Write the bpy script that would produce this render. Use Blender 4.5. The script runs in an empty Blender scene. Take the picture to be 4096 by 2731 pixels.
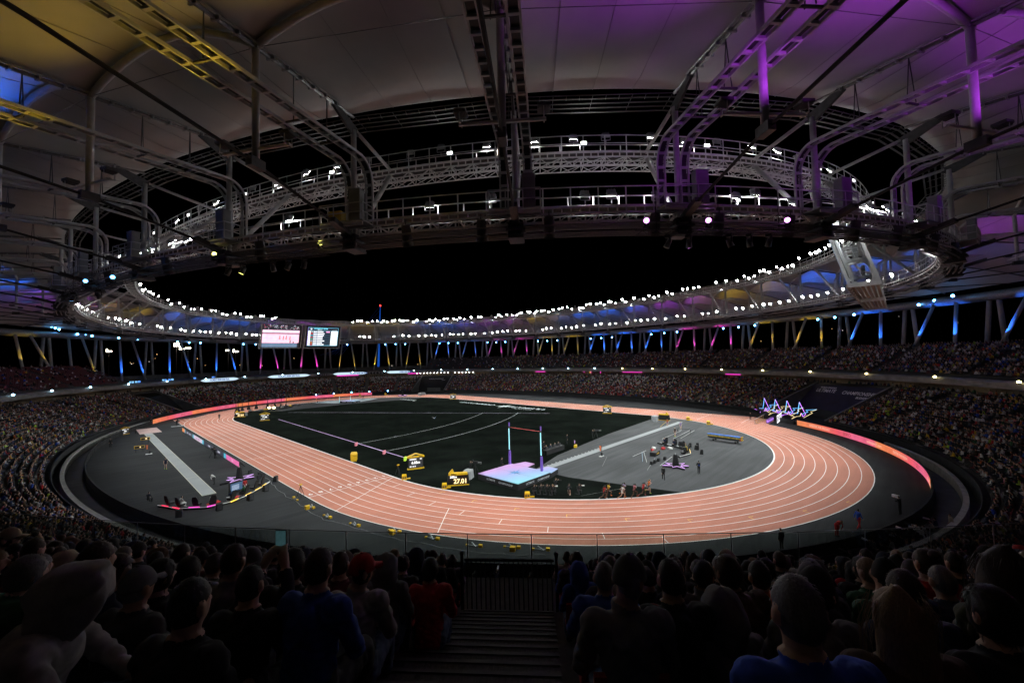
import bpy, math, random
import numpy as np
from mathutils import Matrix, Vector
random.seed(7)
rng = np.random.default_rng(7)
R = math.radians
sc = bpy.context.scene
col = sc.collection

# ---------------------------------------------------------------- camera
CAM = (-66.2461, -92.4011, 16.1629)
YAW, PITCH, ROLL, FPX = 0.813456, 0.038206, -0.024165, 1627.96
def cam_axes():
    cy, sy, cp, sp = math.cos(YAW), math.sin(YAW), math.cos(PITCH), math.sin(PITCH)
    f = np.array([sy*cp, cy*cp, sp]); r = np.array([cy, -sy, 0.0]); u = np.cross(r, f)
    cr, sr = math.cos(ROLL), math.sin(ROLL)
    return cr*r + sr*u, -sr*r + cr*u, f
CR, CU, CF = cam_axes()
cd = bpy.data.cameras.new('camera'); co = bpy.data.objects.new('camera', cd); col.objects.link(co)
cd.sensor_width = 36.0; cd.lens = FPX/4096*36.0; cd.clip_start = 0.05; cd.clip_end = 4000
M = Matrix.Identity(4)
for i in range(3):
    M[i][0] = CR[i]; M[i][1] = CU[i]; M[i][2] = -CF[i]; M[i][3] = CAM[i]
co.matrix_world = M
sc.camera = co

# ---------------------------------------------------------------- night sky
w = bpy.data.worlds.new('World'); sc.world = w; w.use_nodes = True
nt = w.node_tree; nt.nodes.clear()
sk = nt.nodes.new('ShaderNodeTexSky'); sk.sky_type = 'NISHITA'; sk.sun_disc = False
sk.sun_elevation = R(-9); sk.sun_rotation = R(200)
bg = nt.nodes.new('ShaderNodeBackground'); bg.inputs['Strength'].default_value = 0.05
wo = nt.nodes.new('ShaderNodeOutputWorld')
nt.links.new(sk.outputs[0], bg.inputs[0]); nt.links.new(bg.outputs[0], wo.inputs[0])

# ---------------------------------------------------------------- exposure and sampling
sc.view_settings.view_transform = 'Standard'; sc.view_settings.look = 'None'
sc.view_settings.exposure = 0.0; sc.view_settings.gamma = 1.0
sc.view_settings.use_curve_mapping = False
cy_ = sc.cycles
cy_.use_denoising = True
try: cy_.denoiser = 'OPENIMAGEDENOISE'
except Exception: pass
cy_.use_light_tree = True
cy_.max_bounces = 5; cy_.diffuse_bounces = 3; cy_.glossy_bounces = 2; cy_.transmission_bounces = 4
cy_.transparent_max_bounces = 12
cy_.sample_clamp_indirect = 4.0
cy_.caustics_reflective = False; cy_.caustics_refractive = False
FLOOD_W = 13600.0        # watts of one floodlight bank
LENS_E = 125.0           # glow of a floodlight lens

# pixel of the 4096 px photograph -> point on the level z
def G(x, y, z=0.0):
    a = (x - 2048)/FPX; b = -(y - 1365.5)/FPX
    d = a*CR + b*CU + CF
    t = (z - CAM[2])/d[2]
    return np.array([CAM[0]+t*d[0], CAM[1]+t*d[1], z])
def Gd(x, y, dist):
    """point at a depth (metres along the view axis)"""
    a = (x - 2048)/FPX; b = -(y - 1365.5)/FPX
    d = a*CR + b*CU + CF
    return np.array(CAM) + dist*d
# ---------------------------------------------------------------- helpers
def V(*a): return np.array(a, float)
def unit(v):
    v = np.asarray(v, float); n = np.linalg.norm(v)
    return v/n if n > 1e-12 else v
class MB:
    def __init__(s): s.v = []; s.f = []; s.m = []
    def add(s, vs, fs, mi=0):
        b = len(s.v); s.v.extend([tuple(map(float, p)) for p in vs])
        s.f.extend([tuple(b+i for i in f) for f in fs]); s.m.extend([mi]*len(fs)); return s
    def box(s, c, d, rz=0.0, mi=0, ax=None):
        c = np.asarray(c, float)
        if ax is None:
            cs, sn = math.cos(rz), math.sin(rz); ax = (V(cs, sn, 0), V(-sn, cs, 0), V(0, 0, 1))
        p = []
        for k in (-.5, .5):
            for a, b in ((-.5, -.5), (.5, -.5), (.5, .5), (-.5, .5)):
                p.append(c + ax[0]*d[0]*a + ax[1]*d[1]*b + ax[2]*d[2]*k)
        return s.add(p, [(3,2,1,0), (4,5,6,7), (0,1,5,4), (1,2,6,5), (2,3,7,6), (3,0,4,7)], mi)
    def bar(s, p, q, w, h=None, mi=0, up=(0, 0, 1)):
        p = np.asarray(p, float); q = np.asarray(q, float); h = w if h is None else h
        a = unit(q-p); b = np.cross(up, a)
        if np.linalg.norm(b) < 1e-6: b = V(1, 0, 0)
        b = unit(b); c = np.cross(a, b)
        return s.box((p+q)/2, (np.linalg.norm(q-p), w, h), ax=(a, b, c), mi=mi)
    def tube(s, p, q, r, r2=None, n=8, mi=0, cap=True):
        p = np.asarray(p, float); q = np.asarray(q, float); r2 = r if r2 is None else r2
        a = unit(q-p); b = np.cross(a, (0, 0, 1))
        if np.linalg.norm(b) < 1e-6: b = V(1, 0, 0)
        b = unit(b); c = np.cross(a, b)
        vs = []; fs = []
        for k, (o, rr) in enumerate(((p, r), (q, r2))):
            for i in range(n):
                t = 2*math.pi*i/n; vs.append(o + rr*(math.cos(t)*b + math.sin(t)*c))
        for i in range(n): fs.append((i, (i+1) % n, n+(i+1) % n, n+i))
        if cap: fs += [tuple(range(n-1, -1, -1)), tuple(range(n, 2*n))]
        return s.add(vs, fs, mi)
    def pipe(s, pts, r, n=6, mi=0, closed=False):
        pts = [np.asarray(p, float) for p in pts]; N = len(pts); vs = []; fs = []
        for i, p in enumerate(pts):
            a = unit((pts[(i+1) % N] if (closed or i < N-1) else p) - (pts[i-1] if (closed or i > 0) else p))
            b = np.cross(a, (0, 0, 1))
            if np.linalg.norm(b) < 1e-3: b = V(1, 0, 0) if i == 0 else b_
            b = unit(b); b_ = b; c = np.cross(a, b)
            for k in range(n):
                t = 2*math.pi*k/n; vs.append(p + r*(math.cos(t)*b + math.sin(t)*c))
        for i in range(N if closed else N-1):
            j = (i+1) % N
            for k in range(n): fs.append((i*n+k, i*n+(k+1) % n, j*n+(k+1) % n, j*n+k))
        if not closed: fs += [tuple(range(n-1, -1, -1)), tuple((N-1)*n+k for k in range(n))]
        return s.add(vs, fs, mi)
    def sweep(s, rows, mi=0, closed=True, loop=False):
        """rows: list of point lists (cross sections); skins them"""
        n = len(rows[0]); vs = [p for r in rows for p in r]; fs = []
        K = len(rows)
        for i in range(K if loop else K-1):
            j = (i+1) % K
            for k in range(n if closed else n-1):
                k2 = (k+1) % n; fs.append((i*n+k, i*n+k2, j*n+k2, j*n+k))
        if closed and not loop: fs += [tuple(range(n-1, -1, -1)), tuple((K-1)*n+k for k in range(n))]
        return s.add(vs, fs, mi)
    def prism(s, poly, z0, z1, mi=0):
        n = len(poly); vs = [(p[0], p[1], z0) for p in poly] + [(p[0], p[1], z1) for p in poly]
        fs = [tuple(range(n-1, -1, -1)), tuple(range(n, 2*n))] + [(i, (i+1) % n, n+(i+1) % n, n+i) for i in range(n)]
        return s.add(vs, fs, mi)
    def ell(s, c, r, nu=10, nv=6, mi=0, ax=None):
        c = np.asarray(c, float); r = (r, r, r) if np.isscalar(r) else r
        ax = ax or (V(1, 0, 0), V(0, 1, 0), V(0, 0, 1)); vs = []; fs = []
        for j in range(1, nv):
            ph = math.pi*j/nv
            for i in range(nu):
                t = 2*math.pi*i/nu
                vs.append(c + ax[0]*r[0]*math.sin(ph)*math.cos(t) + ax[1]*r[1]*math.sin(ph)*math.sin(t) + ax[2]*r[2]*math.cos(ph))
        T = len(vs); vs += [c + ax[2]*r[2], c - ax[2]*r[2]]
        for j in range(nv-2):
            for i in range(nu): fs.append((j*nu+i, (j+1)*nu+i, (j+1)*nu+(i+1) % nu, j*nu+(i+1) % nu))
        for i in range(nu):
            fs.append((T, i, (i+1) % nu)); b = (nv-2)*nu; fs.append((T+1, b+(i+1) % nu, b+i))
        return s.add(vs, fs, mi)
    def mesh(s, name, mats, smooth=False):
        me = bpy.data.meshes.new(name); me.from_pydata(s.v, [], s.f)
        if not isinstance(mats, (list, tuple)): mats = [mats]
        for m in mats: me.materials.append(m)
        if len(mats) > 1: me.polygons.foreach_set('material_index', s.m)
        if smooth: me.polygons.foreach_set('use_smooth', [True]*len(s.f))
        me.update(); return me
    def build(s, name, mats, parent=None, smooth=False, loc=None, rz=0):
        return link(name, s.mesh(name, mats, smooth), parent, loc, rz)
def link(name, me, parent=None, loc=None, rz=0):
    o = bpy.data.objects.new(name, me); col.objects.link(o)
    if parent is not None: o.parent = parent
    if loc is not None: o.location = loc
    if rz: o.rotation_euler = (0, 0, rz)
    return o
def tag(o, label=None, cat=None, group=None, kind=None):
    if label: o['label'] = label
    if cat: o['category'] = cat
    if group: o['group'] = group
    if kind: o['kind'] = kind
    return o
def thing(name, label, cat, loc=(0, 0, 0), rz=0, group=None):
    o = bpy.data.objects.new(name, None); col.objects.link(o); o.empty_display_size = .2
    o.location = loc; o.rotation_euler = (0, 0, rz)
    return tag(o, label, cat, group)
def struct(o): o['kind'] = 'structure'; return o
def copy_tree(o, parent=None):
    c = o.copy(); col.objects.link(c); c.parent = parent
    for ch in o.children: copy_tree(ch, c)
    return c
def spot(name, parent, loc, target, power, color=(1, 1, 1), size=60, blend=.5, radius=.3):
    l = bpy.data.lights.new(name, 'SPOT'); l.energy = power; l.color = color
    l.spot_size = R(size); l.spot_blend = blend; l.shadow_soft_size = radius
    o = bpy.data.objects.new(name, l); col.objects.link(o)
    o.rotation_euler = (Vector(target)-Vector(loc)).to_track_quat('-Z', 'Y').to_euler()
    o.location = loc
    if parent is not None: o.parent = parent
    return o

# ---------------------------------------------------------------- materials (procedural)
MATS = {}
def mat(name, c, rough=.6, metal=0.0, noise=.25, scale=3.0, emit=None, es=0.0, spec=None, bump=0.0, alpha=None, coat=0.0):
    if name in MATS: return MATS[name]
    m = bpy.data.materials.new(name); m.use_nodes = True; n = m.node_tree; b = n.nodes['Principled BSDF']
    b.inputs['Roughness'].default_value = rough; b.inputs['Metallic'].default_value = metal
    if spec is not None: b.inputs['Specular IOR Level'].default_value = spec
    if coat: b.inputs['Coat Weight'].default_value = coat
    tc = n.nodes.new('ShaderNodeTexCoord')
    if noise > 0:
        no = n.nodes.new('ShaderNodeTexNoise'); no.inputs['Scale'].default_value = scale; no.inputs['Detail'].default_value = 5
        n.links.new(tc.outputs['Object'], no.inputs['Vector'])
        mr = n.nodes.new('ShaderNodeMapRange'); mr.inputs['From Min'].default_value = .3; mr.inputs['From Max'].default_value = .7
        mr.inputs['To Min'].default_value = 1-noise; mr.inputs['To Max'].default_value = 1+noise
        n.links.new(no.outputs['Fac'], mr.inputs['Value'])
        mx = n.nodes.new('ShaderNodeVectorMath'); mx.operation = 'SCALE'; mx.inputs[0].default_value = c
        n.links.new(mr.outputs[0], mx.inputs['Scale']); n.links.new(mx.outputs[0], b.inputs['Base Color'])
        if bump:
            bu = n.nodes.new('ShaderNodeBump'); bu.inputs['Strength'].default_value = bump; bu.inputs['Distance'].default_value = .02
            n.links.new(no.outputs['Fac'], bu.inputs['Height']); n.links.new(bu.outputs[0], b.inputs['Normal'])
    else:
        b.inputs['Base Color'].default_value = (*c, 1)
    if emit is not None:
        b.inputs['Emission Color'].default_value = (*emit, 1); b.inputs['Emission Strength'].default_value = es
    if alpha is not None: b.inputs['Alpha'].default_value = alpha
    MATS[name] = m; return m
def glow(name, c, s): return mat(name, (.02, .02, .02), .5, 0, 0, emit=c, es=s)
WHITE_STEEL = mat('white_painted_steel', (.46, .47, .48), .38, .0, .12, 2.0)
GREY_STEEL = mat('grey_galvanised_steel', (.30, .31, .32), .45, .5, .2, 3.0)
DARK_STEEL = mat('dark_steel', (.06, .06, .065), .5, .3, .25, 3.0)
BLACK = mat('matt_black', (.012, .012, .013), .7, 0, .3, 4.0)
CABLE = mat('cable_grey', (.16, .16, .165), .4, .6, .2, 5.0)
BRIGHT_CABLE = mat('zinc_cable', (.22, .225, .23), .35, .4, .1, 5.0)
CONCRETE = mat('concrete', (.24, .235, .225), .85, 0, .22, .8, bump=.2)
DARK_CONC = mat('dark_concrete', (.085, .083, .08), .85, 0, .25, .6, bump=.2)
BLACK_CLOTH = mat('black_cloth', (.012, .012, .013), .9, 0, .35, 1.5)
YELLOW = mat('yellow_paint', (.75, .46, .015), .45, 0, .1, 3.0)
WHITE = mat('white_paint', (.75, .75, .74), .5, 0, .08, 5.0)
RED_SEAT = mat('red_plastic', (.42, .035, .03), .4, 0, .12, 6.0)
WHITE_SEAT = mat('white_plastic', (.62, .62, .6), .4, 0, .1, 6.0)

# ---------------------------------------------------------------- the stadium oval
OA, OB, ON = 68.6, 97.5, 2.05
def _oval(th, a, b, n):
    c, s = np.cos(th), np.sin(th)
    r = (np.abs(c/a)**n + np.abs(s/b)**n)**(-1/n)
    return np.stack([r*c, r*s], -1)
_TH = np.linspace(0, 2*math.pi, 14401)
_OP = _oval(_TH, OA, OB, ON)
_OS = np.concatenate([[0], np.cumsum(np.hypot(*np.diff(_OP, axis=0).T))])
PER = _OS[-1]
def th_of(s): return np.interp(np.mod(s, PER), _OS, _TH)
def s_of(th): return np.interp(np.mod(th, 2*math.pi), _TH, _OS)
def base(s):
    s = np.asarray(s, float); t = th_of(s); e = 1e-3
    p = _oval(t, OA, OB, ON); T = _oval(t+e, OA, OB, ON) - _oval(t-e, OA, OB, ON)
    T /= np.linalg.norm(T, axis=-1, keepdims=True)
    return p, np.stack([T[..., 1], -T[..., 0]], -1), T
def ov(s, d, z):
    p, n, T = base(s); q = p + n*d
    return V(q[0], q[1], z)
def nrm(s): p, n, T = base(s); return V(n[0], n[1], 0)
def tan_(s): p, n, T = base(s); return V(T[0], T[1], 0)
def dup_ring(s):
    """offset of the upper ring from the oval at s"""
    t = th_of(s); return -float(np.linalg.norm(_oval(t, OA, OB, ON)) - np.linalg.norm(_oval(t, 60.5, 90.0, 2.28)))*.985
FR = [306.6, 318.7, 330.7, 342.7, 353.9, 364.8] + [(375.7 + k*(PER+306.6-375.7)/40) % PER for k in range(40)]
NF = len(FR)
def bay(i):
    """start and end arc length of bay i (end > start)"""
    a = FR[i]; b = FR[(i+1) % NF]
    if b < a: b += PER
    return a, b
HUES = {'blue': (.02, .16, 1.0), 'yellow': (1.0, .62, .03), 'magenta': (1.0, .05, .6), 'violet': (.55, .06, .95)}
def hue_at(th_deg):
    t = th_deg % 360
    for lo, hi, c in ((7, 26, 'yellow'), (26, 44, 'magenta'), (44, 60, 'blue'), (60, 80, 'yellow'), (80, 97, 'magenta'), (97, 113, 'blue'),
                      (113, 128, 'yellow'), (128, 145, 'magenta'), (145, 165, 'blue'), (165, 185, 'yellow'), (185, 205, 'magenta'), (205, 218, 'blue'),
                      (218, 234, 'yellow'), (241, 262, 'magenta'), (262, 276, 'blue'), (276, 290, 'magenta'), (290, 307, 'blue'), (307, 324, 'yellow'), (324, 344, 'magenta')):
        if lo <= t < hi: return c
    return 'blue' if (t >= 344 or t < 7) else None
# ================================================================ people
CLOTH = {}
def cloth(nm, c, rough=.85): return mat('cloth_'+nm, c, rough, 0, .18, 18.0, bump=.15)
C_ = {'black': (.012, .012, .014), 'navy': (.012, .018, .05), 'charcoal': (.035, .035, .038), 'grey': (.13, .13, .135), 'pale grey': (.34, .33, .32),
      'white': (.62, .62, .6), 'red': (.45, .02, .02), 'blue': (.015, .06, .32), 'royal blue': (.02, .08, .5), 'green': (.03, .12, .05), 'brown': (.08, .045, .025),
      'beige': (.36, .29, .2), 'orange': (.6, .14, .02), 'yellow': (.62, .42, .03), 'olive': (.05, .055, .03), 'maroon': (.12, .012, .02), 'denim': (.05, .08, .15),
      'pink': (.5, .16, .2), 'lime': (.45, .7, .05), 'lilac': (.3, .22, .42)}
for k, v in C_.items(): CLOTH[k] = cloth(k.replace(' ', '_'), v)
SKINS = [mat('skin_light', (.52, .32, .23), .55, 0, .08, 9.0), mat('skin_tan', (.36, .2, .13), .55, 0, .08, 9.0), mat('skin_dark', (.10, .05, .03), .5, 0, .08, 9.0)]
def hair_mat(name, c):
    m = mat(name, c, .55, 0, .35, 1.0, bump=.5); n = m.node_tree; no = [q for q in n.nodes if q.type == 'TEX_NOISE'][0]; tc = [q for q in n.nodes if q.type == 'TEX_COORD'][0]
    mp = n.nodes.new('ShaderNodeMapping'); mp.inputs['Scale'].default_value = (160, 160, 14); n.links.new(tc.outputs['Object'], mp.inputs['Vector']); n.links.new(mp.outputs[0], no.inputs['Vector'])
    bu = [q for q in n.nodes if q.type == 'BUMP'][0]; bu.inputs['Distance'].default_value = .002
    return m
HAIRS = {'black': hair_mat('hair_black', (.010, .009, .008)), 'brown': hair_mat('hair_brown', (.035, .02, .012)), 'grey': hair_mat('hair_grey', (.16, .16, .16)), 'fair': hair_mat('hair_fair', (.24, .155, .075))}
SKIN, TOP, BOT, SHOE, HAIR = 0, 1, 2, 3, 4
def capsule(b, p, q, r1, r2):
    p = np.asarray(p, float); q = np.asarray(q, float)
    b.tube(p, q, r1, r2, 12); b.ell(p, r1, 12, 8); b.ell(q, r2, 12, 8)
def grow(name, prims, voxel, faces=None, smooth=4, folds=0.0):
    """one continuous skin grown over the limb volumes; every face takes the region of the limb it covers"""
    b = MB()
    for pr in prims:
        if pr[0] == 'c': capsule(b, *pr[1:5])
        else: b.ell(pr[1], pr[2], 14, 10)
    me = b.mesh('tmp', BLACK); o = bpy.data.objects.new('tmp', me); col.objects.link(o)
    m = o.modifiers.new('r', 'REMESH'); m.mode = 'VOXEL'; m.voxel_size = voxel
    m = o.modifiers.new('s', 'SMOOTH'); m.iterations = smooth; m.factor = .5
    if faces:
        m = o.modifiers.new('d', 'DECIMATE'); m.ratio = 1.0
    dg = bpy.context.evaluated_depsgraph_get(); dg.update()
    if faces:
        n0 = len(o.evaluated_get(dg).to_mesh().polygons)*2; m.ratio = min(1.0, faces/max(n0, 1)); dg.update()
    out = bpy.data.meshes.new_from_object(o.evaluated_get(dg)); out.name = name
    bpy.data.objects.remove(o)
    out.materials.clear()
    for k in range(5): out.materials.append(BLACK)
    n = len(out.polygons); c = np.empty(n*3); out.polygons.foreach_get('center', c); c = c.reshape(-1, 3)
    best = np.full(n, 1e9); reg = np.zeros(n, int)
    for pr in prims:
        if pr[0] == 'c':
            p, q, r1, r2 = map(np.asarray, pr[1:5]); R_ = pr[5]; d = q-p; t = np.clip(((c-p)@d)/max(d@d, 1e-9), 0, 1)
            dist = np.linalg.norm(c-(p+t[:, None]*d), axis=1) - (r1+(r2-r1)*t)
            rr = np.where(t < R_[2], R_[0], R_[1]) if isinstance(R_, tuple) else np.full(n, R_)
        else:
            rad = np.asarray(pr[2] if not np.isscalar(pr[2]) else (pr[2],)*3); e = (c-np.asarray(pr[1]))/rad; l = np.linalg.norm(e, axis=1)
            dist = (l-1)*rad.min(); R_ = pr[3]; rr = np.full(n, R_)
            if R_ == HAIR: rr = np.where((e[:, 2] > .35) | (e[:, 1] < -.1), HAIR, SKIN)
        k = dist < best; best[k] = dist[k]; reg[k] = rr[k]
    if folds:
        from mathutils import noise as mn_
        nv = len(out.vertices); co_ = np.empty(nv*3); out.vertices.foreach_get('co', co_); co_ = co_.reshape(-1, 3); no_ = np.empty(nv*3); out.vertices.foreach_get('normal', no_); no_ = no_.reshape(-1, 3)
        isc = np.zeros(nv, bool)
        for p_ in out.polygons:
            if reg[p_.index] in (TOP, BOT): isc[list(p_.vertices)] = True
        for k in np.where(isc)[0]:
            x, y, z = co_[k]; w2 = mn_.noise((x*7, y*7, z*7)); f_ = math.sin(26*z+9*x+14*w2)*.5+mn_.noise((x*15+3, y*15, z*24))*.9
            co_[k] += no_[k]*(.012+folds*f_)
        out.vertices.foreach_set('co', co_.ravel())
    out.polygons.foreach_set('material_index', reg); out.polygons.foreach_set('use_smooth', [True]*n); out.update()
    return out
def figure(j, w_=1.0, sleeves=1.0, legs=1.0, hands=False, head=True, coat=0.0):
    """limb volumes from joints; sleeves / legs = share of the limb that is clothed"""
    P_ = {k: np.asarray(v, float) for k, v in j.items()}; pr = []
    c = P_['chest']; pe = P_['pel']; nk = P_['neck']; hd = P_['head']
    pr.append(('c', pe, pe*.45+c*.55, .14*w_, .135*w_, TOP)); pr.append(('c', pe*.4+c*.6, c, .135*w_, .15*w_, TOP))
    for s in 'LR':
        pr.append(('c', c, P_[s+'sh'], .12*w_, .075*w_, TOP)); pr.append(('c', c*.55+pe*.45, P_[s+'hip']*.6+pe*.4, .11*w_, .12*w_, TOP if coat else BOT))
    pr.append(('c', nk-(0, 0, .06), nk*.4+hd*.6, .068, .058, SKIN)); pr.append(('c', c, nk-(0, 0, .03), .11, .07, TOP))
    if head:
        pr.append(('e', hd, (.078, .096, .118), HAIR)); f = P_.get('face', V(0, 1, 0)); pr.append(('e', hd+f*.028-V(0, 0, .055), (.055, .062, .062), SKIN))
        pr.append(('c', hd+f*.085-V(0, 0, .0), hd+f*.108-V(0, 0, .03), .012, .016, SKIN))
        sd = np.cross(f, (0, 0, 1))
        for e in (-1, 1): pr.append(('e', hd+sd*.083*e-f*.008-V(0, 0, .012), (.017, .024, .036), SKIN))
    for s in 'LR':
        sl = sleeves; sh, el, ha = P_[s+'sh'], P_[s+'el'], P_[s+'ha']
        pr.append(('c', sh, el, .056*w_, .043*w_, (TOP, SKIN, min(1.01, sl*2) if sl < 1 else 2))); pr.append(('c', el, ha, .042*w_, .030, (TOP, SKIN, (sl*2-1)*.93 if sl >= .5 else -1)))
        a = unit(ha-el); pr.append(('c', ha, ha+a*.075, .033, .036, SKIN))
        if hands:
            up = np.cross(a, (1, 0, 0)); up = unit(up) if np.linalg.norm(up) > .1 else V(0, 0, 1); sd2 = np.cross(a, up)
            for k, ln in enumerate((.07, .08, .075, .06)):
                q = ha+a*.085+sd2*(.018*(k-1.5)); k1 = q+a*ln*.55+up*.012; pr.append(('c', q, k1, .0095, .009, SKIN)); pr.append(('c', k1, k1+a*ln*.4+up*.03, .009, .0075, SKIN))
            q = ha+a*.03+sd2*.035; pr.append(('c', q, q+a*.035+sd2*.02+up*.02, .011, .0095, SKIN)); pr.append(('c', q+a*.035+sd2*.02+up*.02, q+a*.065+sd2*.012+up*.03, .0095, .008, SKIN))
        else: pr.append(('e', ha+a*.10, (.036, .036, .03), SKIN))
        hp, kn, an, to = P_[s+'hip'], P_[s+'kn'], P_[s+'an'], P_[s+'to']
        pr.append(('c', hp, kn, .088*w_, .062*w_, (BOT, SKIN, legs*2 if legs < .5 else 2))); pr.append(('c', kn, kn*.6+an*.4, .058*w_, .06*w_, BOT if legs >= 1 else SKIN)); pr.append(('c', kn*.6+an*.4, an, .06*w_, .042, BOT if legs >= 1 else SKIN))
        pr.append(('c', an-(0, 0, .02), to, .045, .038, SHOE))
    return pr
def J(**k): return k
SEAT = J(pel=(0, -.05, .52), chest=(0, .02, .92), neck=(0, .05, 1.1), head=(0, .075, 1.235), Lsh=(-.17, .03, 1.0), Rsh=(.17, .03, 1.0), Lel=(-.25, .1, .73), Rel=(.25, .1, .73),
         Lha=(-.1, .3, .66), Rha=(.1, .3, .66), Lhip=(-.09, 0, .5), Rhip=(.09, 0, .5), Lkn=(-.11, .42, .5), Rkn=(.11, .42, .5), Lan=(-.1, .4, .1), Ran=(.1, .4, .1), Lto=(-.1, .53, .045), Rto=(.1, .53, .045))
STAND = J(pel=(0, 0, .96), chest=(0, .01, 1.32), neck=(0, .02, 1.5), head=(0, .045, 1.64), Lsh=(-.17, 0, 1.42), Rsh=(.17, 0, 1.42), Lel=(-.23, -.02, 1.13), Rel=(.23, -.02, 1.13),
          Lha=(-.22, .06, .87), Rha=(.22, .06, .87), Lhip=(-.09, 0, .92), Rhip=(.09, 0, .92), Lkn=(-.1, .02, .5), Rkn=(.1, .02, .5), Lan=(-.1, -.02, .09), Ran=(.1, -.02, .09), Lto=(-.11, .13, .045), Rto=(.11, .13, .045))
def var(base_, **k): d = dict(base_); d.update(k); return d
FILM = var(STAND, Lel=(-.24, .16, 1.2), Rel=(.24, .16, 1.2), Lha=(-.08, .3, 1.5), Rha=(.08, .3, 1.5))
BACK = var(STAND, Lel=(-.25, -.12, 1.15), Rel=(.25, -.12, 1.15), Lha=(-.05, -.15, .95), Rha=(.05, -.15, .95))
WALK = var(STAND, Lkn=(-.09, .2, .52), Lan=(-.09, .24, .12), Lto=(-.09, .38, .07), Rkn=(.09, -.02, .5), Ran=(.09, -.28, .16), Rto=(.09, -.18, .06), Lha=(-.2, -.16, .9), Rha=(.2, .22, .92), Lel=(-.23, -.12, 1.15), Rel=(.23, .06, 1.14))
STOOP = var(STAND, chest=(0, .24, 1.22), neck=(0, .38, 1.34), head=(0, .47, 1.4), Lsh=(-.17, .3, 1.28), Rsh=(.17, .3, 1.28), Lel=(-.2, .38, .98), Rel=(.2, .38, .98), Lha=(-.13, .3, .72), Rha=(.13, .3, .72))
KNEEL = J(pel=(0, 0, .5), chest=(0, .06, .86), neck=(0, .1, 1.04), head=(0, .13, 1.17), Lsh=(-.17, .06, .95), Rsh=(.17, .06, .95), Lel=(-.25, .24, .78), Rel=(.25, .24, .78), Lha=(-.07, .36, 1.05), Rha=(.07, .36, 1.05),
          Lhip=(-.09, 0, .48), Rhip=(.1, 0, .48), Lkn=(-.13, .34, .48), Rkn=(.12, .1, .06), Lan=(-.13, .34, .09), Ran=(.12, -.32, .08), Lto=(-.13, .48, .045), Rto=(.12, -.4, .1))
RUN1 = J(pel=(0, 0, .98), chest=(0, .1, 1.32), neck=(0, .14, 1.5), head=(0, .18, 1.63), Lsh=(-.16, .08, 1.42), Rsh=(.16, .12, 1.42), Lel=(-.24, -.16, 1.22), Rel=(.22, .02, 1.14), Lha=(-.2, -.02, 1.05), Rha=(.12, .28, 1.28),
         Lhip=(-.08, 0, .94), Rhip=(.08, 0, .94), Lkn=(-.08, .36, .72), Rkn=(.08, -.16, .56), Lan=(-.08, .24, .32), Ran=(.08, -.52, .42), Lto=(-.08, .38, .26), Rto=(.08, -.6, .32))
RUN2 = var(RUN1, Lel=(-.24, .04, 1.15), Lha=(-.12, .3, 1.28), Rel=(.24, -.16, 1.22), Rha=(.2, -.02, 1.04), Lkn=(-.08, -.04, .52), Lan=(-.08, -.34, .14), Lto=(-.08, -.24, .05), Rkn=(.08, .38, .76), Ran=(.08, .3, .36), Rto=(.08, .44, .33))
RUN3 = var(RUN1, Lkn=(-.08, .26, .56), Lan=(-.08, .2, .12), Lto=(-.08, .34, .07), Rkn=(.08, .02, .54), Ran=(.08, -.42, .6), Rto=(.08, -.5, .5))
SLOUCH = var(SEAT, chest=(0, .1, .9), neck=(0, .17, 1.06), head=(0, .22, 1.18), Lsh=(-.18, .12, .98), Rsh=(.18, .12, .98), Lel=(-.27, .26, .72), Rel=(.27, .26, .72), Lha=(-.08, .46, .62), Rha=(.08, .46, .62))
PHONE = var(SEAT, Lel=(-.26, .16, .82), Rel=(.26, .16, .82), Lha=(-.08, .36, 1.22), Rha=(.08, .36, 1.22))
TURN = var(SEAT, head=(.03, .07, 1.235), face=(.75, .66, 0))
BODY = {}
def body(kind, **kw):
    key = (kind, tuple(sorted(kw.items())))
    if key not in BODY:
        pose, vox, faces, opt = {
            'stand': (STAND, .026, 1700, {}), 'film': (FILM, .026, 1700, {}), 'back': (BACK, .026, 1700, {}), 'walk': (WALK, .026, 1700, {}), 'stoop': (STOOP, .026, 1700, {}),
            'kneel': (KNEEL, .026, 1700, {}), 'sit': (SEAT, .026, 1500, {}), 'sit_phone': (PHONE, .026, 1500, {}),
            'athlete': (WALK, .022, 2200, dict(w_=.86, sleeves=.05, legs=.16)), 'athlete_stand': (STAND, .022, 2200, dict(w_=.88, sleeves=.3, legs=.18)),
            'run1': (RUN1, .020, 2600, dict(w_=.82, sleeves=.05, legs=.14)), 'run2': (RUN2, .020, 2600, dict(w_=.82, sleeves=.05, legs=.14)), 'run3': (RUN3, .020, 2600, dict(w_=.82, sleeves=.05, legs=.14)),
            'near': (SEAT, .015, None, dict(w_=1.08, hands=True)), 'near_slouch': (SLOUCH, .015, None, dict(w_=1.1, hands=True)), 'near_turn': (TURN, .015, None, dict(w_=1.05, hands=True)), 'near_phone': (PHONE, .013, None, dict(w_=1.05, hands=True))}[kind]
        BODY[key] = grow('body', figure(pose, **opt), vox, faces, folds=.010 if kind.startswith('near') else 0.0)
    return BODY[key]
def person(kind, label, loc, face, skin, top, bot, shoe, hair, group=None, scale=1.0):
    """a standing or seated figure; face = heading in radians (0 looks along +Y)"""
    t = thing('person', label, 'person', tuple(map(float, loc)), face, group); t.scale = (scale,)*3
    o = link('body', body(kind), t)
    for k, m in enumerate((skin, top, bot, shoe, hair)):
        o.material_slots[k].link = 'OBJECT'; o.material_slots[k].material = m
    return t
def heading(p, q): return math.atan2(-(q[0]-p[0]), q[1]-p[1])
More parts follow.
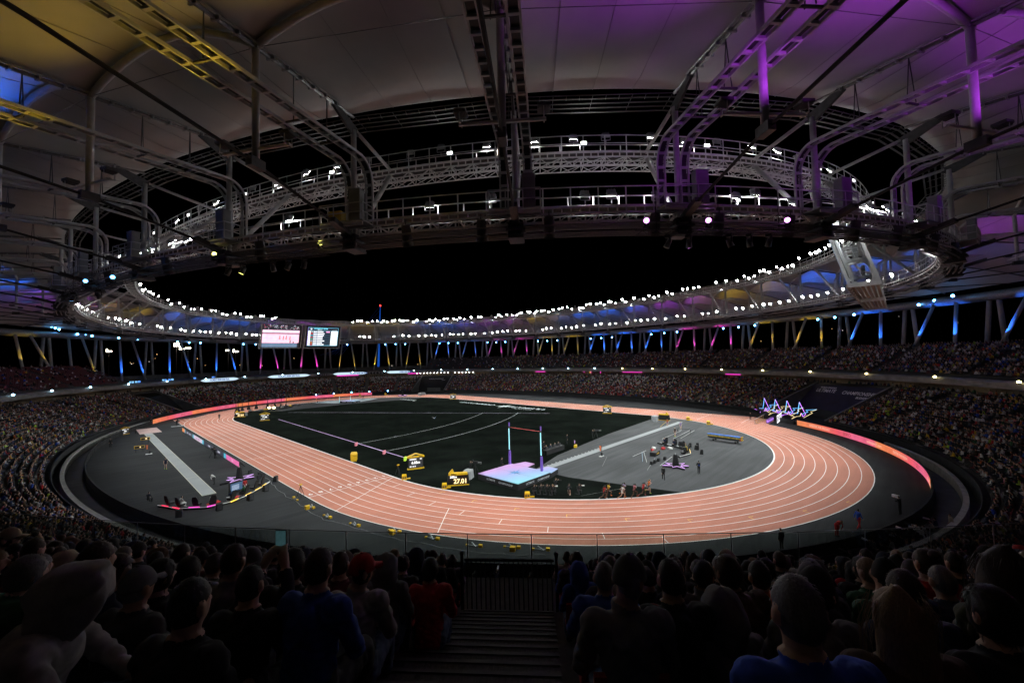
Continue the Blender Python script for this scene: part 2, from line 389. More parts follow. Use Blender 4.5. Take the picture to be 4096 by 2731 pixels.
# things worn on the head, in head space (centre of the skull at the origin, looking along +Y)
def noisy(b, amp, seed=1):
    r = random.Random(seed); b.v = [tuple(c+r.uniform(-amp, amp) for c in p) for p in b.v]; return b
def shell(rx, ry, rz, cut, nu=18, nv=12, seed=1, amp=.003, back=0.0):
    """a cap of hair over skull and nape; cut(direction) tells how far down it reaches"""
    b = MB(); rows = []
    for jx in range(nv+1):
        r_ = []
        for i in range(nu):
            t = 2*math.pi*i/nu; ph = cut(t)*jx/nv
            r_.append((rx*math.sin(ph)*math.cos(t), ry*math.sin(ph)*math.sin(t)-back*math.sin(ph)*max(0, -math.sin(t)), rz*math.cos(ph)))
        rows.append(r_)
    b.sweep(rows, closed=True); return noisy(b, amp, seed)
def crumple(b, amp):
    from mathutils import noise as mn_
    out = []
    for p in b.v:
        x, y, z = p; o = unit(V(x, y, .4*z)); f = mn_.noise((x*11, y*11, z*9))+.6*mn_.noise((x*24+5, y*24, z*15)) - .9*max(0, 1-abs(mn_.noise((x*8+9, y*8, z*12)))*6)
        out.append(tuple(np.array(p)+o*amp*f))
    b.v = out; return b
def tufts(b, n, ln, seed):
    """short locks lying over a hair cap so that its outline breaks up"""
    r = random.Random(seed); V0 = [np.array(v) for v in b.v]
    for _ in range(n):
        p = V0[r.randrange(len(V0))]; o = unit(p)
        if p[1] > .06 and p[2] < .05: continue
        dn = unit(V(0, -.35, -1.0)-o*np.dot(V(0, -.35, -1.0), o)+V(r.uniform(-.5, .5), r.uniform(-.5, .5), r.uniform(-.2, .4))); l = ln*r.uniform(.6, 1.5)
        sd = unit(np.cross(dn, o)+V(1e-4, 0, 0))*.0035; a = p+o*.001; m_ = a+dn*l*.55+o*.005; e = a+dn*l; e = unit(e)*np.linalg.norm(a)*r.uniform(.99, 1.045) if a[2] > -.06 else e; m_ = unit(m_)*np.linalg.norm(a)*1.025 if a[2] > -.06 else m_
        k = len(b.v); b.v.extend([tuple(a-sd), tuple(a+sd), tuple(m_+sd*.7), tuple(m_-sd*.7), tuple(e)]); b.f.extend([(k, k+1, k+2, k+3), (k+3, k+2, k+4)]); b.m.extend([0, 0])
    return b
WEAR = {}
def wear(kind):
    if kind in WEAR: return WEAR[kind]
    if kind == 'short_hair': m = tufts(shell(.081, .101, .122, lambda t: 1.35 if math.sin(t) > .2 else (1.62 if abs(math.cos(t)) > .75 else 2.0), seed=3, amp=.002), 420, .016, 31).mesh('hair', BLACK, True)
    elif kind == 'bob_hair': m = tufts(shell(.092, .11, .127, lambda t: 1.25 if math.sin(t) > .35 else 2.45, seed=4, amp=.004, back=.012), 420, .045, 32).mesh('hair', BLACK, True)
    elif kind == 'long_hair':
        b = MB(); rows = []
        for jx in range(15):
            v = jx/14; z = .13-.48*v; wx = (.10*math.sin(min(1, v*3.2+.08)*math.pi/2))+.03*v; wy = .085+.02*math.sin(v*3); cy = -.012-.055*v
            rows.append([(wx*math.cos(t)*(1+.05*math.sin(7*t+4*v)), cy+wy*math.sin(t)*(1 if math.sin(t) < 0 else (.95 if v < .16 else .1))*(.25+.75*min(1, v*4)), z) for t in np.linspace(0, 2*math.pi, 23)[:-1]])
        b.sweep(rows); noisy(b, .004, 5)
        r = random.Random(6)
        for k in range(90):
            t = r.uniform(math.pi*.9, math.pi*2.1); v = r.uniform(.05, .3); p = V(.1*math.cos(t), -.01+.09*math.sin(t), .12-.2*v)
            q = p + V(r.uniform(-.03, .03)+.03*math.cos(t), r.uniform(-.02, .01), -r.uniform(.06, .3)); m_ = (p+q)/2+V(.025*math.cos(t), .02*math.sin(t), 0)
            b.pipe([p, m_, q], .0011, 3)
        m = b.mesh('hair', BLACK, True)
    elif kind == 'bun_hair':
        b = shell(.083, .103, .124, lambda t: 1.4 if math.sin(t) > .2 else 2.1, seed=7, amp=.003); b.ell((0, -.085, .115), (.045, .045, .04), 10, 7); tufts(b, 260, .02, 33); m = b.mesh('hair', BLACK, True)
    elif kind == 'beanie':
        b = shell(.09, .11, .145, lambda t: 1.75, seed=8, amp=.002)
        rows = [[((.092+e)*math.cos(t), (.112+e)*math.sin(t), z) for t in np.linspace(0, 2*math.pi, 19)[:-1]] for e, z in ((.0, -.045), (.006, -.04), (.006, .0), (.0, .01))]
        b.sweep(rows); m = b.mesh('beanie', BLACK, True)
    elif kind == 'cap':
        b = shell(.088, .108, .13, lambda t: 1.6, seed=9, amp=.001)
        rows = []
        for v in np.linspace(0, 1, 6):
            y = .085+.085*v; hw = .082*math.sqrt(max(0, 1-(v*.92)**2)); rows.append([(-hw, y, .005-.012*v), (0, y+.004, .022-.012*v), (hw, y, .005-.012*v), (0, y+.004, .014-.012*v)])
        b.sweep(rows); b.ell((0, 0, .132), (.012, .012, .008), 8, 5); m = b.mesh('cap', BLACK, True)
    elif kind == 'hood':
        b = MB(); rows = []
        # rings from the collar up over the skull, opening to the front, with a soft peak at the back
        for jx in range(17):
            v = jx/16; z = -.22+.36*v; cl = .118+.014*math.sin(v*math.pi); top_ = max(0.0, (v-.55)/.45)
            rx = cl*math.sqrt(max(.0, 1-top_**2.6))+.004; ry = (.14+.012*math.sin(v*5))*math.sqrt(max(0, 1-top_**3.0))+.004; cy = -.03+.012*v+.035*top_
            r_ = []
            for t in np.linspace(0, 2*math.pi, 29)[:-1]:
                wob = 1+.03*math.sin(3*t+9*v)+.026*math.sin(7*t-14*v)+.018*math.sin(11*t+21*v)+.05*(1-v)**3-.05*math.exp(-((math.cos(t))/.12)**2)*(1 if math.sin(t) < 0 else 0)*v
                r_.append((rx*wob*math.cos(t), cy+ry*wob*math.sin(t), z))
            rows.append(r_)
        b.sweep(rows); crumple(noisy(b, .001, 10), .012); m = b.mesh('hood', BLACK, True)
    elif kind == 'peaked_hood':
        b = MB(); rows = []
        # slices from the nape to the drooping brim; the opening runs from the brim down to the chin
        Y_ = [-.165, -.159, -.142, -.117, -.082, -.045, -.005, .035, .07, .098, .122, .14, .148]
        TP = [-.02, .03, .08, .114, .134, .144, .146, .144, .141, .137, .131, .12, .1]
        BT = [-.16, -.23, -.27, -.285, -.285, -.275, -.26, -.235, -.2, -.16, -.12, -.08, -.05]
        HW = [.03, .07, .1, .12, .13, .134, .135, .131, .124, .115, .105, .095, .08]
        for i_, y in enumerate(Y_):
            zt_, zb_, hw_ = TP[i_], BT[i_], HW[i_]; r_ = []
            for t in np.linspace(0, 2*math.pi, 41)[:-1]:
                wob = 1+.018*math.sin(3*t+11*y*6)+.016*math.sin(8*t-40*y)+.01*math.sin(13*t+70*y)
                sz = math.sin(t); cz = math.copysign(abs(math.cos(t))**.8, math.cos(t))
                fold = 1-.10*math.exp(-((sz+.55+2.5*y)/.13)**2)-.06*math.exp(-((sz-.05-3*y)/.1)**2)
                r_.append((hw_*cz*wob*fold, y+.012*math.sin(5*t), (zt_+zb_)/2+(zt_-zb_)/2*sz*(1+.3*(wob-1))))
            rows.append(r_)
        b.sweep(rows); crumple(noisy(b, .0006, 11), .011); m = b.mesh('hood', BLACK, True)
    WEAR[kind] = m; return m
HEADZ = {'near': (0, .075, 1.235), 'near_slouch': (0, .22, 1.18), 'near_turn': (.03, .07, 1.235), 'near_phone': (0, .075, 1.235), 'sit': (0, .075, 1.235), 'stand': (0, .045, 1.64), 'film': (0, .045, 1.64), 'kneel': (0, .13, 1.17), 'back': (0, .045, 1.64), 'walk': (0, .045, 1.64)}
def put_on(t, kind, what, m, sc_=1.0):
    o = link({'short_hair': 'hair', 'bob_hair': 'hair', 'long_hair': 'hair', 'bun_hair': 'hair', 'peaked_hood': 'hood'}.get(what, what), wear(what), t, HEADZ[kind]); o.scale = (sc_,)*3
    if kind == 'near_turn': o.rotation_euler = (0, 0, -.85)
    o.material_slots[0].link = 'OBJECT'; o.material_slots[0].material = m
    return o

for k_ in ('stand', 'film', 'back', 'walk', 'stoop', 'kneel', 'sit', 'athlete', 'athlete_stand', 'run1', 'run2', 'run3', 'near', 'near_slouch', 'near_turn', 'near_phone'): body(k_)
# ================================================================ ground, field, track
def stad(r, n=72, y0=42.195):
    p = []
    for i in range(n+1):
        a = -math.pi + math.pi*i/n; p.append((r*math.cos(a), -y0 + r*math.sin(a)))
    for i in range(n+1):
        a = math.pi*i/n; p.append((r*math.cos(a), y0 + r*math.sin(a)))
    return p
def sheet(name, poly, z, m, parent=None):
    b = MB(); b.add([(p[0], p[1], z) for p in poly], [tuple(range(len(poly)))])
    o = b.build(name, m, parent)
    return o if parent is not None else struct(o)
def ringsheet(b, A, B, z, mi=0):
    n = len(A); b.add([(p[0], p[1], z) for p in A] + [(p[0], p[1], z) for p in B], [(i, (i+1) % n, n+(i+1) % n, n+i) for i in range(n)], mi)
def surf(name, c, sc_big, amp, fine_scale, fine_amp, rough, bump=0.0, spec=.35, tint=None, streak=0.0):
    """outdoor surface: broad wear patches, a fine grain and optional scuff streaks"""
    m = bpy.data.materials.new(name); m.use_nodes = True; n = m.node_tree; b = n.nodes['Principled BSDF']
    b.inputs['Roughness'].default_value = rough; b.inputs['Specular IOR Level'].default_value = spec
    tc = n.nodes.new('ShaderNodeTexCoord')
    def noise(scale, det, vec=None):
        o = n.nodes.new('ShaderNodeTexNoise'); o.inputs['Scale'].default_value = scale; o.inputs['Detail'].default_value = det
        n.links.new(vec or tc.outputs['Object'], o.inputs['Vector']); return o
    def rng_(src, lo, hi, a=.3, z=.7):
        r = n.nodes.new('ShaderNodeMapRange'); r.inputs['From Min'].default_value = a; r.inputs['From Max'].default_value = z
        r.inputs['To Min'].default_value = lo; r.inputs['To Max'].default_value = hi; n.links.new(src, r.inputs['Value']); return r.outputs[0]
    def mul(a, b_):
        o = n.nodes.new('ShaderNodeMath'); o.operation = 'MULTIPLY'; n.links.new(a, o.inputs[0]); n.links.new(b_, o.inputs[1]); return o.outputs[0]
    f = mul(rng_(noise(sc_big, 4).outputs['Fac'], 1-amp, 1+amp), rng_(noise(fine_scale, 3).outputs['Fac'], 1-fine_amp, 1+fine_amp))
    if streak:
        mp = n.nodes.new('ShaderNodeMapping'); mp.inputs['Scale'].default_value = (.12, 1.4, 1); mp.inputs['Rotation'].default_value = (0, 0, .5)
        n.links.new(tc.outputs['Object'], mp.inputs['Vector'])
        f = mul(f, rng_(noise(.9, 6, mp.outputs[0]).outputs['Fac'], 1-streak, 1+streak))
    sv = n.nodes.new('ShaderNodeVectorMath'); sv.operation = 'SCALE'; n.links.new(f, sv.inputs['Scale'])
    if tint is not None:
        mx = n.nodes.new('ShaderNodeMix'); mx.data_type = 'RGBA'; mx.inputs[6].default_value = (*c, 1); mx.inputs[7].default_value = (*tint, 1)
        n.links.new(rng_(noise(sc_big*2.3, 5).outputs['Fac'], 0, 1, .4, .62), mx.inputs[0]); n.links.new(mx.outputs[2], sv.inputs[0])
    else: sv.inputs[0].default_value = c
    n.links.new(sv.outputs[0], b.inputs['Base Color'])
    if bump:
        bu = n.nodes.new('ShaderNodeBump'); bu.inputs['Strength'].default_value = bump; bu.inputs['Distance'].default_value = .01
        n.links.new(noise(fine_scale*1.5, 3).outputs['Fac'], bu.inputs['Height']); n.links.new(bu.outputs[0], b.inputs['Normal'])
    return m
M_TRACK = surf('track_rubber', (.46, .172, .112), .09, .14, 9.0, .12, .75, .15, streak=.07)
M_TARMAC = surf('dark_carpet_tarmac', (.033, .034, .035), .12, .22, 14.0, .3, .95, .2, spec=.12, streak=.18)
M_DZONE = surf('grey_d_zone_carpet', (.062, .064, .066), .1, .2, 12.0, .22, .9, .2, streak=.22)
M_TURF = surf('black_turf', (.0085, .0112, .0090), .15, .35, 18.0, .4, 1.0, .3, spec=.0, tint=(.0070, .0084, .0074))
M_LINE = mat('lane_line_paint', (.78, .78, .76), .6, 0, .08, 4.0)
M_YLINE = mat('yellow_line_paint', (.72, .4, .06), .6, 0, .08, 4.0)
M_RUNWAY = surf('runway_rubber', (.30, .315, .32), .3, .08, 10.0, .1, .8, .15)
M_SAND = surf('sand', (.62, .43, .40), 1.2, .15, 20.0, .2, .95, .5)

far_ground = struct(MB().add([(-1500, -1500, -1.2), (1500, -1500, -1.2), (1500, 1500, -1.2), (-1500, 1500, -1.2)], [(0, 1, 2, 3)]).build('ground', DARK_CONC))
SS = np.linspace(0, PER, 265)[:-1]
poly = [ov(s, -2.7, 0) for s in SS]
field = struct(MB().prism([p[:2] for p in poly], -.6, 0.0).build('field_floor', M_TARMAC))
# infield
b = MB()
inner = stad(36.45)
b.add([(p[0], p[1], .004) for p in inner], [tuple(range(len(inner)))])
turf = struct(b.build('infield_turf', M_TURF))
dz = [(-21.5, -54), (-12.6, -51.4), (7.7, -48.8), (30.6, -47.5)] + [(36.42*math.cos(a), -42.195+36.42*math.sin(a)) for a in np.linspace(-.145, -math.pi/2-.52, 40)] + [(-21.5, -60)]
sheet('d_zone_carpet', dz[::-1], .008, M_DZONE)
dzo = bpy.data.objects['d_zone_carpet']
for p_, q_, w_, c_ in (((-3.5, -67), (33.5, -58.5), .05, (.02, .02, .02)), ((-7, -71.5), (20, -71.8), .05, (.02, .02, .02)), ((2, -67.5), (29, -64.5), .05, (.02, .02, .02)), ((-14, -60.5), (-8.8, -58.2), .06, (.2, .2, .2)), ((-12, -66.4), (-5, -64.4), .06, (.3, .3, .3)), ((-26.5, -65.2), (-21.5, -67.4), .03, (.4, .4, .4)), ((0, -49.2), (0, -77.5), .03, (.03, .03, .03)), ((14, -48.6), (14, -75), .03, (.03, .03, .03))):
    P_ = V(*p_, 0); Q_ = V(*q_, 0); a_ = unit(Q_-P_); N_ = V(-a_[1], a_[0], 0)*w_/2
    MB().add([(*(x[:2]), .0115) for x in (P_-N_, Q_-N_, Q_+N_, P_+N_)], [(0, 1, 2, 3)]).build('carpet_seam', mat('carpet_seam_%.2f' % c_[0], c_, .9, 0, .2, 3.0), dzo)
MB().add([(x, y, .0105) for x, y in ((8, -66.5), (17, -65.5), (18, -70.5), (9, -71.3))], [(0, 3, 2, 1)]).build('carpet_patch', mat('carpet_patch_dark', (.045, .046, .048), .9, 0, .2, 3.0), dzo)
fz = [(36.42*math.cos(a), 42.195+36.42*math.sin(a)) for a in np.linspace(.35, math.pi-.75, 40)] + [(-20, 58), (0, 58.5), (12, 56), (28, 52)]
sheet('far_d_zone_carpet', fz, .008, M_TARMAC)
sheet('high_jump_apron', [(-3.5, 77.0), (1.0, 66.0), (9.5, 62.0), (20.5, 68.5), (13.5, 76.2)], .012, mat('pale_blue_apron', (.26, .31, .33), .8, 0, .1, 2.0))
# the loop of the track
trk = MB(); ringsheet(trk, stad(36.5), stad(47.48), .02)
track = struct(trk.build('running_track', M_TRACK))
for k in range(10):
    r = 36.5 + 1.22*k; lw = .036 if 0 < k < 9 else .05
    lb = MB(); ringsheet(lb, stad(r-lw), stad(r+lw), .025)
    lb.build('lane_line', M_LINE, track)
kb = MB(); A, B = stad(36.36, 72), stad(36.46, 72); n = len(A)
kb.add([(p[0], p[1], .0) for p in A] + [(p[0], p[1], .06) for p in A] + [(p[0], p[1], .06) for p in B] + [(p[0], p[1], .0) for p in B],
       [(j*n+i, j*n+(i+1) % n, (j+1)*n+(i+1) % n, (j+1)*n+i) for j in range(3) for i in range(n)])
kb.build('inner_kerb', WHITE, track)
# straight chutes run on past the bends (laid 8 mm below the loop)
for sg, x0, y1 in ((1, 36.5, -71.0), (-1, -47.48, 64.0)):
    y0 = -42.2 if sg > 0 else 42.2
    ch = struct(MB().add([(x0, y0, .012), (x0+10.98, y0, .012), (x0+10.98, y1, .012), (x0, y1, .012)], [(0, 1, 2, 3)] if sg > 0 else [(3, 2, 1, 0)]).build('straight_chute', M_TRACK))
    for k in range(10):
        x = x0+1.22*k
        MB().add([(x-.04, y0, .016), (x+.04, y0, .016), (x+.04, y1, .016), (x-.04, y1, .016)], [(0, 1, 2, 3)]).build('lane_line', M_LINE, ch)
def mark(p, q, w_, m, name='track_mark', z=.03):
    p = V(*p, 0); q = V(*q, 0); a = unit(q-p); n_ = V(-a[1], a[0], 0)*w_/2
    c = [p-n_, q-n_, q+n_, p+n_]
    return MB().add([(x[0], x[1], z) for x in c], [(0, 1, 2, 3)]).build(name, m, track)
mark((-47.48, -40.6), (-36.5, -40.6), .09, M_LINE, 'finish_line')
mark((-47.48, -12.6), (-36.5, -12.6), .07, M_LINE)
mark((-47.3, -47.6), (-36.6, -41.2), .08, M_LINE)
mark((36.5, -56.4), (47.48, -56.4), .08, M_LINE); mark((36.5, -66), (47.48, -66), .08, M_LINE)
mark((36.5, -41), (47.48, -41), .07, M_LINE)
def bend_xy(ang, r): return (r*math.cos(ang), -42.195 + r*math.sin(ang))
for k in range(8):
    a = math.radians(180+4.0+6.3*k); r = 37.72+1.22*k
    mark(bend_xy(a, r), bend_xy(a, r+1.22), .07, M_LINE)
for k in range(9):
    a = math.radians(180+14.5+7.8*k); r = 36.5+1.22*k
    mark(bend_xy(a, r+.55), bend_xy(a, r+1.2), .08, M_YLINE)
    mark(bend_xy(a, r+.55), bend_xy(a+.012, r+.62), .08, M_YLINE)
for y in (-20, -22.4, -24.8, -27.2, -29.6, -32.0):
    k = int((-20-y)/2.4+.01); mark((-37.2-1.22*k, y), (-38.6-1.22*k, y), .07, M_YLINE)
cv = []
for i in range(15):
    t = i/14; cv.append((-43.5 + 4.7*t - .55*math.sin(math.pi*t)*-1, -60.8 + 4.3*t + .55*math.sin(math.pi*t)))
for i in range(14): mark(cv[i], cv[i+1], .08, M_LINE)
cv = [(-37+ -10.4*(i/10), 45 + 4.2*math.sin(i/10*1.5)) for i in range(11)]
for i in range(10): mark(cv[i], cv[i+1], .08, M_LINE)

def text(name, s, size, m, parent, loc, rot, align='CENTER', ext=.0, sx=1.0, bold=0.0):
    cu = bpy.data.curves.new(name, 'FONT'); cu.body = s; cu.size = size; cu.align_x = align; cu.align_y = 'CENTER'; cu.extrude = ext
    cu.offset = bold; cu.resolution_u = 3; cu.materials.append(m)
    t = bpy.data.objects.new(name, cu)
    me = bpy.data.meshes.new_from_object(t)
    bpy.data.objects.remove(t); bpy.data.curves.remove(cu)
    me.name = name
    if not me.materials: me.materials.append(m)
    o = link(name, me, parent, loc); o.rotation_euler = rot; o.scale = (sx, 1, 1)
    return o
for k in range(9):
    text('lane_number', str(k+1), 1.0, M_LINE, track, (-36.5-1.22*(k+.5), -39.55, .03), (0, 0, math.pi/2*2), bold=.02)

# long jump runway and pit, pole vault runway
lj = struct(MB().add([(-55.85, -29.4, .006), (-54.45, -29.4, .006), (-54.45, 40, .006), (-55.85, 40, .006)], [(0, 1, 2, 3)]).build('long_jump_runway', M_RUNWAY))
M_RL = mat('runway_edge_paint', (.55, .52, .40), .6, 0, .1, 3.0)
for x in (-55.85, -54.45): MB().box((x, 5.3, .012), (.07, 69.4, .008)).build('edge_line', M_RL, lj)
MB().box((-55.15, -29.4, .012), (1.4, .07, .008)).build('edge_line', M_RL, lj)
MB().box((-55.15, 37.2, .014), (1.3, .3, .012)).build('take_off_board', WHITE, lj)
MB().box((-55.15, -18, .013), (1.3, .05, .008)).build('joint_line', M_RL, lj)
pit = MB()
NX, NY = 10, 22
for i in range(NX+1):
    for j in range(NY+1):
        pit.v.append((-56.6+4.0*i/NX, 38.6+10.8*j/NY, .02+.05*random.random()*(0 < i < NX and 0 < j < NY)))
for i in range(NX):
    for j in range(NY):
        a = i*(NY+1)+j; pit.f.append((a, a+NY+1, a+NY+2, a+1)); pit.m.append(0)
struct(pit.build('sand_pit', M_SAND, smooth=True))
pv = struct(MB().add([(-21.0, -55.35, .012), (30.5, -55.35, .012), (30.5, -54.1, .012), (-21.0, -54.1, .012)], [(0, 1, 2, 3)]).build('pole_vault_runway', M_RUNWAY))
for k in range(16): MB().box((-19.5+1.0*k, -53.98, .02), (.06, .22, .03)).build('distance_mark', WHITE, pv)

# throwing sector lines and arcs on the turf
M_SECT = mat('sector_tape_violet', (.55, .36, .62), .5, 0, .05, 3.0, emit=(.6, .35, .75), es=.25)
M_ARC = mat('sector_arc_tape', (.6, .62, .6), .6, 0, .08, 3.0)
AP = (-26.4, 62.2)
def sector(p, q, w_, m, name):
    p = V(*p, 0); q = V(*q, 0); a = unit(q-p); n_ = V(-a[1], a[0], 0)*w_/2
    return MB().add([(*(x[:2]), .012) for x in (p-n_, q-n_, q+n_, p+n_)], [(0, 1, 2, 3)]).build(name, m, turf)
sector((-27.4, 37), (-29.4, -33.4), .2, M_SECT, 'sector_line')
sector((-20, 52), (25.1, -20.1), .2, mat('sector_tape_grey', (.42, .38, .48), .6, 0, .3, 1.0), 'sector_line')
for rr, a0, a1 in ((77.3, -91.8, -57.5), (87.8, -91.8, -57.2)):
    bb = MB(); NN = 40; A = []; B = []
    for i in range(NN+1):
        a = R(a0 + (a1-a0)*i/NN); A.append((AP[0]+(rr-.06)*math.cos(a), AP[1]+(rr-.06)*math.sin(a), .012)); B.append((AP[0]+(rr+.06)*math.cos(a), AP[1]+(rr+.06)*math.sin(a), .012))
    bb.add(A+B, [(i, i+1, NN+2+i, NN+1+i) for i in range(NN)]); bb.build('distance_arc', M_ARC, turf)
# event lettering on the turf, reading from the far straight
M_LOGO = mat('turf_logo_paint', (.55, .62, .6), .7, 0, .15, 2.0)
text('turf_lettering', 'ULTIMATE', 3.0, M_LOGO, turf, (30.4, -6.8, .014), (0, 0, math.pi/2), sx=1.05, bold=.04)
text('turf_lettering', 'CHAMPIONSHIP', 3.0, M_LOGO, turf, (30.4, 16.6, .014), (0, 0, math.pi/2), sx=.82, bold=.04)
text('turf_lettering', 'WORLD ATHLETICS', .9, M_LOGO, turf, (27.8, -6.8, .014), (0, 0, math.pi/2), sx=1.0, bold=.02)
def star_poly(cx, cy, ro, ri, n=8, rot=0.0, var=None):
    p = []
    for i in range(2*n):
        rr = (ro*(var[(i//2) % len(var)] if var else 1)) if i % 2 == 0 else ri
        a = rot + math.pi*i/n; p.append((cx+rr*math.cos(a), cy+rr*math.sin(a)))
    return p
b = MB(); sp_ = star_poly(30.0, 2.6, 4.6, 1.1, 8, .2, (1, .55, .9, .6, 1.0, .5, .8, .6))
b.add([(p[0], p[1], .014) for p in sp_], [tuple(range(16))]); b.build('turf_star', M_LOGO, turf)
text('turf_lettering', 'BUDAPEST', 2.0, M_LOGO, turf, (24.0, 51.0, .014), (0, 0, math.pi/2), sx=1.1, bold=.03)
# ================================================================ stands
def near_s(x, y, z, d0=0.0):
    p = G(x, y, z)[:2]; q, nn, T = base(np.linspace(0, PER, 2641)); q = q + nn*d0
    return float(np.linspace(0, PER, 2641)[np.argmin(((q-p)**2).sum(1))])
def srange(a, b, step=2.0):
    n = max(2, int(round((b-a)/step))+1); return np.linspace(a, b, n)
def section(name, prof, a, b, m, parent, closed=False, step=2.0):
    rows = []
    for s in srange(a, b, step):
        p, n_, T = base(s); rows.append([(p[0]+n_[0]*d, p[1]+n_[1]*d, z) for d, z in prof])
    return MB().sweep(rows, closed=closed).build(name, m, parent)
LR, LD0, LZ0, LDP, LZP = 19, 1.2, .9, .85, .335     # lower tier rows
UR, UD0, UZ0, UDP, UZP = 15, 18.4, 10.61, .8, .38   # upper tier rows
S_PORT_R = near_s(3200, 1610, 4.0, 8); S_PORT_C = near_s(1745, 1530, 4.0, 8); S_PORT_L = near_s(615, 1620, 3.0, 6)
PORTS = sorted([(S_PORT_R, 9.0), (S_PORT_C, 8.0), (S_PORT_L, 4.5)])
def in_port(s, pad=0.0):
    for c, h in PORTS:
        if abs((s-c+PER/2) % PER - PER/2) < h+pad: return True
    return False
S_UP_END, S_UP_START = float(s_of(R(60))), float(s_of(R(119)))    # no upper tier between these two
def has_upper(s):
    s = s % PER; return not (S_UP_END < s < S_UP_START)
M_TERR = surf('terrace_concrete', (.10, .098, .094), .3, .2, 6.0, .2, .9)
M_TERR_UP = surf('upper_terrace_concrete', (.085, .083, .08), .3, .2, 6.0, .2, .9)
M_AISLE = surf('aisle_concrete', (.27, .265, .25), .5, .15, 6.0, .15, .9)
M_TAN = surf('concourse_wall_paint', (.34, .27, .19), .3, .2, 4.0, .1, .8)
low = thing('lower_grandstand', 'lower seating bowl of concrete terraces running all round the field', 'grandstand')
upp = thing('upper_grandstand', 'upper seating tier carried above the concourse', 'grandstand')
stairs_prof = []
for i in range(LR):
    d, z = LD0+LDP*i, LZ0+LZP*i
    stairs_prof += [(d-.05, z), (d+LDP-.05, z)]
segs = []
cur = None
edges = [(c-h, c+h) for c, h in PORTS]
for k in range(len(edges)):
    a = edges[k][1]; bb = edges[(k+1) % len(edges)][0]
    if bb < a: bb += PER
    segs.append((a, bb))
for a, bb in segs:
    section('terrace', stairs_prof, a, bb, M_TERR, low)
    section('front_wall', [(.5, -.6), (.5, 1.25), (.62, 1.25), (.62, .9), (1.16, .9)], a, bb, BLACK_CLOTH, low)
section('pit_floor', [(-2.7, -.6), (.5, -.6)], 0, PER, DARK_CONC, low)
section('pit_wall', [(-.75, -.6), (-.75, .55), (-.3, .55), (-.3, -.6)], s_of(R(128)), s_of(R(286)), mat('pale_kerb_concrete', (.46, .45, .42), .85, 0, .2, 1.5, bump=.2), low)
dc = LD0+LDP*LR-.05; zc = LZ0+LZP*(LR-1)+.0
section('concourse_floor', [(dc, zc), (dc, zc+.2), (26.5, zc+.2)], 0, PER, DARK_CONC, low)
section('concourse_wall', [(26.5, zc+.2), (26.5, 9.9)], 0, PER, M_TAN, low)
# aisles
LS = list(FR) + []
def mk_aisle(parent, s0, rows, d0, z0, dp, zp, wid, m):
    b = MB(); p, n_, T = base(s0); n3 = V(n_[0], n_[1], 0); T3 = V(T[0], T[1], 0)
    for i in range(rows):
        for h in (0, 1):
            d = d0 + dp*(i + .5*h) - .05; z = z0 + zp*i + (zp*.5*h)
            c = V(p[0], p[1], 0) + n3*(d+dp*.25) + V(0, 0, z - .05 + .012)
            b.box(c, (wid, dp*.5, .1), ax=(T3, n3, V(0, 0, 1)))
            b.box(c + V(0, 0, .051) - n3*(dp*.25-.03), (wid-.1, .05, .006), ax=(T3, n3, V(0, 0, 1)))
    return b.build('aisle_stairs', m, parent)
AISLES_L = [s for s in [PER*k/42+4.0 for k in range(42)] if not in_port(s, 1.5)]
for s in AISLES_L: mk_aisle(low, s, LR, LD0, LZ0, LDP, LZP, 1.5, M_AISLE)
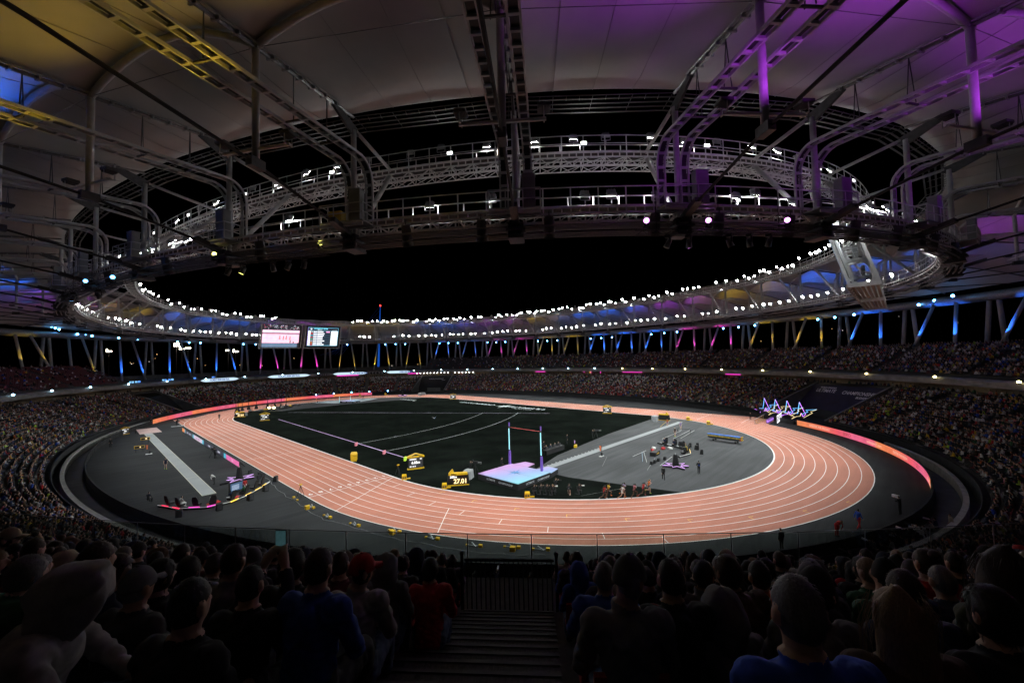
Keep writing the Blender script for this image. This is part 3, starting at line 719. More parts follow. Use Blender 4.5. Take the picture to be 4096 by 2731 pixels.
# portals cut through the lower tier
M_NAVY = mat('navy_banner', (.012, .012, .04), .6, 0, .3, .6)
for c, h, nm, lab in ((S_PORT_R, 9.0, 1, 'wide navy tunnel banner wall with event lettering behind the neon stars'),
                      (S_PORT_C, 8.0, 2, 'black tunnel portal with pale lintel at the far end of the bowl'),
                      (S_PORT_L, 4.5, 3, 'dark sloping tunnel cover with a faint star in the crowd beside the long jump')):
    t = thing('tunnel_portal', lab, 'tunnel')
    p, n_, T = base(c); n3 = V(n_[0], n_[1], 0); T3 = V(T[0], T[1], 0); O3 = V(p[0], p[1], 0)
    dB = 14.5 if nm < 3 else 11.0
    def P3(u, d, z, O3=O3, T3=T3, n3=n3): return O3 + T3*u + n3*d + V(0, 0, z)
    MB().add([P3(-h, .3, -.02), P3(h, .3, -.02), P3(h, dB, -.02), P3(-h, dB, -.02)], [(0, 1, 2, 3)]).build('floor', BLACK, t)
    for sg in (-1, 1):
        b = MB(); u0, u1 = sg*(h-.12), sg*(h+.12)
        zt = lambda d: LZ0+LZP/LDP*(d-LD0)+.75
        pts = [(.3, -.6), (.3, zt(.3)), (dB+2.5, zt(dB+2.5)), (dB+2.5, -.6)]
        A = [P3(u0, d, z) for d, z in pts]; B = [P3(u1, d, z) for d, z in pts]
        b.add(A+B, [(0, 1, 2, 3), (7, 6, 5, 4)] + [(i, 4+i, 4+(i+1) % 4, (i+1) % 4) for i in range(4)])
        b.build('side_wall', DARK_CONC, t)
        MB().bar(P3(sg*h, .25, zt(.3)+.05), P3(sg*h, dB+2.5, zt(dB+2.5)+.05), .34, .1).build('coping', CONCRETE, t)
    zt_ = LZ0+LZP/LDP*(dB-LD0)+.75
    # back wall leans with the tier
    b = MB(); b.add([P3(-h, dB-4.5, 1.9 if nm < 3 else .8), P3(h, dB-4.5, 1.9 if nm < 3 else .8), P3(h, dB+1.6, zt_+.5), P3(-h, dB+1.6, zt_+.5)], [(0, 1, 2, 3)])
    wall = b.build('banner', M_NAVY if nm == 1 else BLACK_CLOTH, t)
    MB().add([P3(-h, dB-4.5, -.6), P3(h, dB-4.5, -.6), P3(h, dB-4.5, 1.9 if nm < 3 else .8), P3(-h, dB-4.5, 1.9 if nm < 3 else .8)], [(0, 1, 2, 3)]).build('tunnel_mouth', BLACK, t)
    up = unit(P3(0, dB+1.6, zt_+.5)-P3(0, dB-4.5, 1.9)); nn_ = unit(np.cross(-T3, up)); 
    rotm = Matrix((Vector(-T3), Vector(up), Vector(np.cross(-T3, up)))).transposed()
    M_BT = mat('banner_print_white', (.8, .8, .86), .6, 0, .05, 3.0)
    mid = P3(0, dB+.1, zt_-.9)-n3*.08+V(0, 0, .08)
    if nm == 1:
        for tx, u, z, sz in (('ULTIMATE', -4.4, 0, 1.45), ('CHAMPIONSHIP', 3.9, -.1, 1.4), ('BUDAPEST', 5.6, -1.35, .85), ('WORLD ATHLETICS', -4.4, 1.05, .6)):
            text('banner_lettering', tx, sz, M_BT, wall, tuple(mid - (T3*u)*1.0 + up*(z-.1)), rotm.to_euler(), sx=.78, bold=.03)
        sb = MB(); sp_ = star_poly(0, 0, 1.5, .38, 8, .2, (1, .6, .9, .6)); sb.add([(x, y, 0) for x, y in sp_], [tuple(range(16))])
        o = sb.build('banner_star', mat('banner_star_print', (.12, .25, .6), .6, 0, .5, 1.2), wall, tuple(mid + T3*1.1 + n3*0)); o.rotation_euler = rotm.to_euler()
    elif nm == 2:
        MB().add([P3(-3.4, dB-4.54, .1), P3(3.4, dB-4.54, .1), P3(3.4, dB-4.54, 1.8), P3(-3.4, dB-4.54, 1.8)], [(0, 1, 2, 3)]).build('shutter', mat('shutter_grey', (.12, .125, .13), .6, 0, .2, 2.0), t)
        text('banner_lettering', 'ULTIMATE CHAMPIONSHIP', .85, M_BT, wall, tuple(mid - up*.2), rotm.to_euler(), sx=.75)
        text('banner_lettering', 'BUDAPEST', .5, M_BT, wall, tuple(mid - up*1.1 + T3*-4), rotm.to_euler(), sx=.75)
    else:
        sb = MB(); sp_ = star_poly(0, 0, 1.3, .35, 8, .2, (1, .6, .9, .6)); sb.add([(x, y, 0) for x, y in sp_], [tuple(range(16))])
        o = sb.build('banner_star', mat('faint_print', (.12, .12, .13), .6, 0, .1, 1.2), wall, tuple(mid)); o.rotation_euler = rotm.to_euler()
# upper tier
ups = S_UP_START; upe = S_UP_END + PER
up_prof = []
for i in range(UR):
    d, z = UD0+UDP*i, UZ0+UZP*i
    up_prof += [(d, z), (d+UDP, z)]
section('terrace', [(17.2, UZ0-.02), (UD0, UZ0-.02)] + up_prof[0:], ups, upe, M_TERR_UP, upp)
dt, zt2 = UD0+UDP*UR, UZ0+UZP*(UR-1)
section('top_walkway', [(dt, zt2), (dt+4.5, zt2), (dt+4.5, zt2-6)], ups, upe, DARK_CONC, upp)
section('soffit', [(17.2, 9.25), (20, 9.4), (27, 10.3)], 0, PER, DARK_CONC, upp)
section('rim_beam', [(16.55, 9.15), (16.55, 10.15), (17.25, 10.5), (17.25, 9.15)], 0, PER, CONCRETE, upp, closed=True)
section('far_deck', [(17.2, 10.45), (33, 10.45), (33, 12.6), (33.2, 12.6), (33.2, 9.5)], S_UP_END, S_UP_START, DARK_CONC, upp)
for sE in (S_UP_END, S_UP_START):
    b = MB(); b.add([ov(sE, 17.3, 10.4)] + [ov(sE, d, z) for d, z in up_prof] + [ov(sE, dt, 10.4)], [tuple(range(len(up_prof)+2))]); b.build('end_wall', DARK_CONC, upp)
AISLES_U = []
# ================================================================ roof
M_MEMB = mat('roof_membrane', (.43, .425, .415), .75, 0, .05, .6)
M_TRAYMESH = mat('perforated_tray', (.035, .035, .036), .5, .3, .3, 40.0)
M_POLY = mat('edge_grille_dark', (.03, .03, .031), .8, .0, .2, 2.0)
roof = thing('stadium_roof', 'ring of white membrane roof on arched ribs and radial cables above the stands', 'roof')
ZN = 33.2
def z_up(d): return float(np.interp(d, [-.3, 0, 8.7, 17.5, 27, 35], [34.4, 34.2, 32.95, 31.7, 29.9, 28.0]))
def z_lo(d): return float(np.interp(d, [0, 8.7, 17.5, 27, 35], [25.2, 26.65, 27.35, 27.6, 27.4]))
def rise(d): return float(np.interp(d, [-.3, 1.5, 5, 8.7, 12, 16, 21, 26, 31, 34.5], [.2, .4, 1.2, 2.2, 1.9, 1.6, 2.2, 1.5, .8, .0]))
DS = [-.3, 1.5, 3.5, 6, 7.6, 8.7, 9.8, 12, 14.5, 17.5, 21, 24, 28, 31, 34.5]
for i in range(NF):
    a, b_ = bay(i); rows = []
    for d in DS:
        pa, pb = ov(a, d, z_up(d)+.25), ov(b_, d, z_up(d)+.25); r_ = []
        for k in range(13):
            u = k/12; q = pa*(1-u)+pb*u; q = q + V(0, 0, rise(d)*math.sin(math.pi*u)**.85); r_.append(q)
        rows.append(r_)
    MB().sweep(rows, closed=False).build('membrane_panel', M_MEMB, roof, smooth=True)
    if i < 8 or i > 43:
        for u in (.25, .5, .75):
            MB().pipe([ov(a, d, z_up(d)+.2)*(1-u)+ov(b_, d, z_up(d)+.2)*u+V(0, 0, rise(d)*math.sin(math.pi*u)**.85) for d in DS], .022, 4).build('membrane_seam', mat('membrane_seam_grey', (.33, .325, .315), .8, 0, .05, 1.0), roof)
    for dA, rr in ((8.7, .2), (21, .2)):
        if dA > 9 and not (i < 8 or i > 42): continue
        pa, pb = ov(a, dA, z_up(dA)), ov(b_, dA, z_up(dA)); pts = []
        for k in range(15):
            u = k/14; q = pa*(1-u)+pb*u; pts.append(q + V(0, 0, (rise(dA)-.08)*math.sin(math.pi*u)**.85))
        MB().pipe(pts, rr, 8).build('arch_rib', WHITE_STEEL, roof, smooth=True)
        MB().tube(pa, pb, .022, n=5).build('tie_cable', CABLE, roof)
    # dark grille along the membrane's free edge
    b = MB()
    for k, d in enumerate((-.45, -.9, -1.35, -1.8)):
        b.bar(ov(a, d, 34.25-.05*k), ov(b_, d, 34.25-.05*k), .16, .04)
    b.build('edge_grille', M_POLY, roof)
    b = MB()
    for k in range(13):
        u = k/12; s_ = a+(b_-a)*u
        b.bar(ov(s_, -.3, 34.3), ov(s_, -.62 if k % 3 else -1.9, 34.15), .035, .06)
    b.bar(ov(a, -.3, 34.42), ov(b_, -.3, 34.42), .05, .05)
    b.build('edge_bracket', mat('bracket_dark_grey', (.12, .12, .125), .5, .3, .1, 3.0), roof)
for i, s in enumerate(FR):
    n3, T3 = nrm(s), tan_(s); du = dup_ring(s)
    th = math.degrees(th_of(s)); hue = hue_at(th); near = (i < 9 or i > 41)
    MB().pipe([ov(s, d, z_up(d)) for d in (0, 8.7, 17.5, 27, 34.5)], .11, 6).build('upper_cable', CABLE, roof)
    MB().pipe([ov(s, d, z_lo(d)) for d in (0, 8.7, 17.5, 27, 34.5)], .09, 6).build('lower_cable', BLACK, roof)
    MB().tube(ov(s, 0, 25.2), ov(s, 0, ZN), .2, n=10).build('ring_post', WHITE_STEEL, roof, smooth=True)
    MB().tube(ov(s, 8.7, z_lo(8.7)), ov(s, 8.7, z_up(8.7)), .19, n=10).build('mast_post', WHITE_STEEL, roof, smooth=True)
    MB().tube(ov(s, -.3, ZN+.1), ov(s, du+.4, 32.6), .14, n=8).build('inner_strut', WHITE_STEEL, roof, smooth=True)
    MB().tube(ov(s, -.2, 25.4), ov(s, du+.5, 32.1), .19, n=8).build('diagonal_strut', WHITE_STEEL, roof, smooth=True)
    b = MB()
    A = [ov(s, d, z)+T3*.09 for d, z in ((-.55, 33.0), (-.4, 33.5), (2.2, 34.15), (2.4, 33.7), (.3, 32.8))]
    B = [p - T3*.18 for p in A]
    b.add(A+B, [(0, 1, 2, 3, 4), (9, 8, 7, 6, 5)] + [(k, 5+k, 5+(k+1) % 5, (k+1) % 5) for k in range(5)])
    b.build('gusset', DARK_STEEL, roof)
    if near:
        # clamps along the upper cable and V hangers of the trays
        b = MB()
        for d in np.arange(2.2, 30, 1.1): b.box(ov(s, d, z_up(d)+.02), (.5, .1, .26), ax=(T3, n3, V(0, 0, 1)))
        for sg in (-.22, .22):
            b.pipe([ov(s, d, z_up(d)+.12)+T3*sg for d in (2, 8.7, 17.5, 27, 34.5)], .05, 5)
        b.build('cable_clamp', GREY_STEEL, roof)
        for d in (3.0, 6.0, 11.6, 15.5, 19.5, 23.5):
            b = MB(); top = ov(s, d, z_up(d)-.1); zb = float(np.interp(d, [0, 8.7, 30], [30.9, 30.3, 28.9]))
            for sg in (-1, 1): b.tube(top, ov(s, d, zb)+n3*(.14*sg)+T3*.45*sg*.3, .03, n=5)
            b.bar(ov(s, d, zb)-T3*.98, ov(s, d, zb)+T3*.98, .1, .1)
            b.build('tray_hanger', DARK_STEEL, roof)
    # paired ladder trays that bend down to the lower walkway
    zt0 = lambda d: float(np.interp(d, [0, 8.7, 30], [30.9, 30.3, 28.9]))
    path = [(d, zt0(d)) for d in ((30, 24, 18, 12, 8.7, 5, 2.0) if near else (12, 8.7, 5, 2.0))]
    cx, cz, rr = .9, 29.3, 1.55
    path += [(cx - rr*math.sin(a)*1.0, cz + rr*math.cos(a)) for a in np.linspace(.1, math.pi/2, 7)]
    path += [(cx-rr, 28.0), (cx-rr, 26.4)]
    for sg in (-1, 1):
        off = T3*(.85*sg); b = MB(); P_ = [ov(s, d, z)+off for d, z in path]
        for e in (-1, 1):
            rows = []
            for k, q in enumerate(P_):
                a = unit(P_[min(k+1, len(P_)-1)] - P_[max(k-1, 0)]); up = np.cross(T3, a); c = q + T3*(.27*e)
                rows.append([c+T3*.05+up*.08, c-T3*.05+up*.08, c-T3*.05-up*.08, c+T3*.05-up*.08])
            b.sweep(rows)
        # rungs and tray plates
        L_ = np.concatenate([[0], np.cumsum([np.linalg.norm(P_[k+1]-P_[k]) for k in range(len(P_)-1)])])
        st = .95 if near else 1.6
        for l in np.arange(.3, L_[-1], st):
            k = min(np.searchsorted(L_, l)-1, len(P_)-2); k = max(k, 0); u = (l-L_[k])/(L_[k+1]-L_[k]); q = P_[k]*(1-u)+P_[k+1]*u
            a = unit(P_[k+1]-P_[k]); up = np.cross(T3, a)
            b.box(q, (.5, .16, .13), ax=(T3, a, up))
        if near:
            rows = []
            for k, q in enumerate(P_):
                a = unit(P_[min(k+1, len(P_)-1)] - P_[max(k-1, 0)]); up = np.cross(T3, a); c = q + up*.11
                rows.append([c+T3*.2, c-T3*.2])
            pl_ = MB().sweep(rows, closed=False)
        tr_ = b.build('ladder_tray', WHITE_STEEL, roof)
        if near: pl_.build('tray_mesh', M_TRAYMESH, tr_)
    if near or hue:
        b = MB(); zc_ = z_lo(8.7)+.75
        b.bar(ov(s, 8.7, zc_)-T3*2.1, ov(s, 8.7, zc_)+T3*2.1, .13, .13)
        for sg in (-1, 1):
            e = ov(s, 8.7, zc_)+T3*2.0*sg
            for k in (-1, 1): b.bar(e+n3*.26*k, e+n3*.26*k+V(0, 0, .5), .04, .04)
            b.bar(e-n3*.28, e+n3*.28, .05, .05)
        fx = b.build('light_bracket', WHITE_STEEL, roof)
        for sg in (-1, 1):
            e = ov(s, 8.7, zc_+.55)+T3*2.0*sg; b = MB(); b.box(e, (.62, .62, .16), ax=(T3, n3, V(0, 0, 1)))
            for k in range(-3, 4): b.box(e+T3*.08*k-V(0, 0, .12), (.02, .55, .1), ax=(T3, n3, V(0, 0, 1)))
            b.build('wash_light', DARK_STEEL, fx)
            if hue:
                pw = {'blue': 3000, 'yellow': 900, 'magenta': 1500}[hue]
                pw *= {0: 2.2, 1: .55, 2: .5, 3: 0, 4: .8, 5: .5, 6: .55, 7: .4, 8: .5, 9: .5, 10: .5, 11: .7, 12: 1.0, 45: 1.2, 44: .6, 43: .5, 42: .5, 41: .7}.get(i, .95)
                hc = HUES['violet'] if hue == 'magenta' else HUES[hue]
                spot('wash_beam', fx, tuple(e+V(0, 0, .15)), tuple(ov(s, 9.5 if i in (4, 5, 6) else 14.5, 34)+T3*5.5*sg), pw, hc, 95, .9, .2)
    if hue and i in (0, 1, 2, 4, 5, 6):
        for sg in (-1, 1): spot('tray_beam', fx, tuple(ov(s, 9.2 if i < 3 else 11.5, z_lo(8.7)+1.6)+T3*1.7*sg), tuple(ov(s, 14.5 if i < 3 else 7.0, 29.9)+T3*.6*sg), {'blue': 420, 'yellow': 300, 'magenta': 330}[hue], HUES['violet'] if hue == 'magenta' else HUES[hue], 70, .6, .15)
    b = MB(); b.box(ov(s, 8.7, z_lo(8.7)), (.4, .9, .5), ax=(T3, n3, V(0, 0, 1))); b.build('cable_clamp_node', DARK_STEEL, roof)
# outer ring beam
rows = []
for s in SS[::2]:
    c = ov(s, 35, 26.4); n3 = nrm(s); rows.append([c+n3*1.1*math.cos(a)+V(0, 0, 1.0*math.sin(a)) for a in np.linspace(0, 2*math.pi, 9)[:-1]])
MB().sweep(rows, loop=True).build('outer_ring_beam', GREY_STEEL, roof, smooth=True)
# supports: splayed lit columns on the frames, narrower grey pairs between them
M_COLUMN = mat('column_paint', (.36, .36, .37), .5, 0, .1, 1.0)
for i, s in enumerate(FR):
    if (i < 8 or i > 43): continue          # behind the camera
    for half in (0, 1):
        if half: s = sum(bay(i))/2
        th = math.degrees(th_of(s)); hue = hue_at(th) if not half else None; zb = zt2 if has_upper(s) else 11.0
        n3, T3 = nrm(s), tan_(s); c0 = ov(s, 34.5, 0)
        nm_ = {'blue': 'blue', 'yellow': 'yellow', 'magenta': 'pink', None: 'grey'}[hue]
        t = thing('roof_support', ('pair of splayed tubular roof columns lit %s from below' % nm_) if not half else 'pair of plain grey roof columns between the lit pairs', 'column', tuple(c0+V(0, 0, zb)), 0, ('roof supports lit %s' % nm_) if not half else 'plain grey roof supports')
        def loc(p): return p - c0 - V(0, 0, zb)
        for sg in (-1, 1):
            if not half: MB().tube(loc(ov(s, 30.8, zb)+T3*(4.2*sg)), loc(ov(s, 34.4, 26.0)+T3*2.2*sg), .34, n=12).build('column', M_COLUMN, t, smooth=True)
            else: MB().tube(loc(ov(s, 35.0, zb)+T3*(1.65*sg)), loc(ov(s, 35.2, 26.0)+T3*.8*sg), .42, n=12).build('column', M_COLUMN, t, smooth=True)
            if hue:
                q = ov(s, 27.6, zb+.1)+T3*(4.9*sg)
                MB().box(loc(q), (.4, .3, .25)).build('uplight', BLACK, t)
                spot('uplight_beam', t, tuple(loc(q+V(0, 0, .3))), tuple(loc(ov(s, 32.6, zb+5.6)+T3*3.1*sg)), {'blue': 8500, 'yellow': 2500, 'magenta': 4600}[hue]*(1.6 if 270 < th or th < 30 else 1.0), HUES[hue], 31, .7, .08)
# ring cables: five bright strands below the lower walkway
rc = thing('tension_ring', 'bundle of grey zinc ring cables with cast clamps under the lower walkway', 'ring cables')
for k, (d, z) in enumerate(((-.55, 24.95), (-.25, 24.95), (.1, 24.95), (-.55, 24.45), (-.1, 24.45), (.35, 24.45), (.5, 24.95))):
    MB().pipe([ov(s, d, z) for s in SS], .07, 8, closed=True).build('ring_cable', BRIGHT_CABLE, rc, smooth=True)
for s in FR:
    n3, T3 = nrm(s), tan_(s); b = MB(); ax = (T3, n3, V(0, 0, 1))
    b.box(ov(s, 0, 24.7), (1.3, 1.7, .16), ax=ax); b.box(ov(s, 0, 24.2), (1.0, 1.5, .14), ax=ax); b.box(ov(s, 0, 25.15), (1.0, 1.5, .14), ax=ax)
    for sg in (-.45, .45): b.box(ov(s, 0, 24.7)+T3*sg, (.14, 1.3, 1.05), ax=ax)
    b.bar(ov(s, 0, 25.0), ov(s, 2.6, 25.7), .5, .34)
    b.build('ring_clamp', DARK_STEEL, rc)
# ================================================================ ring walkways
M_GRATE = mat('dark_grating', (.05, .05, .052), .7, .1, .3, 12.0)
M_WALK = mat('walkway_silver_paint', (.66, .67, .68), .35, .15, .1, 3.0)
def walkway(name, label, dd, z0, width, rail_h, near_detail):
    t = thing(name, label, 'walkway')
    for i in range(NF):
        a, b_ = bay(i); near = (i < 9 or i > 41); npo = 6 if near else 5
        us = np.linspace(0, 1, npo+1); ss = [a+(b_-a)*u for u in us]
        do = [dd(s) for s in ss]
        b = MB(); g = MB()
        for e, dofs in ((0, -width/2), (1, width/2)):
            for k in range(npo):
                p, q = ov(ss[k], do[k]+dofs, z0), ov(ss[k+1], do[k+1]+dofs, z0)
                b.bar(p, q, .08, .16); b.bar(p-V(0, 0, .42), q-V(0, 0, .42), .08, .12)
                for f in (0, .34, .67):
                    m_ = p*(1-f)+q*f; b.bar(m_-V(0, 0, .36), m_-V(0, 0, .08), .07, .07)
                g.bar(p+V(0, 0, rail_h), q+V(0, 0, rail_h), .06, .06); g.bar(p+V(0, 0, rail_h*.52), q+V(0, 0, rail_h*.52), .045, .045)
                g.bar(p, p+V(0, 0, rail_h), .065, .065)
                if k == npo-1: g.bar(q, q+V(0, 0, rail_h), .065, .065)
        for k in range(npo):
            p, q = ov(ss[k], do[k]-width/2, z0-.42), ov(ss[k], do[k]+width/2, z0-.42); r_, s_ = ov(ss[k+1], do[k+1]-width/2, z0-.42), ov(ss[k+1], do[k+1]+width/2, z0-.42)
            b.bar(p, q, .07, .1); b.bar(p, s_, .06, .06)
        if near:
            l_ = MB(); zb_ = z0-1.0
            for dofs in (-width/2, width/2):
                for k in range(npo):
                    p, q = ov(ss[k], do[k]+dofs*.8, zb_), ov(ss[k+1], do[k+1]+dofs*.8, zb_); pt, qt = ov(ss[k], do[k]+dofs, z0-.42), ov(ss[k+1], do[k+1]+dofs, z0-.42); m_ = (p+q)/2
                    l_.bar(p, q, .07, .07); l_.bar(pt, m_, .045, .045); l_.bar(m_, qt, .045, .045); l_.bar(p, pt, .05, .05)
            for k in range(npo): l_.bar(ov(ss[k], do[k]-width*.4, zb_), ov(ss[k], do[k]+width*.4, zb_), .05, .05); l_.bar(ov(ss[k], do[k]-width*.4, zb_), ov(ss[k+1], do[k+1]+width*.4, zb_), .04, .04)
            l_.build('lattice', M_WALK, t)
            c_ = MB()
            for k in range(npo):
                p, q = ov(ss[k], do[k]+width*.5, z0-.3), ov(ss[k+1], do[k+1]+width*.5, z0-.3)
                c_.pipe([p*(1-f)+q*f-V(0, 0, .22*math.sin(math.pi*f)+.05*(k % 2)) for f in np.linspace(0, 1, 7)], .022, 4)
            c_.build('loose_cable', BLACK, t)
        b.build('deck_truss', M_WALK, t); g.build('handrail', M_WALK, t)
        rows = [[ov(ss[k], do[k]-width/2+.06, z0+.02), ov(ss[k], do[k]+width/2-.06, z0+.02), ov(ss[k], do[k]+width/2-.06, z0-.01), ov(ss[k], do[k]-width/2+.06, z0-.01)] for k in range(npo+1)]
        MB().sweep(rows).build('grating', M_GRATE, t)
    return t
wu = walkway('upper_walkway', 'white railed lighting walkway on the inner upper ring of the roof', dup_ring, 32.5, 1.5, 1.35, True)
wl = walkway('lower_walkway', 'white railed walkway above the ring cables at the roof edge', lambda s: -.55, 26.2, 1.7, 1.35, True)
# platforms with grey cabinets at the near frames
for i in (0, 1, 2, 3, 4, 5, 6, 7, 44, 45):
    s = FR[i]; n3, T3 = nrm(s), tan_(s); ax = (T3, n3, V(0, 0, 1))
    t = thing('service_platform', ('railed service platform with a grey cabinet and a yellow box beside the near walkway' if i in (2, 44) else 'railed service platform with a tall grey cabinet hung on the walkway at a roof post'), 'platform', tuple(ov(s, .95, 25.75)), 0, 'service platforms with a yellow box' if i in (2, 44) else 'service platforms along the near walkway')
    o3 = ov(s, .95, 25.75)
    def lc(d, u, z): return ov(s, .95+d, 25.75+z)+T3*u-o3
    MB().box(lc(0, 0, .1), (3.4, 1.3, .1), ax=ax).build('floor_plate', GREY_STEEL, t)
    b = MB()
    for u in (-1.7, -.57, .57, 1.7): b.bar(lc(.65, u, .1), lc(.65, u, 1.35), .06)
    for u in (-1.7, 1.7): b.bar(lc(-.6, u, .1), lc(-.6, u, 1.35), .06)
    for z in (.7, 1.35):
        b.bar(lc(.65, -1.7, z), lc(.65, 1.7, z), .055)
        for u in (-1.7, 1.7): b.bar(lc(-.6, u, z), lc(.65, u, z), .055)
    b.bar(lc(.65, -1.7, -.15), lc(.65, 1.7, -.15), .09, .2)
    b.build('guard_rail', WHITE_STEEL, t)
    cb = MB(); cb.box(lc(.2, .95, 1.25), (.85, .6, 2.2), ax=ax); cb.box(lc(.2, .95, 2.38), (.92, .68, .06), ax=ax)
    cb.build('cabinet', mat('cabinet_grey', (.22, .23, .235), .5, .1, .1, 2.0), t)
    MB().box(lc(.2, .95, 1.3)+n3*.305, (.7, .02, 1.7), ax=ax).build('cabinet_door', mat('cabinet_door_grey', (.19, .2, .205), .5, .1, .1, 2.0), t)
    if i in (2, 44): MB().box(lc(.2, -.6, .55), (1.0, .6, .8), ax=ax).build('equipment_box', mat('yellow_box', (.5, .35, .05), .5, 0, .2, 3.0), t)
# black loudspeakers hung under the near walkway
for j, (i, u) in enumerate(((0, .35), (1, .3), (2, -.2), (2, .35), (3, -.16), (3, .2), (4, -.25), (4, .25), (5, -.25), (5, .3), (6, -.2), (6, .3), (7, .2), (45, .4))):
    a, b_ = bay(i); s = a+(b_-a)*(u % 1); n3, T3 = nrm(s), tan_(s)
    t = thing('hanging_loudspeaker', 'dark round loudspeaker horn hung below the near roof walkway', 'loudspeaker', tuple(ov(s, .35, 24.9)), 0, 'loudspeakers under the near walkway')
    MB().tube((0, 0, .7), (0, 0, 1.1), .03, n=6).build('hanger', BLACK, t)
    aim = -n3*.55 + V(0, 0, -.85)
    MB().tube((0, 0, .75), tuple(unit(aim)*.75), .3, .42, 12).build('horn', mat('speaker_shell', (.07, .068, .066), .6, 0, .15, 3.0), t, smooth=True)
    MB().tube(tuple(unit(aim)*.72), tuple(unit(aim)*.78), .38, .38, 12).build('grille', BLACK, t)

# ---------------------------------------------------------------- floodlights
LENS = glow('floodlight_lens', (1.0, 1.0, .97), LENS_E)
LENS_DIM = mat('floodlight_glass_off', (.3, .3, .3), .2, 0, 0)
def flood_mesh(lit):
    b = MB(); b.box((0, 0, 0), (.62, .16, .5)); b.box((0, .1, 0), (.5, .06, .4))
    for k in (-2, -1, 0, 1, 2): b.box((.11*k, .16, 0), (.02, .12, .38))
    h = b.mesh('housing', GREY_STEEL)
    l = MB().box((0, -.09, 0), (.56, .03, .44)).mesh('lens', LENS if lit else LENS_DIM)
    y = MB(); y.bar((-.36, 0, 0), (-.36, .05, -.45), .05); y.bar((.36, 0, 0), (.36, .05, -.45), .05); y.bar((-.36, .05, -.45), (.36, .05, -.45), .05); y.bar((0, .05, -.45), (0, .05, -.8), .07)
    return h, l, y.mesh('yoke', WHITE_STEEL)
FM = {True: flood_mesh(True), False: flood_mesh(False)}
def floodlight(pos, look, lit, lab, grp, scale=1.0):
    t = thing('floodlight', lab, 'floodlight', tuple(pos), 0, grp); t.scale = (scale,)*3
    d = unit(np.asarray(look)-np.asarray(pos)); q = Vector(d).to_track_quat('-Y', 'Z').to_euler()
    h, l, y = FM[lit]
    o = link('housing', h, t); o.rotation_euler = q
    o2 = link('lens', l, t); o2.rotation_euler = q
    o3 = link('yoke', y, t); o3.rotation_euler = (0, 0, math.atan2(-d[0]*-1, d[1])*-1+math.pi if False else math.atan2(d[1], d[0])+math.pi/2)
    return t
nfl = 0; rf = random.Random(17)
LU = 'lit floodlight on the upper roof walkway, aimed at the field'; LL = 'lit floodlight on the lower roof walkway, aimed at the field'
for i in range(NF):
    a, b_ = bay(i); th = math.degrees(th_of((a+b_)/2)); s_mid = (a+b_)/2
    near = (i < 9 or i > 41)
    screens = 79 < th < 101
    aim = ov(s_mid, -31 if not (60 < th < 120 or 240 < th < 300) else -36, 0)
    # upper ring
    if not screens:
        full = 101 > th or th > 300
        us = np.linspace(.1, .88, 6)
        for k, u in enumerate(us):
            s = a+(b_-a)*(u+rf.uniform(-.035, .035)); d0 = dup_ring(s)
            lit = True if (not near) else (i in (3, 4, 5, 6, 7, 8) and k in (0, 2)) or (i in (0, 2, 44, 45) and k == 4) or (i in (1, 43) and k in (0, 2))
            if not near and 101 < th < 125 and k in (2, 5) : lit = False
            if near and k % 2: continue
            if not near and rf.random() < .16: continue
            if not near and rf.random() < .1: lit = False
            floodlight(ov(s, d0-.55, 34.3+.3*rf.random()-(.75 if (not near and rf.random() < .28) else 0)), ov(s+random.uniform(-25, 25), -55+random.uniform(-12, 12), 0), lit, LU if lit else 'unlit floodlight on the near stretch of the upper walkway', 'lit floodlights of the upper ring' if lit else 'unlit floodlights of the near upper ring', rf.uniform(.72, 1.1) if not near else 1.0); nfl += 1
    for k, u in enumerate(np.linspace(.22, .86, 4)):
        if screens: break
        s = a+(b_-a)*(u+rf.uniform(-.05, .05))
        if not near and rf.random() < .12: continue
        lit = (not near and rf.random() > .1) or (i in (3, 4, 5, 6, 7) and k in (1, 2, 3)) or (i in (1, 2) and k in (1, 3)) or (i in (0, 44) and k < 2) or i == 45
        if near and not lit and k % 2 == 0: continue
        floodlight(ov(s, -1.0, 27.3+.5*rf.random()), ov(s+random.uniform(-20, 20), -45+random.uniform(-10, 10), 0), lit, LL if lit else 'unlit floodlight on the near stretch of the lower walkway', 'lit floodlights of the lower ring' if lit else 'unlit floodlights of the near lower ring', rf.uniform(.7, 1.1) if not near else 1.0); nfl += 1
    if not screens:
        # the bank's light
        q = ov(s_mid, dup_ring(s_mid)-1.2, 33.5)
        bl = spot('floodlight_beam', wu, tuple(q), tuple(aim), FLOOD_W*(1.0 if not near else .8)*(.75 if 100 < th < 215 else (1.25 if th > 268 else 1.0)), (.93, 1.0, .995), 100, .45, .5)
# small white lamps added on the upper walkway to brighten the membrane's inner edge
for i in range(NF):
    a, b_ = bay(i); near = (i < 9 or i > 41)
    for u in (.5,):
        s = a+(b_-a)*u; d0 = dup_ring(s); q = ov(s, d0+.9, 33.1); T3, n3 = tan_(s), nrm(s)
        t = thing('added_membrane_lamp', 'small white lamp added on the outer rail of the upper walkway to brighten the membrane', 'added lamp', tuple(q), 0, 'added white lamps of the upper walkway')
        MB().box((0, 0, 0), (.5, .2, .3), ax=(T3, n3, V(0, 0, 1))).build('housing', GREY_STEEL, t); MB().box(n3*.11, (.42, .02, .22), ax=(T3, n3, V(0, 0, 1))).build('lens', glow('added_lamp_lens', (1, 1, 1), 8), t)
        spot('wash_beam', t, tuple(n3*.2+V(0, 0, .05)), tuple(n3*9+V(0, 0, 3.4)), 300 if near else 220, (.97, 1.0, .98), 128, .55, .2)
print('floodlights', nfl)
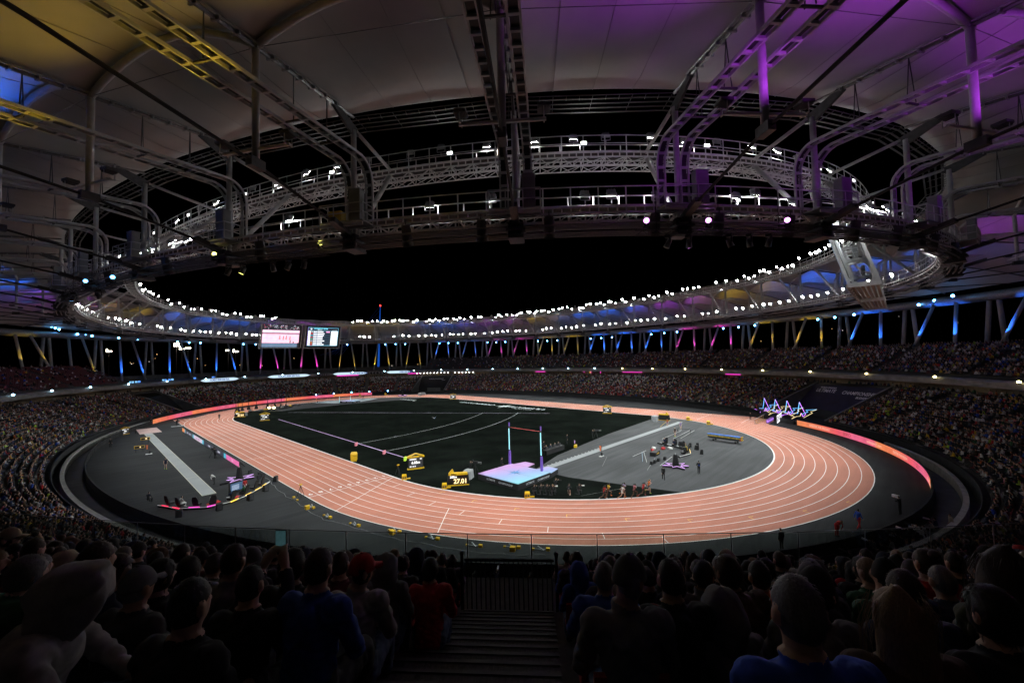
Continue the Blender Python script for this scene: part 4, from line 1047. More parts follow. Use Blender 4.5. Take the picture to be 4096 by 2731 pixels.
# ================================================================ the far crowd and the empty seats
def crowd_template(seed):
    """a small seated figure (about 70 triangles): vertices, faces and a colour zone per vertex"""
    r = random.Random(seed); b = MB(); z = []
    def put(f, zone):
        n0 = len(b.v); f(); z.extend([zone]*(len(b.v)-n0))
    lean = r.uniform(-.02, .12); hx = r.uniform(-.03, .03); hy = .05+lean
    put(lambda: b.sweep([[(-.16, -.1, .42), (.16, -.1, .42), (.16, .1, .42), (-.16, .1, .42)], [(-.2, -.09+lean*.7, .84), (.2, -.09+lean*.7, .84), (.19, .11+lean*.7, .84), (-.19, .11+lean*.7, .84)], [(-.08, -.05+lean, 1.02), (.08, -.05+lean, 1.02), (.07, .07+lean, 1.02), (-.07, .07+lean, 1.02)]]), 0)
    put(lambda: b.ell((hx, hy, 1.15), (.085, .1, .125), 6, 5), 1)
    put(lambda: b.ell((hx, hy-.025, 1.185), (.092, .095, .11), 6, 4), 2)
    for sg in (-1, 1):
        put(lambda: b.box((sg*.1, .22, .46), (.14, .46, .13)), 3)
    k = r.random()
    for sg in (-1, 1):
        if k < .25: pts = [(sg*.2, lean, .82), (sg*.25, .12+lean, .7), (sg*.05, .3+lean, .88)]
        elif k < .35: pts = [(sg*.2, lean, .84), (sg*.28, .08, 1.05), (sg*.2, .12, 1.38)]
        else: pts = [(sg*.2, lean, .82), (sg*.26, .08, .62), (sg*.1, .3, .56)]
        put(lambda: b.pipe(pts, .05, 4), 0)
    F = [f for f in b.f]; tri = []
    for f in F:
        for q in range(1, len(f)-1): tri.append((f[0], f[q], f[q+1]))
    return np.array(b.v), np.array(tri), np.array(z)
TPL = [crowd_template(k) for k in range(7)]
def vc_mat(name, rough=.85):
    m = bpy.data.materials.new(name); m.use_nodes = True; n = m.node_tree; b = n.nodes['Principled BSDF']; b.inputs['Roughness'].default_value = rough
    a = n.nodes.new('ShaderNodeVertexColor'); a.layer_name = 'Col'
    no = n.nodes.new('ShaderNodeTexNoise'); no.inputs['Scale'].default_value = 9; tc = n.nodes.new('ShaderNodeTexCoord'); n.links.new(tc.outputs['Object'], no.inputs['Vector'])
    mr = n.nodes.new('ShaderNodeMapRange'); mr.inputs['To Min'].default_value = .7; mr.inputs['To Max'].default_value = 1.3; n.links.new(no.outputs['Fac'], mr.inputs['Value'])
    v = n.nodes.new('ShaderNodeVectorMath'); v.operation = 'SCALE'; n.links.new(a.outputs['Color'], v.inputs[0]); n.links.new(mr.outputs[0], v.inputs['Scale']); n.links.new(v.outputs[0], b.inputs['Base Color'])
    return m
M_CROWD = vc_mat('crowd_clothing')
PAL = np.array([C_[k] for k, n_ in (('black', 10), ('navy', 5), ('charcoal', 7), ('olive', 3), ('brown', 3), ('denim', 2), ('grey', 4), ('pale grey', 3), ('white', 6), ('red', 2), ('blue', 2), ('green', 1), ('beige', 1), ('yellow', 1), ('orange', 1), ('maroon', 2), ('pink', 1), ('royal blue', 1), ('lime', 1)) for _ in range(n_)])
SKA = np.array([(.44, .27, .19), (.38, .22, .15), (.28, .155, .1), (.1, .05, .035)]); HRA = np.array([(.012, .01, .009), (.03, .018, .012), (.06, .035, .02), (.2, .14, .08), (.2, .2, .2), (.02, .02, .05), (.4, .4, .4)])
def mass(name, seats, label, m=M_CROWD):
    """seats: array of x, y, z, nx, ny (outward normal); one joined mesh of small figures"""
    seats = np.asarray(seats); VV = []; FF = []; CC = []; off = 0
    which = rng.integers(0, len(TPL), len(seats))
    for k, (tv, tf, tz) in enumerate(TPL):
        S_ = seats[which == k]; n = len(S_)
        if not n: continue
        yaw = rng.normal(0, .22, n); c, s_ = np.cos(yaw), np.sin(yaw); fx, fy = -S_[:, 3], -S_[:, 4]
        gx, gy = fx*c-fy*s_, fx*s_+fy*c; scl = rng.uniform(.93, 1.07, n)
        X = (tv[None, :, 0]*gy[:, None] + tv[None, :, 1]*gx[:, None])*scl[:, None] + S_[:, None, 0]
        Y = (-tv[None, :, 0]*gx[:, None] + tv[None, :, 1]*gy[:, None])*scl[:, None] + S_[:, None, 1]
        Z = tv[None, :, 2]*scl[:, None] + S_[:, None, 2]
        VV.append(np.stack([X, Y, Z], -1).reshape(-1, 3)); FF.append((tf[None] + (np.arange(n)*len(tv))[:, None, None]).reshape(-1, 3) + off); off += n*len(tv)
        cc = np.empty((n, len(tv), 4)); cc[..., 3] = 1
        top = PAL[rng.integers(0, len(PAL), n)]*rng.uniform(.4, 1.2, (n, 1)); sk_ = SKA[rng.choice(4, n, p=[.45, .3, .18, .07])]; hr = HRA[rng.choice(7, n, p=[.32, .27, .16, .07, .06, .07, .05])]; bt = PAL[rng.integers(0, 22, n)]
        for zone, arr in ((0, top), (1, sk_), (2, hr), (3, bt)): cc[:, tz == zone, :3] = arr[:, None, :]
        CC.append(cc.reshape(-1, 4))
    v = np.concatenate(VV); f = np.concatenate(FF); c = np.concatenate(CC)
    me = bpy.data.meshes.new(name); me.vertices.add(len(v)); me.vertices.foreach_set('co', v.ravel()); nf = len(f)
    me.loops.add(nf*3); me.loops.foreach_set('vertex_index', f.ravel().astype(np.int32)); me.polygons.add(nf)
    me.polygons.foreach_set('loop_start', np.arange(0, nf*3, 3, dtype=np.int32)); me.polygons.foreach_set('loop_total', np.full(nf, 3, np.int32)); me.update(calc_edges=True)
    ca = me.color_attributes.new('Col', 'FLOAT_COLOR', 'POINT'); ca.data.foreach_set('color', c.ravel()); me.materials.append(m)
    print(name, len(seats), 'figures', nf, 'tris')
    return tag(link(name, me), label, 'crowd', kind='stuff')
def seat_rows(nrow, d0, z0, dp, zp, pitch, doff):
    out = []
    for i in range(nrow):
        d = d0+dp*i+doff; s = np.arange(0, PER, pitch*PER/(PER+2*math.pi*d)); p, n_, T = base(s)
        q = p+n_*d; out.append(np.column_stack([q, np.full(len(s), z0+zp*i), n_, s, np.full(len(s), i)]))
    return np.concatenate(out)
A_ = seat_rows(LR, LD0, LZ0, LDP, LZP, .5, .42)
sA = A_[:, 5]
def near_any(s, lst, w_, d):
    k = np.zeros(len(s), bool)
    f = PER/(PER+2*math.pi*d)
    for c in lst: k |= np.abs((s-c+PER/2) % PER - PER/2) < w_*f
    return k
ok = ~near_any(sA, AISLES_L, .85, 9)
for c, h in PORTS: ok &= np.abs((sA-c+PER/2) % PER - PER/2) > h+.4
A_ = A_[ok]; sA = A_[:, 5]; thA = np.degrees(th_of(sA)); row = A_[:, 6]
blk = np.searchsorted(np.sort(AISLES_L), sA) ; bo = rng.uniform(.62, .96, 60)[blk % 60]
occ = bo.copy(); occ[(row > 15)] *= .75
back_straight = (thA < 20) | (thA > 335); occ[back_straight & (blk % 3 == 0)] *= .55; occ[(thA > 60) & (thA < 118) & (row > 14)] *= .35; occ[(thA > 60) & (thA < 118)] *= .85
occ[(thA > 120) & (thA < 330) & ~back_straight] = .93
ph = np.sin(A_[:, 0]*.55+1.3*np.sin(A_[:, 1]*.3))*np.sin(A_[:, 1]*.6+row*.7); occ = np.clip(occ*(1+.22*np.sign(ph)*np.abs(ph)**.5), 0, .98)
sit = rng.random(len(A_)) < occ
# what the camera can see of it: behind the near rim nothing of the lower bowl shows
hid = np.hypot(A_[:, 0]-CAM[0], A_[:, 1]-CAM[1]) < 13
mass('lower_crowd', A_[sit & ~hid], 'packed crowd in mixed clothes filling the lower seating bowl')
EMPT = A_[~sit & ~hid]
# standing rows along the concourse rail
s = np.arange(0, PER, .75); p, n_, T = base(s); q = p+n_*(dc+.55)
Bq = np.column_stack([q, np.full(len(s), zc+.45), n_]); thB = np.degrees(th_of(s)); keep = (rng.random(len(s)) < np.where((thB > 270) | (thB < 10), .85, .5)) & (np.hypot(q[:, 0]-CAM[0], q[:, 1]-CAM[1]) > 13)
mass('concourse_crowd', Bq[keep], 'people standing along the rail at the back of the lower bowl')
# upper tier: full to the right, sparse beyond, red empty rows to the left
U_ = seat_rows(UR, UD0, UZ0, UDP, UZP, .52, .3); sU = U_[:, 5]; thU = np.degrees(th_of(sU)); rU = U_[:, 6]
AISLES_U = [s for s in [PER*k/36+6.0 for k in range(36)] if has_upper(s)]
okU = np.array([has_upper(x) for x in sU]) & ~near_any(sU, AISLES_U, .9, 24)
cam_xy = np.array(CAM[:2]); dcam = np.hypot(U_[:, 0]-CAM[0], U_[:, 1]-CAM[1])
lat = (U_[:, :2]-cam_xy)@CR[:2]; dep = (U_[:, :2]-cam_xy)@CF[:2]
FG = (dcam < 15.5) & (dep > -1.5)          # the foreground block is built person by person
occU = np.where((thU > 255) & (thU < 345), .9, np.where((thU >= 345) | (thU < 40), .55, np.where(thU < 62, .12, np.where(thU < 190, .12, .9))))
sitU = okU & ~FG & (rng.random(len(U_)) < occU) & (dep > -2)
mass('upper_crowd', U_[sitU], 'crowd in the shade of the upper tier beyond the glass rail')
for s in AISLES_U:
    if abs((s-342.7+PER/2) % PER-PER/2) > 3: mk_aisle(upp, s, UR, UD0+.05, UZ0, UDP, UZP, 1.3, M_TERR)
# empty seats: the 300 nearest are single seats, the rest one mass
def seat_geo():
    b = MB(); b.sweep([[(-.21, -.02, .40), (.21, -.02, .40), (.21, -.02, .44), (-.21, -.02, .44)], [(-.21, .3, .41), (.21, .3, .41), (.21, .3, .45), (-.21, .3, .45)]])
    b.sweep([[(-.21, -.06, .43), (.21, -.06, .43), (.21, -.02, .43), (-.21, -.02, .43)], [(-.2, -.12, .8), (.2, -.12, .8), (.2, -.08, .8), (-.2, -.08, .8)]])
    b.box((0, .05, .34), (.3, .06, .1)); return b
ES_L = EMPT; mU = okU & ~sitU & ~FG & (dep > -2); ES_U = U_[mU]
allE = np.concatenate([ES_L, ES_U]); lowm = np.concatenate([np.ones(len(ES_L), bool), np.zeros(len(ES_U), bool)])
rowE = allE[:, 6]; thE = np.degrees(th_of(allE[:, 5]))
white = np.where(lowm, (rowE > 9) ^ (rng.random(len(allE)) < .22), rng.random(len(allE)) < .03)
dist = np.hypot(allE[:, 0]-CAM[0], allE[:, 1]-CAM[1]); vis = ((allE[:, :2]-cam_xy)@CF[:2] > 4) & (np.abs((allE[:, :2]-cam_xy)@CR[:2]) < 1.3*((allE[:, :2]-cam_xy)@CF[:2]))
order = np.argsort(np.where(vis, dist, 1e9)); single = order[:250]; rest = np.setdiff1d(np.where((allE[:, :2]-cam_xy)@CF[:2] > 0)[0], single)
RED_SHADED = mat('shaded_red_plastic', (.10, .011, .011), .5, 0, .2, 6.0)  # seat red with the upper tier's shade put into the colour
SG = {False: seat_geo().mesh('seat', RED_SEAT), True: seat_geo().mesh('seat', WHITE_SEAT)}
for k in single:
    x, y, z, nx, ny = allE[k, :5]; w_ = bool(white[k]); up_ = not lowm[k]
    cn, tn = ('white' if w_ else 'red'), ('upper' if up_ else 'lower')
    o = tag(link('stadium_seat', SG[w_], None, (x, y, z), math.atan2(nx, -ny)), 'empty %s plastic seat among the spectators of the %s tier' % (cn, tn), 'seat', 'empty %s seats of the %s tier' % (cn, tn))
sv, sf = np.array(seat_geo().v), seat_geo().f; tri = np.array([(f[0], f[q], f[q+1]) for f in sf for q in range(1, len(f)-1)])
def seat_mass(idx, name, m, label):
    S_ = allE[idx]; n = len(S_); fx, fy = -S_[:, 3], -S_[:, 4]
    X = sv[None, :, 0]*fy[:, None]+sv[None, :, 1]*fx[:, None]+S_[:, None, 0]; Y = -sv[None, :, 0]*fx[:, None]+sv[None, :, 1]*fy[:, None]+S_[:, None, 1]; Z = sv[None, :, 2]+S_[:, None, 2]
    v = np.stack([X, Y, Z], -1).reshape(-1, 3); f = (tri[None]+(np.arange(n)*len(sv))[:, None, None]).reshape(-1, 3)
    me = bpy.data.meshes.new(name); me.vertices.add(len(v)); me.vertices.foreach_set('co', v.ravel()); nf = len(f)
    me.loops.add(nf*3); me.loops.foreach_set('vertex_index', f.ravel().astype(np.int32)); me.polygons.add(nf)
    me.polygons.foreach_set('loop_start', np.arange(0, nf*3, 3, dtype=np.int32)); me.polygons.foreach_set('loop_total', np.full(nf, 3, np.int32)); me.update(calc_edges=True); me.materials.append(m)
    print(name, n); return tag(link(name, me), label, 'seats', kind='stuff')
seat_mass(rest[~white[rest] & lowm[rest]], 'red_seats', RED_SEAT, 'scattered empty red plastic seats in the lower bowl')
seat_mass(rest[~white[rest] & ~lowm[rest] & (thE[rest] > 100)], 'upper_red_seats', RED_SHADED, 'rows of empty red seats with shade painted into their colour in the upper tier')
seat_mass(rest[~white[rest] & ~lowm[rest] & (thE[rest] <= 100)], 'upper_shaded_seats', mat('shaded_seat_plastic', (.03, .03, .032), .5, 0, .2, 6.0), 'rows of empty seats with shade painted into their colour in the upper tier beyond the back straight')  # near-black colour carries the shade over these seats
seat_mass(rest[white[rest]], 'white_seats', WHITE_SEAT, 'scattered empty white plastic seats all round the bowl')
# ================================================================ screens, boards and stage lights
def face_rot(s): T3, n3 = tan_(s), nrm(s); return Matrix((Vector(-T3), Vector((0, 0, 1)), Vector(-n3))).transposed().to_euler()
def emit_vc(name, strength):
    m = bpy.data.materials.new(name); m.use_nodes = True; n = m.node_tree; b = n.nodes['Principled BSDF']; b.inputs['Base Color'].default_value = (.01, .01, .01, 1); b.inputs['Roughness'].default_value = .5
    a = n.nodes.new('ShaderNodeVertexColor'); a.layer_name = 'Col'
    no = n.nodes.new('ShaderNodeTexNoise'); no.inputs['Scale'].default_value = .7; tc = n.nodes.new('ShaderNodeTexCoord'); n.links.new(tc.outputs['Object'], no.inputs['Vector'])
    mr = n.nodes.new('ShaderNodeMapRange'); mr.inputs['To Min'].default_value = .75*strength; mr.inputs['To Max'].default_value = 1.2*strength; n.links.new(no.outputs['Fac'], mr.inputs['Value'])
    n.links.new(a.outputs['Color'], b.inputs['Emission Color']); n.links.new(mr.outputs[0], b.inputs['Emission Strength'])
    return m
M_LED = emit_vc('led_board_face', .85)
def vcol(o, cols):
    ca = o.data.color_attributes.new('Col', 'FLOAT_COLOR', 'POINT'); ca.data.foreach_set('color', np.array([(*c, 1) for c in cols]).ravel()); return o
def ramp(u):
    st = [(0, (1, .30, .10)), (.33, (1, .20, .12)), (.5, (.95, .12, .16)), (.7, (.95, .17, .32)), (.99, (1, .14, .24)), (1.0, (1, .30, .10))]
    u = u % 1
    for (a, ca), (b_, cb) in zip(st, st[1:]):
        if u <= b_: t = (u-a)/(b_-a); return tuple(ca[k]*(1-t)+cb[k]*t for k in range(3))
M_LT = mat('led_text_light', (.02, .02, .02), .5, 0, 0, emit=(1, .55, .42), es=1.0); M_LT2 = mat('led_text_dark', (.02, .02, .02), .5, 0, 0, emit=(.62, .05, .06), es=.8)
def led_wall(label, s0, s1, d, z0, z1, period, texts, flip=False):
    t = thing('led_board', label, 'led board')
    for a in np.arange(s0, s1-.1, 5.0):
        b_ = min(a+5.0, s1); vs = []; fs = []; cs = []; ss = np.linspace(a, b_, 6)
        for s in ss:
            for z in (z0, z1): vs.append(ov(s, d, z)); cs.append(ramp(((s1-s) if not flip else (s-s0))/period))
        for k in range(5): fs.append((2*k, 2*k+1, 2*k+3, 2*k+2))
        o = MB().add(vs, fs).build('screen_panel', M_LED, t); vcol(o, cs)
        rows = [[ov(s, d+.02, z0), ov(s, d+.02, z1), ov(s, d+.2, z1), ov(s, d+.2, z0)] for s in ss]
        MB().sweep(rows).build('casing', BLACK, t)
    for tx, s, sz, m in texts: text('screen_lettering', tx, sz, m, t, tuple(ov(s, d-.06, (z0+z1)/2)), face_rot(s), bold=.012)
    return t
sR0 = near_s(3720, 1956, 0, -3); sR1 = near_s(3122, 1703, 0, -3)
L_ = sR1-sR0
led_wall('glowing orange to pink led board curving round the bend beyond the hammer side', sR0, sR1, -3.05, .08, 1.12, L_/2.05,
         [('REGISTER FOR PRESALE', sR1-6.5, .55, M_LT), ('SEIKO', sR1-14.5, .8, M_LT2), ('wchbeijing27.com', sR1-22.5, .6, M_LT), ('REGISTER FOR PRESALE', sR1-31, .55, M_LT), ('SEIKO', sR1-38.5, .8, M_LT2), ('wchbeijing27.com', sR1-46, .6, M_LT)])
sL1 = near_s(515, 1703, 0, -3); sL0 = near_s(1487, 1575, .6, -3)
led_wall('long glowing pink led board curving round the far bend', sL0, sL1, -3.05, .15, 1.3, 21.0, [('SEIKO', sL1-16-21*k, .75, M_LT2) for k in range(5)])
# low black barrier for the rest of the oval
bar_ = thing('perimeter_barrier', 'low black barrier around the outside of the field', 'barrier')
for a, b_ in ((sL1, sR0), (sR1+1, sL0+PER if sL0 < sR1 else sL0)):
    rows = [[ov(s, -3.0, 0), ov(s, -3.0, .95), ov(s, -2.8, .95), ov(s, -2.8, 0)] for s in srange(a, b_, 2.5)]
    MB().sweep(rows).build('panel', BLACK_CLOTH, bar_)
for s in np.arange(sL1, sR0, 3.0):
    MB().box(ov(s, -3.04, .5), (.06, .06, .9)).build('post', DARK_STEEL, bar_)

# ribbon boards along the rim
M_RIB = mat('ribbon_white_glow', (.02, .02, .02), .5, 0, 0, emit=(.66, .86, 1.0), es=1.0); M_RIBT = mat('ribbon_lettering', (.01, .03, .2), .5, 0, 0, emit=(.02, .06, .45), es=.6)
for x0, y0, x1, y1 in ((589, 1525, 830, 1513), (960, 1505, 1173, 1494), (1292, 1488, 1481, 1483), (1586, 1478, 1714, 1474)):
    sa, sb = sorted((near_s(x0, y0, 9.9, 16.5), near_s(x1, y1, 9.9, 16.5))); t = thing('ribbon_board', 'white glowing ribbon board reading semi final on the balcony rim', 'ribbon board', group='ribbon boards on the far rim')
    n = 14; vs = []; fs = []; ss = np.linspace(sa, sb, n+1)
    for k, s in enumerate(ss):
        e = min(1, min(k, n-k)/1.4); zz = .62*max(e, .06); vs += [ov(s, 16.35, 9.85-zz), ov(s, 16.35, 9.85+zz)]
    for k in range(n): fs.append((2*k, 2*k+1, 2*k+3, 2*k+2))
    MB().add(vs, fs).build('screen_panel', M_RIB, t)
    MB().sweep([[ov(s, 16.4, 9.1), ov(s, 16.4, 10.6), ov(s, 16.5, 10.6), ov(s, 16.5, 9.1)] for s in ss]).build('casing', BLACK, t)
    sm = (sa+sb)/2 - (3.0 if x0 > 1200 else 0)
    text('screen_lettering', "WOMEN'S 800M SEMI FINAL", 1.2, M_RIBT, t, tuple(ov(sm, 16.2, 9.85)), face_rot(sm), sx=min(1.0, (sb-sa)*.045), bold=.02)
M_CHEV = mat('chevron_print', (.30, .29, .31), .7, 0, .1, 1.0)
def chevron(sa, sb, lab):
    t = thing('chevron_banner', lab, 'banner', group='chevron banners on the rim')
    MB().sweep([[ov(s, 16.43, 9.12), ov(s, 16.43, 10.3), ov(s, 16.5, 10.3), ov(s, 16.5, 9.12)] for s in srange(sa, sb, 1.0)]).build('backing', BLACK, t)
    n = 7; w_ = (sb-sa)/n
    for k in range(n):
        c = sa+w_*(k+.5); sg = 1 if k > n/2 else -1
        b = MB(); q = [(-.3, 9.15), (.1, 9.15), (.42, 9.72), (.1, 10.28), (-.3, 10.28), (.02, 9.72)]
        b.add([ov(c+sg*u*w_, 16.4, z) for u, z in q], [(0, 1, 2, 5), (5, 2, 3, 4)]); b.build('stripe', M_CHEV, t)
for x0, x1, y in ((845, 945, 1508), (1190, 1280, 1490), (490, 580, 1528), (1485, 1580, 1483)):
    sa, sb = sorted((near_s(x0, y, 9.9, 16.5), near_s(x1, y, 9.9, 16.5))); chevron(sa, sb, 'black banner printed with pale chevron stripes on the balcony rim')
M_BREFL = mat('blue_reflection_glow', (.02, .02, .02), .5, 0, .0, emit=(.10, .32, 1.0), es=1.3); M_BREFL2 = mat('cyan_reflection_glow', (.02, .02, .02), .5, 0, .0, emit=(.25, .6, 1.0), es=1.1)
for x0, x1, y in ((2, 62, 1541), (70, 112, 1541), (188, 240, 1530), (246, 316, 1527), (372, 418, 1519), (452, 498, 1513), (505, 520, 1512)):  # glowing patches stand in for ribbon board reflections in the glass rail
    sa, sb = sorted((near_s(x0, y, 10.9, 17.0), near_s(x1, y, 10.9, 17.0))); t = thing('balcony_reflection', 'small blue glowing strip, a painted reflection of the ribbon boards, on the balcony rail by the red seats', 'screen', group='blue painted reflections on the left balcony')
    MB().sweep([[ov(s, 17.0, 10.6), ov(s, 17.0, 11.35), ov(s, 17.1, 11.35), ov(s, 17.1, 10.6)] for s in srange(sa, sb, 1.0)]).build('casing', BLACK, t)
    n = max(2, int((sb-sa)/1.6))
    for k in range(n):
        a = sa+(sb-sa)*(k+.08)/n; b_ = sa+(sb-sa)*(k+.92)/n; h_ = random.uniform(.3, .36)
        MB().add([ov(a, 16.95, 10.98-h_), ov(b_, 16.95, 10.98-h_*random.uniform(.6, 1)), ov(b_, 16.95, 10.98+h_), ov(a, 16.95, 10.98+h_*random.uniform(.7, 1))], [(0, 1, 2, 3)]).build('screen_panel', M_BREFL if random.random() < .65 else M_BREFL2, t)

# rim lamps
M_RIML = {'cool': glow('rim_lamp_cool', (.45, .78, 1.0), 22), 'warm': glow('rim_lamp_warm', (1.0, .82, .36), 16)}
for k in range(44):
    s = PER*k/44+2; th = math.degrees(th_of(s)); kind = 'warm' if 262 < th < 356 else 'cool'
    if 180 < th < 262: continue
    t = thing('rim_lamp', 'small %s lamp on the front of the balcony rim' % kind, 'lamp', tuple(ov(s, 16.3, 10.35)), 0, '%s lamps along the balcony rim' % kind)
    MB().box((0, 0, -.1), (.3, .3, .24)).build('bracket', BLACK, t); MB().ell((0, 0, .12), (.24, .24, .2), 10, 7).build('bulb', M_RIML[kind], t, smooth=True)
# strip of white lamps under the rim on the far right
for k in range(16):
    s = near_s(1722+13.2*k+(14 if k > 9 else 0), 1483, 9.0, 17.5)
    t = thing('concourse_lamp', 'white lamp in the row under the rim beside the tunnel portal', 'lamp', tuple(ov(s, 17.0, 8.95)), 0, 'white lamps under the far rim')
    MB().box((0, 0, .12), (.5, .3, .08)).build('housing', BLACK, t); MB().ell((0, 0, 0), (.26, .26, .16), 10, 6).build('bulb', glow('concourse_bulb', (1, .95, .9), 14), t, smooth=True)
M_CT = glow('concourse_tube', (1.0, .80, .55), 6.0)
for k in range(46):
    s = PER*k/46; th = math.degrees(th_of(s))
    if 190 < th < 250: continue
    t = thing('ceiling_lamp', 'warm strip lamp on the concourse ceiling under the upper tier', 'lamp', tuple(ov(s, 23.5, 9.55)), math.atan2(tan_(s)[1], tan_(s)[0]), 'strip lamps along the concourse')
    MB().box((0, 0, .06), (2.4, .2, .06)).build('housing', GREY_STEEL, t); MB().box((0, 0, 0), (2.2, .14, .05)).build('tube', M_CT, t)
# coloured concession lights deep in the concourse
for x, y, c, h_ in ((1700, 1486, 'magenta', .3), (2320, 1490, 'magenta', 1.0), (2345, 1490, 'yellow', 1.0), (2360, 1489, 'magenta', 1.0), (2378, 1491, 'magenta', 1.1), (2440, 1496, 'magenta', .25), (2480, 1496, 'magenta', .25), (1350, 1492, 'magenta', .3), (1400, 1494, 'magenta', .25), (2011, 1503, 'magenta', .25), (2790, 1508, 'magenta', .4)):
    s = near_s(x, y, 8.3, 26); t = tag(MB().sweep([[ov(s+u, 26.2, 8.6-h_*.7), ov(s+u, 26.2, 8.6+h_*.7), ov(s+u, 26.3, 8.6+h_*.7), ov(s+u, 26.3, 8.6-h_*.7)] for u in ((-.12, .12) if h_ > .5 else (-2.2, 2.2))]).build('concession_sign', glow('sign_'+c, HUES[c], 1.2)), 'narrow %s glowing sign on the concourse wall' % c, 'sign', 'glowing concession signs')
# stage lights on the outer ring (rows of three) and on the lower terraces
M_SL = glow('stage_light_lens', (.12, .45, 1.0), 30)
def stage_light(p, aim, lab, grp, m=None, r_=.22, pow_=0, colr=None, sz=30):
    t = thing('stage_light', lab, 'stage light', tuple(p), 0, grp); a = unit(np.asarray(aim)-np.asarray(p))
    MB().box((0, 0, .5), (.34, .34, .3)).build('base', BLACK, t); y = MB(); sd = unit(np.cross(a, (0, 0, 1)))
    for e in (-1, 1): y.bar(sd*.26*e+V(0, 0, .4), sd*.26*e, .05, .08)
    y.build('yoke', BLACK, t); MB().tube(-a*.3, a*.3, .18, r_, 12).build('head', BLACK, t, smooth=True)
    MB().ell(a*.3, r_*.95, 12, 7).build('lens', m or M_SL, t, smooth=True)
    if pow_: spot('stage_beam', t, tuple(a*.6), tuple(a*20), pow_, colr, sz, .4, .1)
    return t
for x, y in ((1103, 1375), (1389, 1378), (1541, 1377), (1582, 1376), (1621, 1376), (1758, 1373), (1794, 1372), (1831, 1371), (1950, 1369), (1985, 1369), (2021, 1367), (2152, 1364), (2189, 1363), (2229, 1361), (2363, 1354), (2405, 1352), (2448, 1349), (2605, 1337), (2657, 1332), (2708, 1327), (2893, 1313), (2954, 1308), (3019, 1301), (3271, 1277), (3339, 1269), (3416, 1258), (3675, 1219), (3738, 1202), (3811, 1183),
             (310, 1336), (340, 1340), (368, 1343), (475, 1351), (514, 1355), (549, 1358), (710, 1367), (757, 1370), (802, 1371), (974, 1376), (1023, 1377), (205, 1305), (221, 1312), (237, 1317)):
    # they hang from the outer ring: depth from the ring's plan
    best = None
    for s in SS:
        q = ov(s, 33.2, 24.9); d = q-V(*CAM); zz = d@CF
        if zz < 30: continue
        px = 2048+FPX*(d@CR)/zz
        if best is None or abs(px-x) < best[0]: best = (abs(px-x), s, zz)
    s = best[1]; f_ = best[2]; p = Gd(x, y, f_)
    stage_light(p, V(CAM[0], CAM[1], 8) if True else p, 'blue stage light hanging from the outer ring beam between roof columns', 'blue stage lights under the outer ring', r_=.3)
for x, y in ((1214, 1569), (1306, 1563), (1398, 1559), (1486, 1556), (1570, 1554)):
    s = near_s(x, y, 1.4, .2); stage_light(ov(s, .2, 1.5), V(-20, -20, 4), 'blue stage light at the foot of the far terraces above the led board', 'blue stage lights on the far front wall', r_=.26)
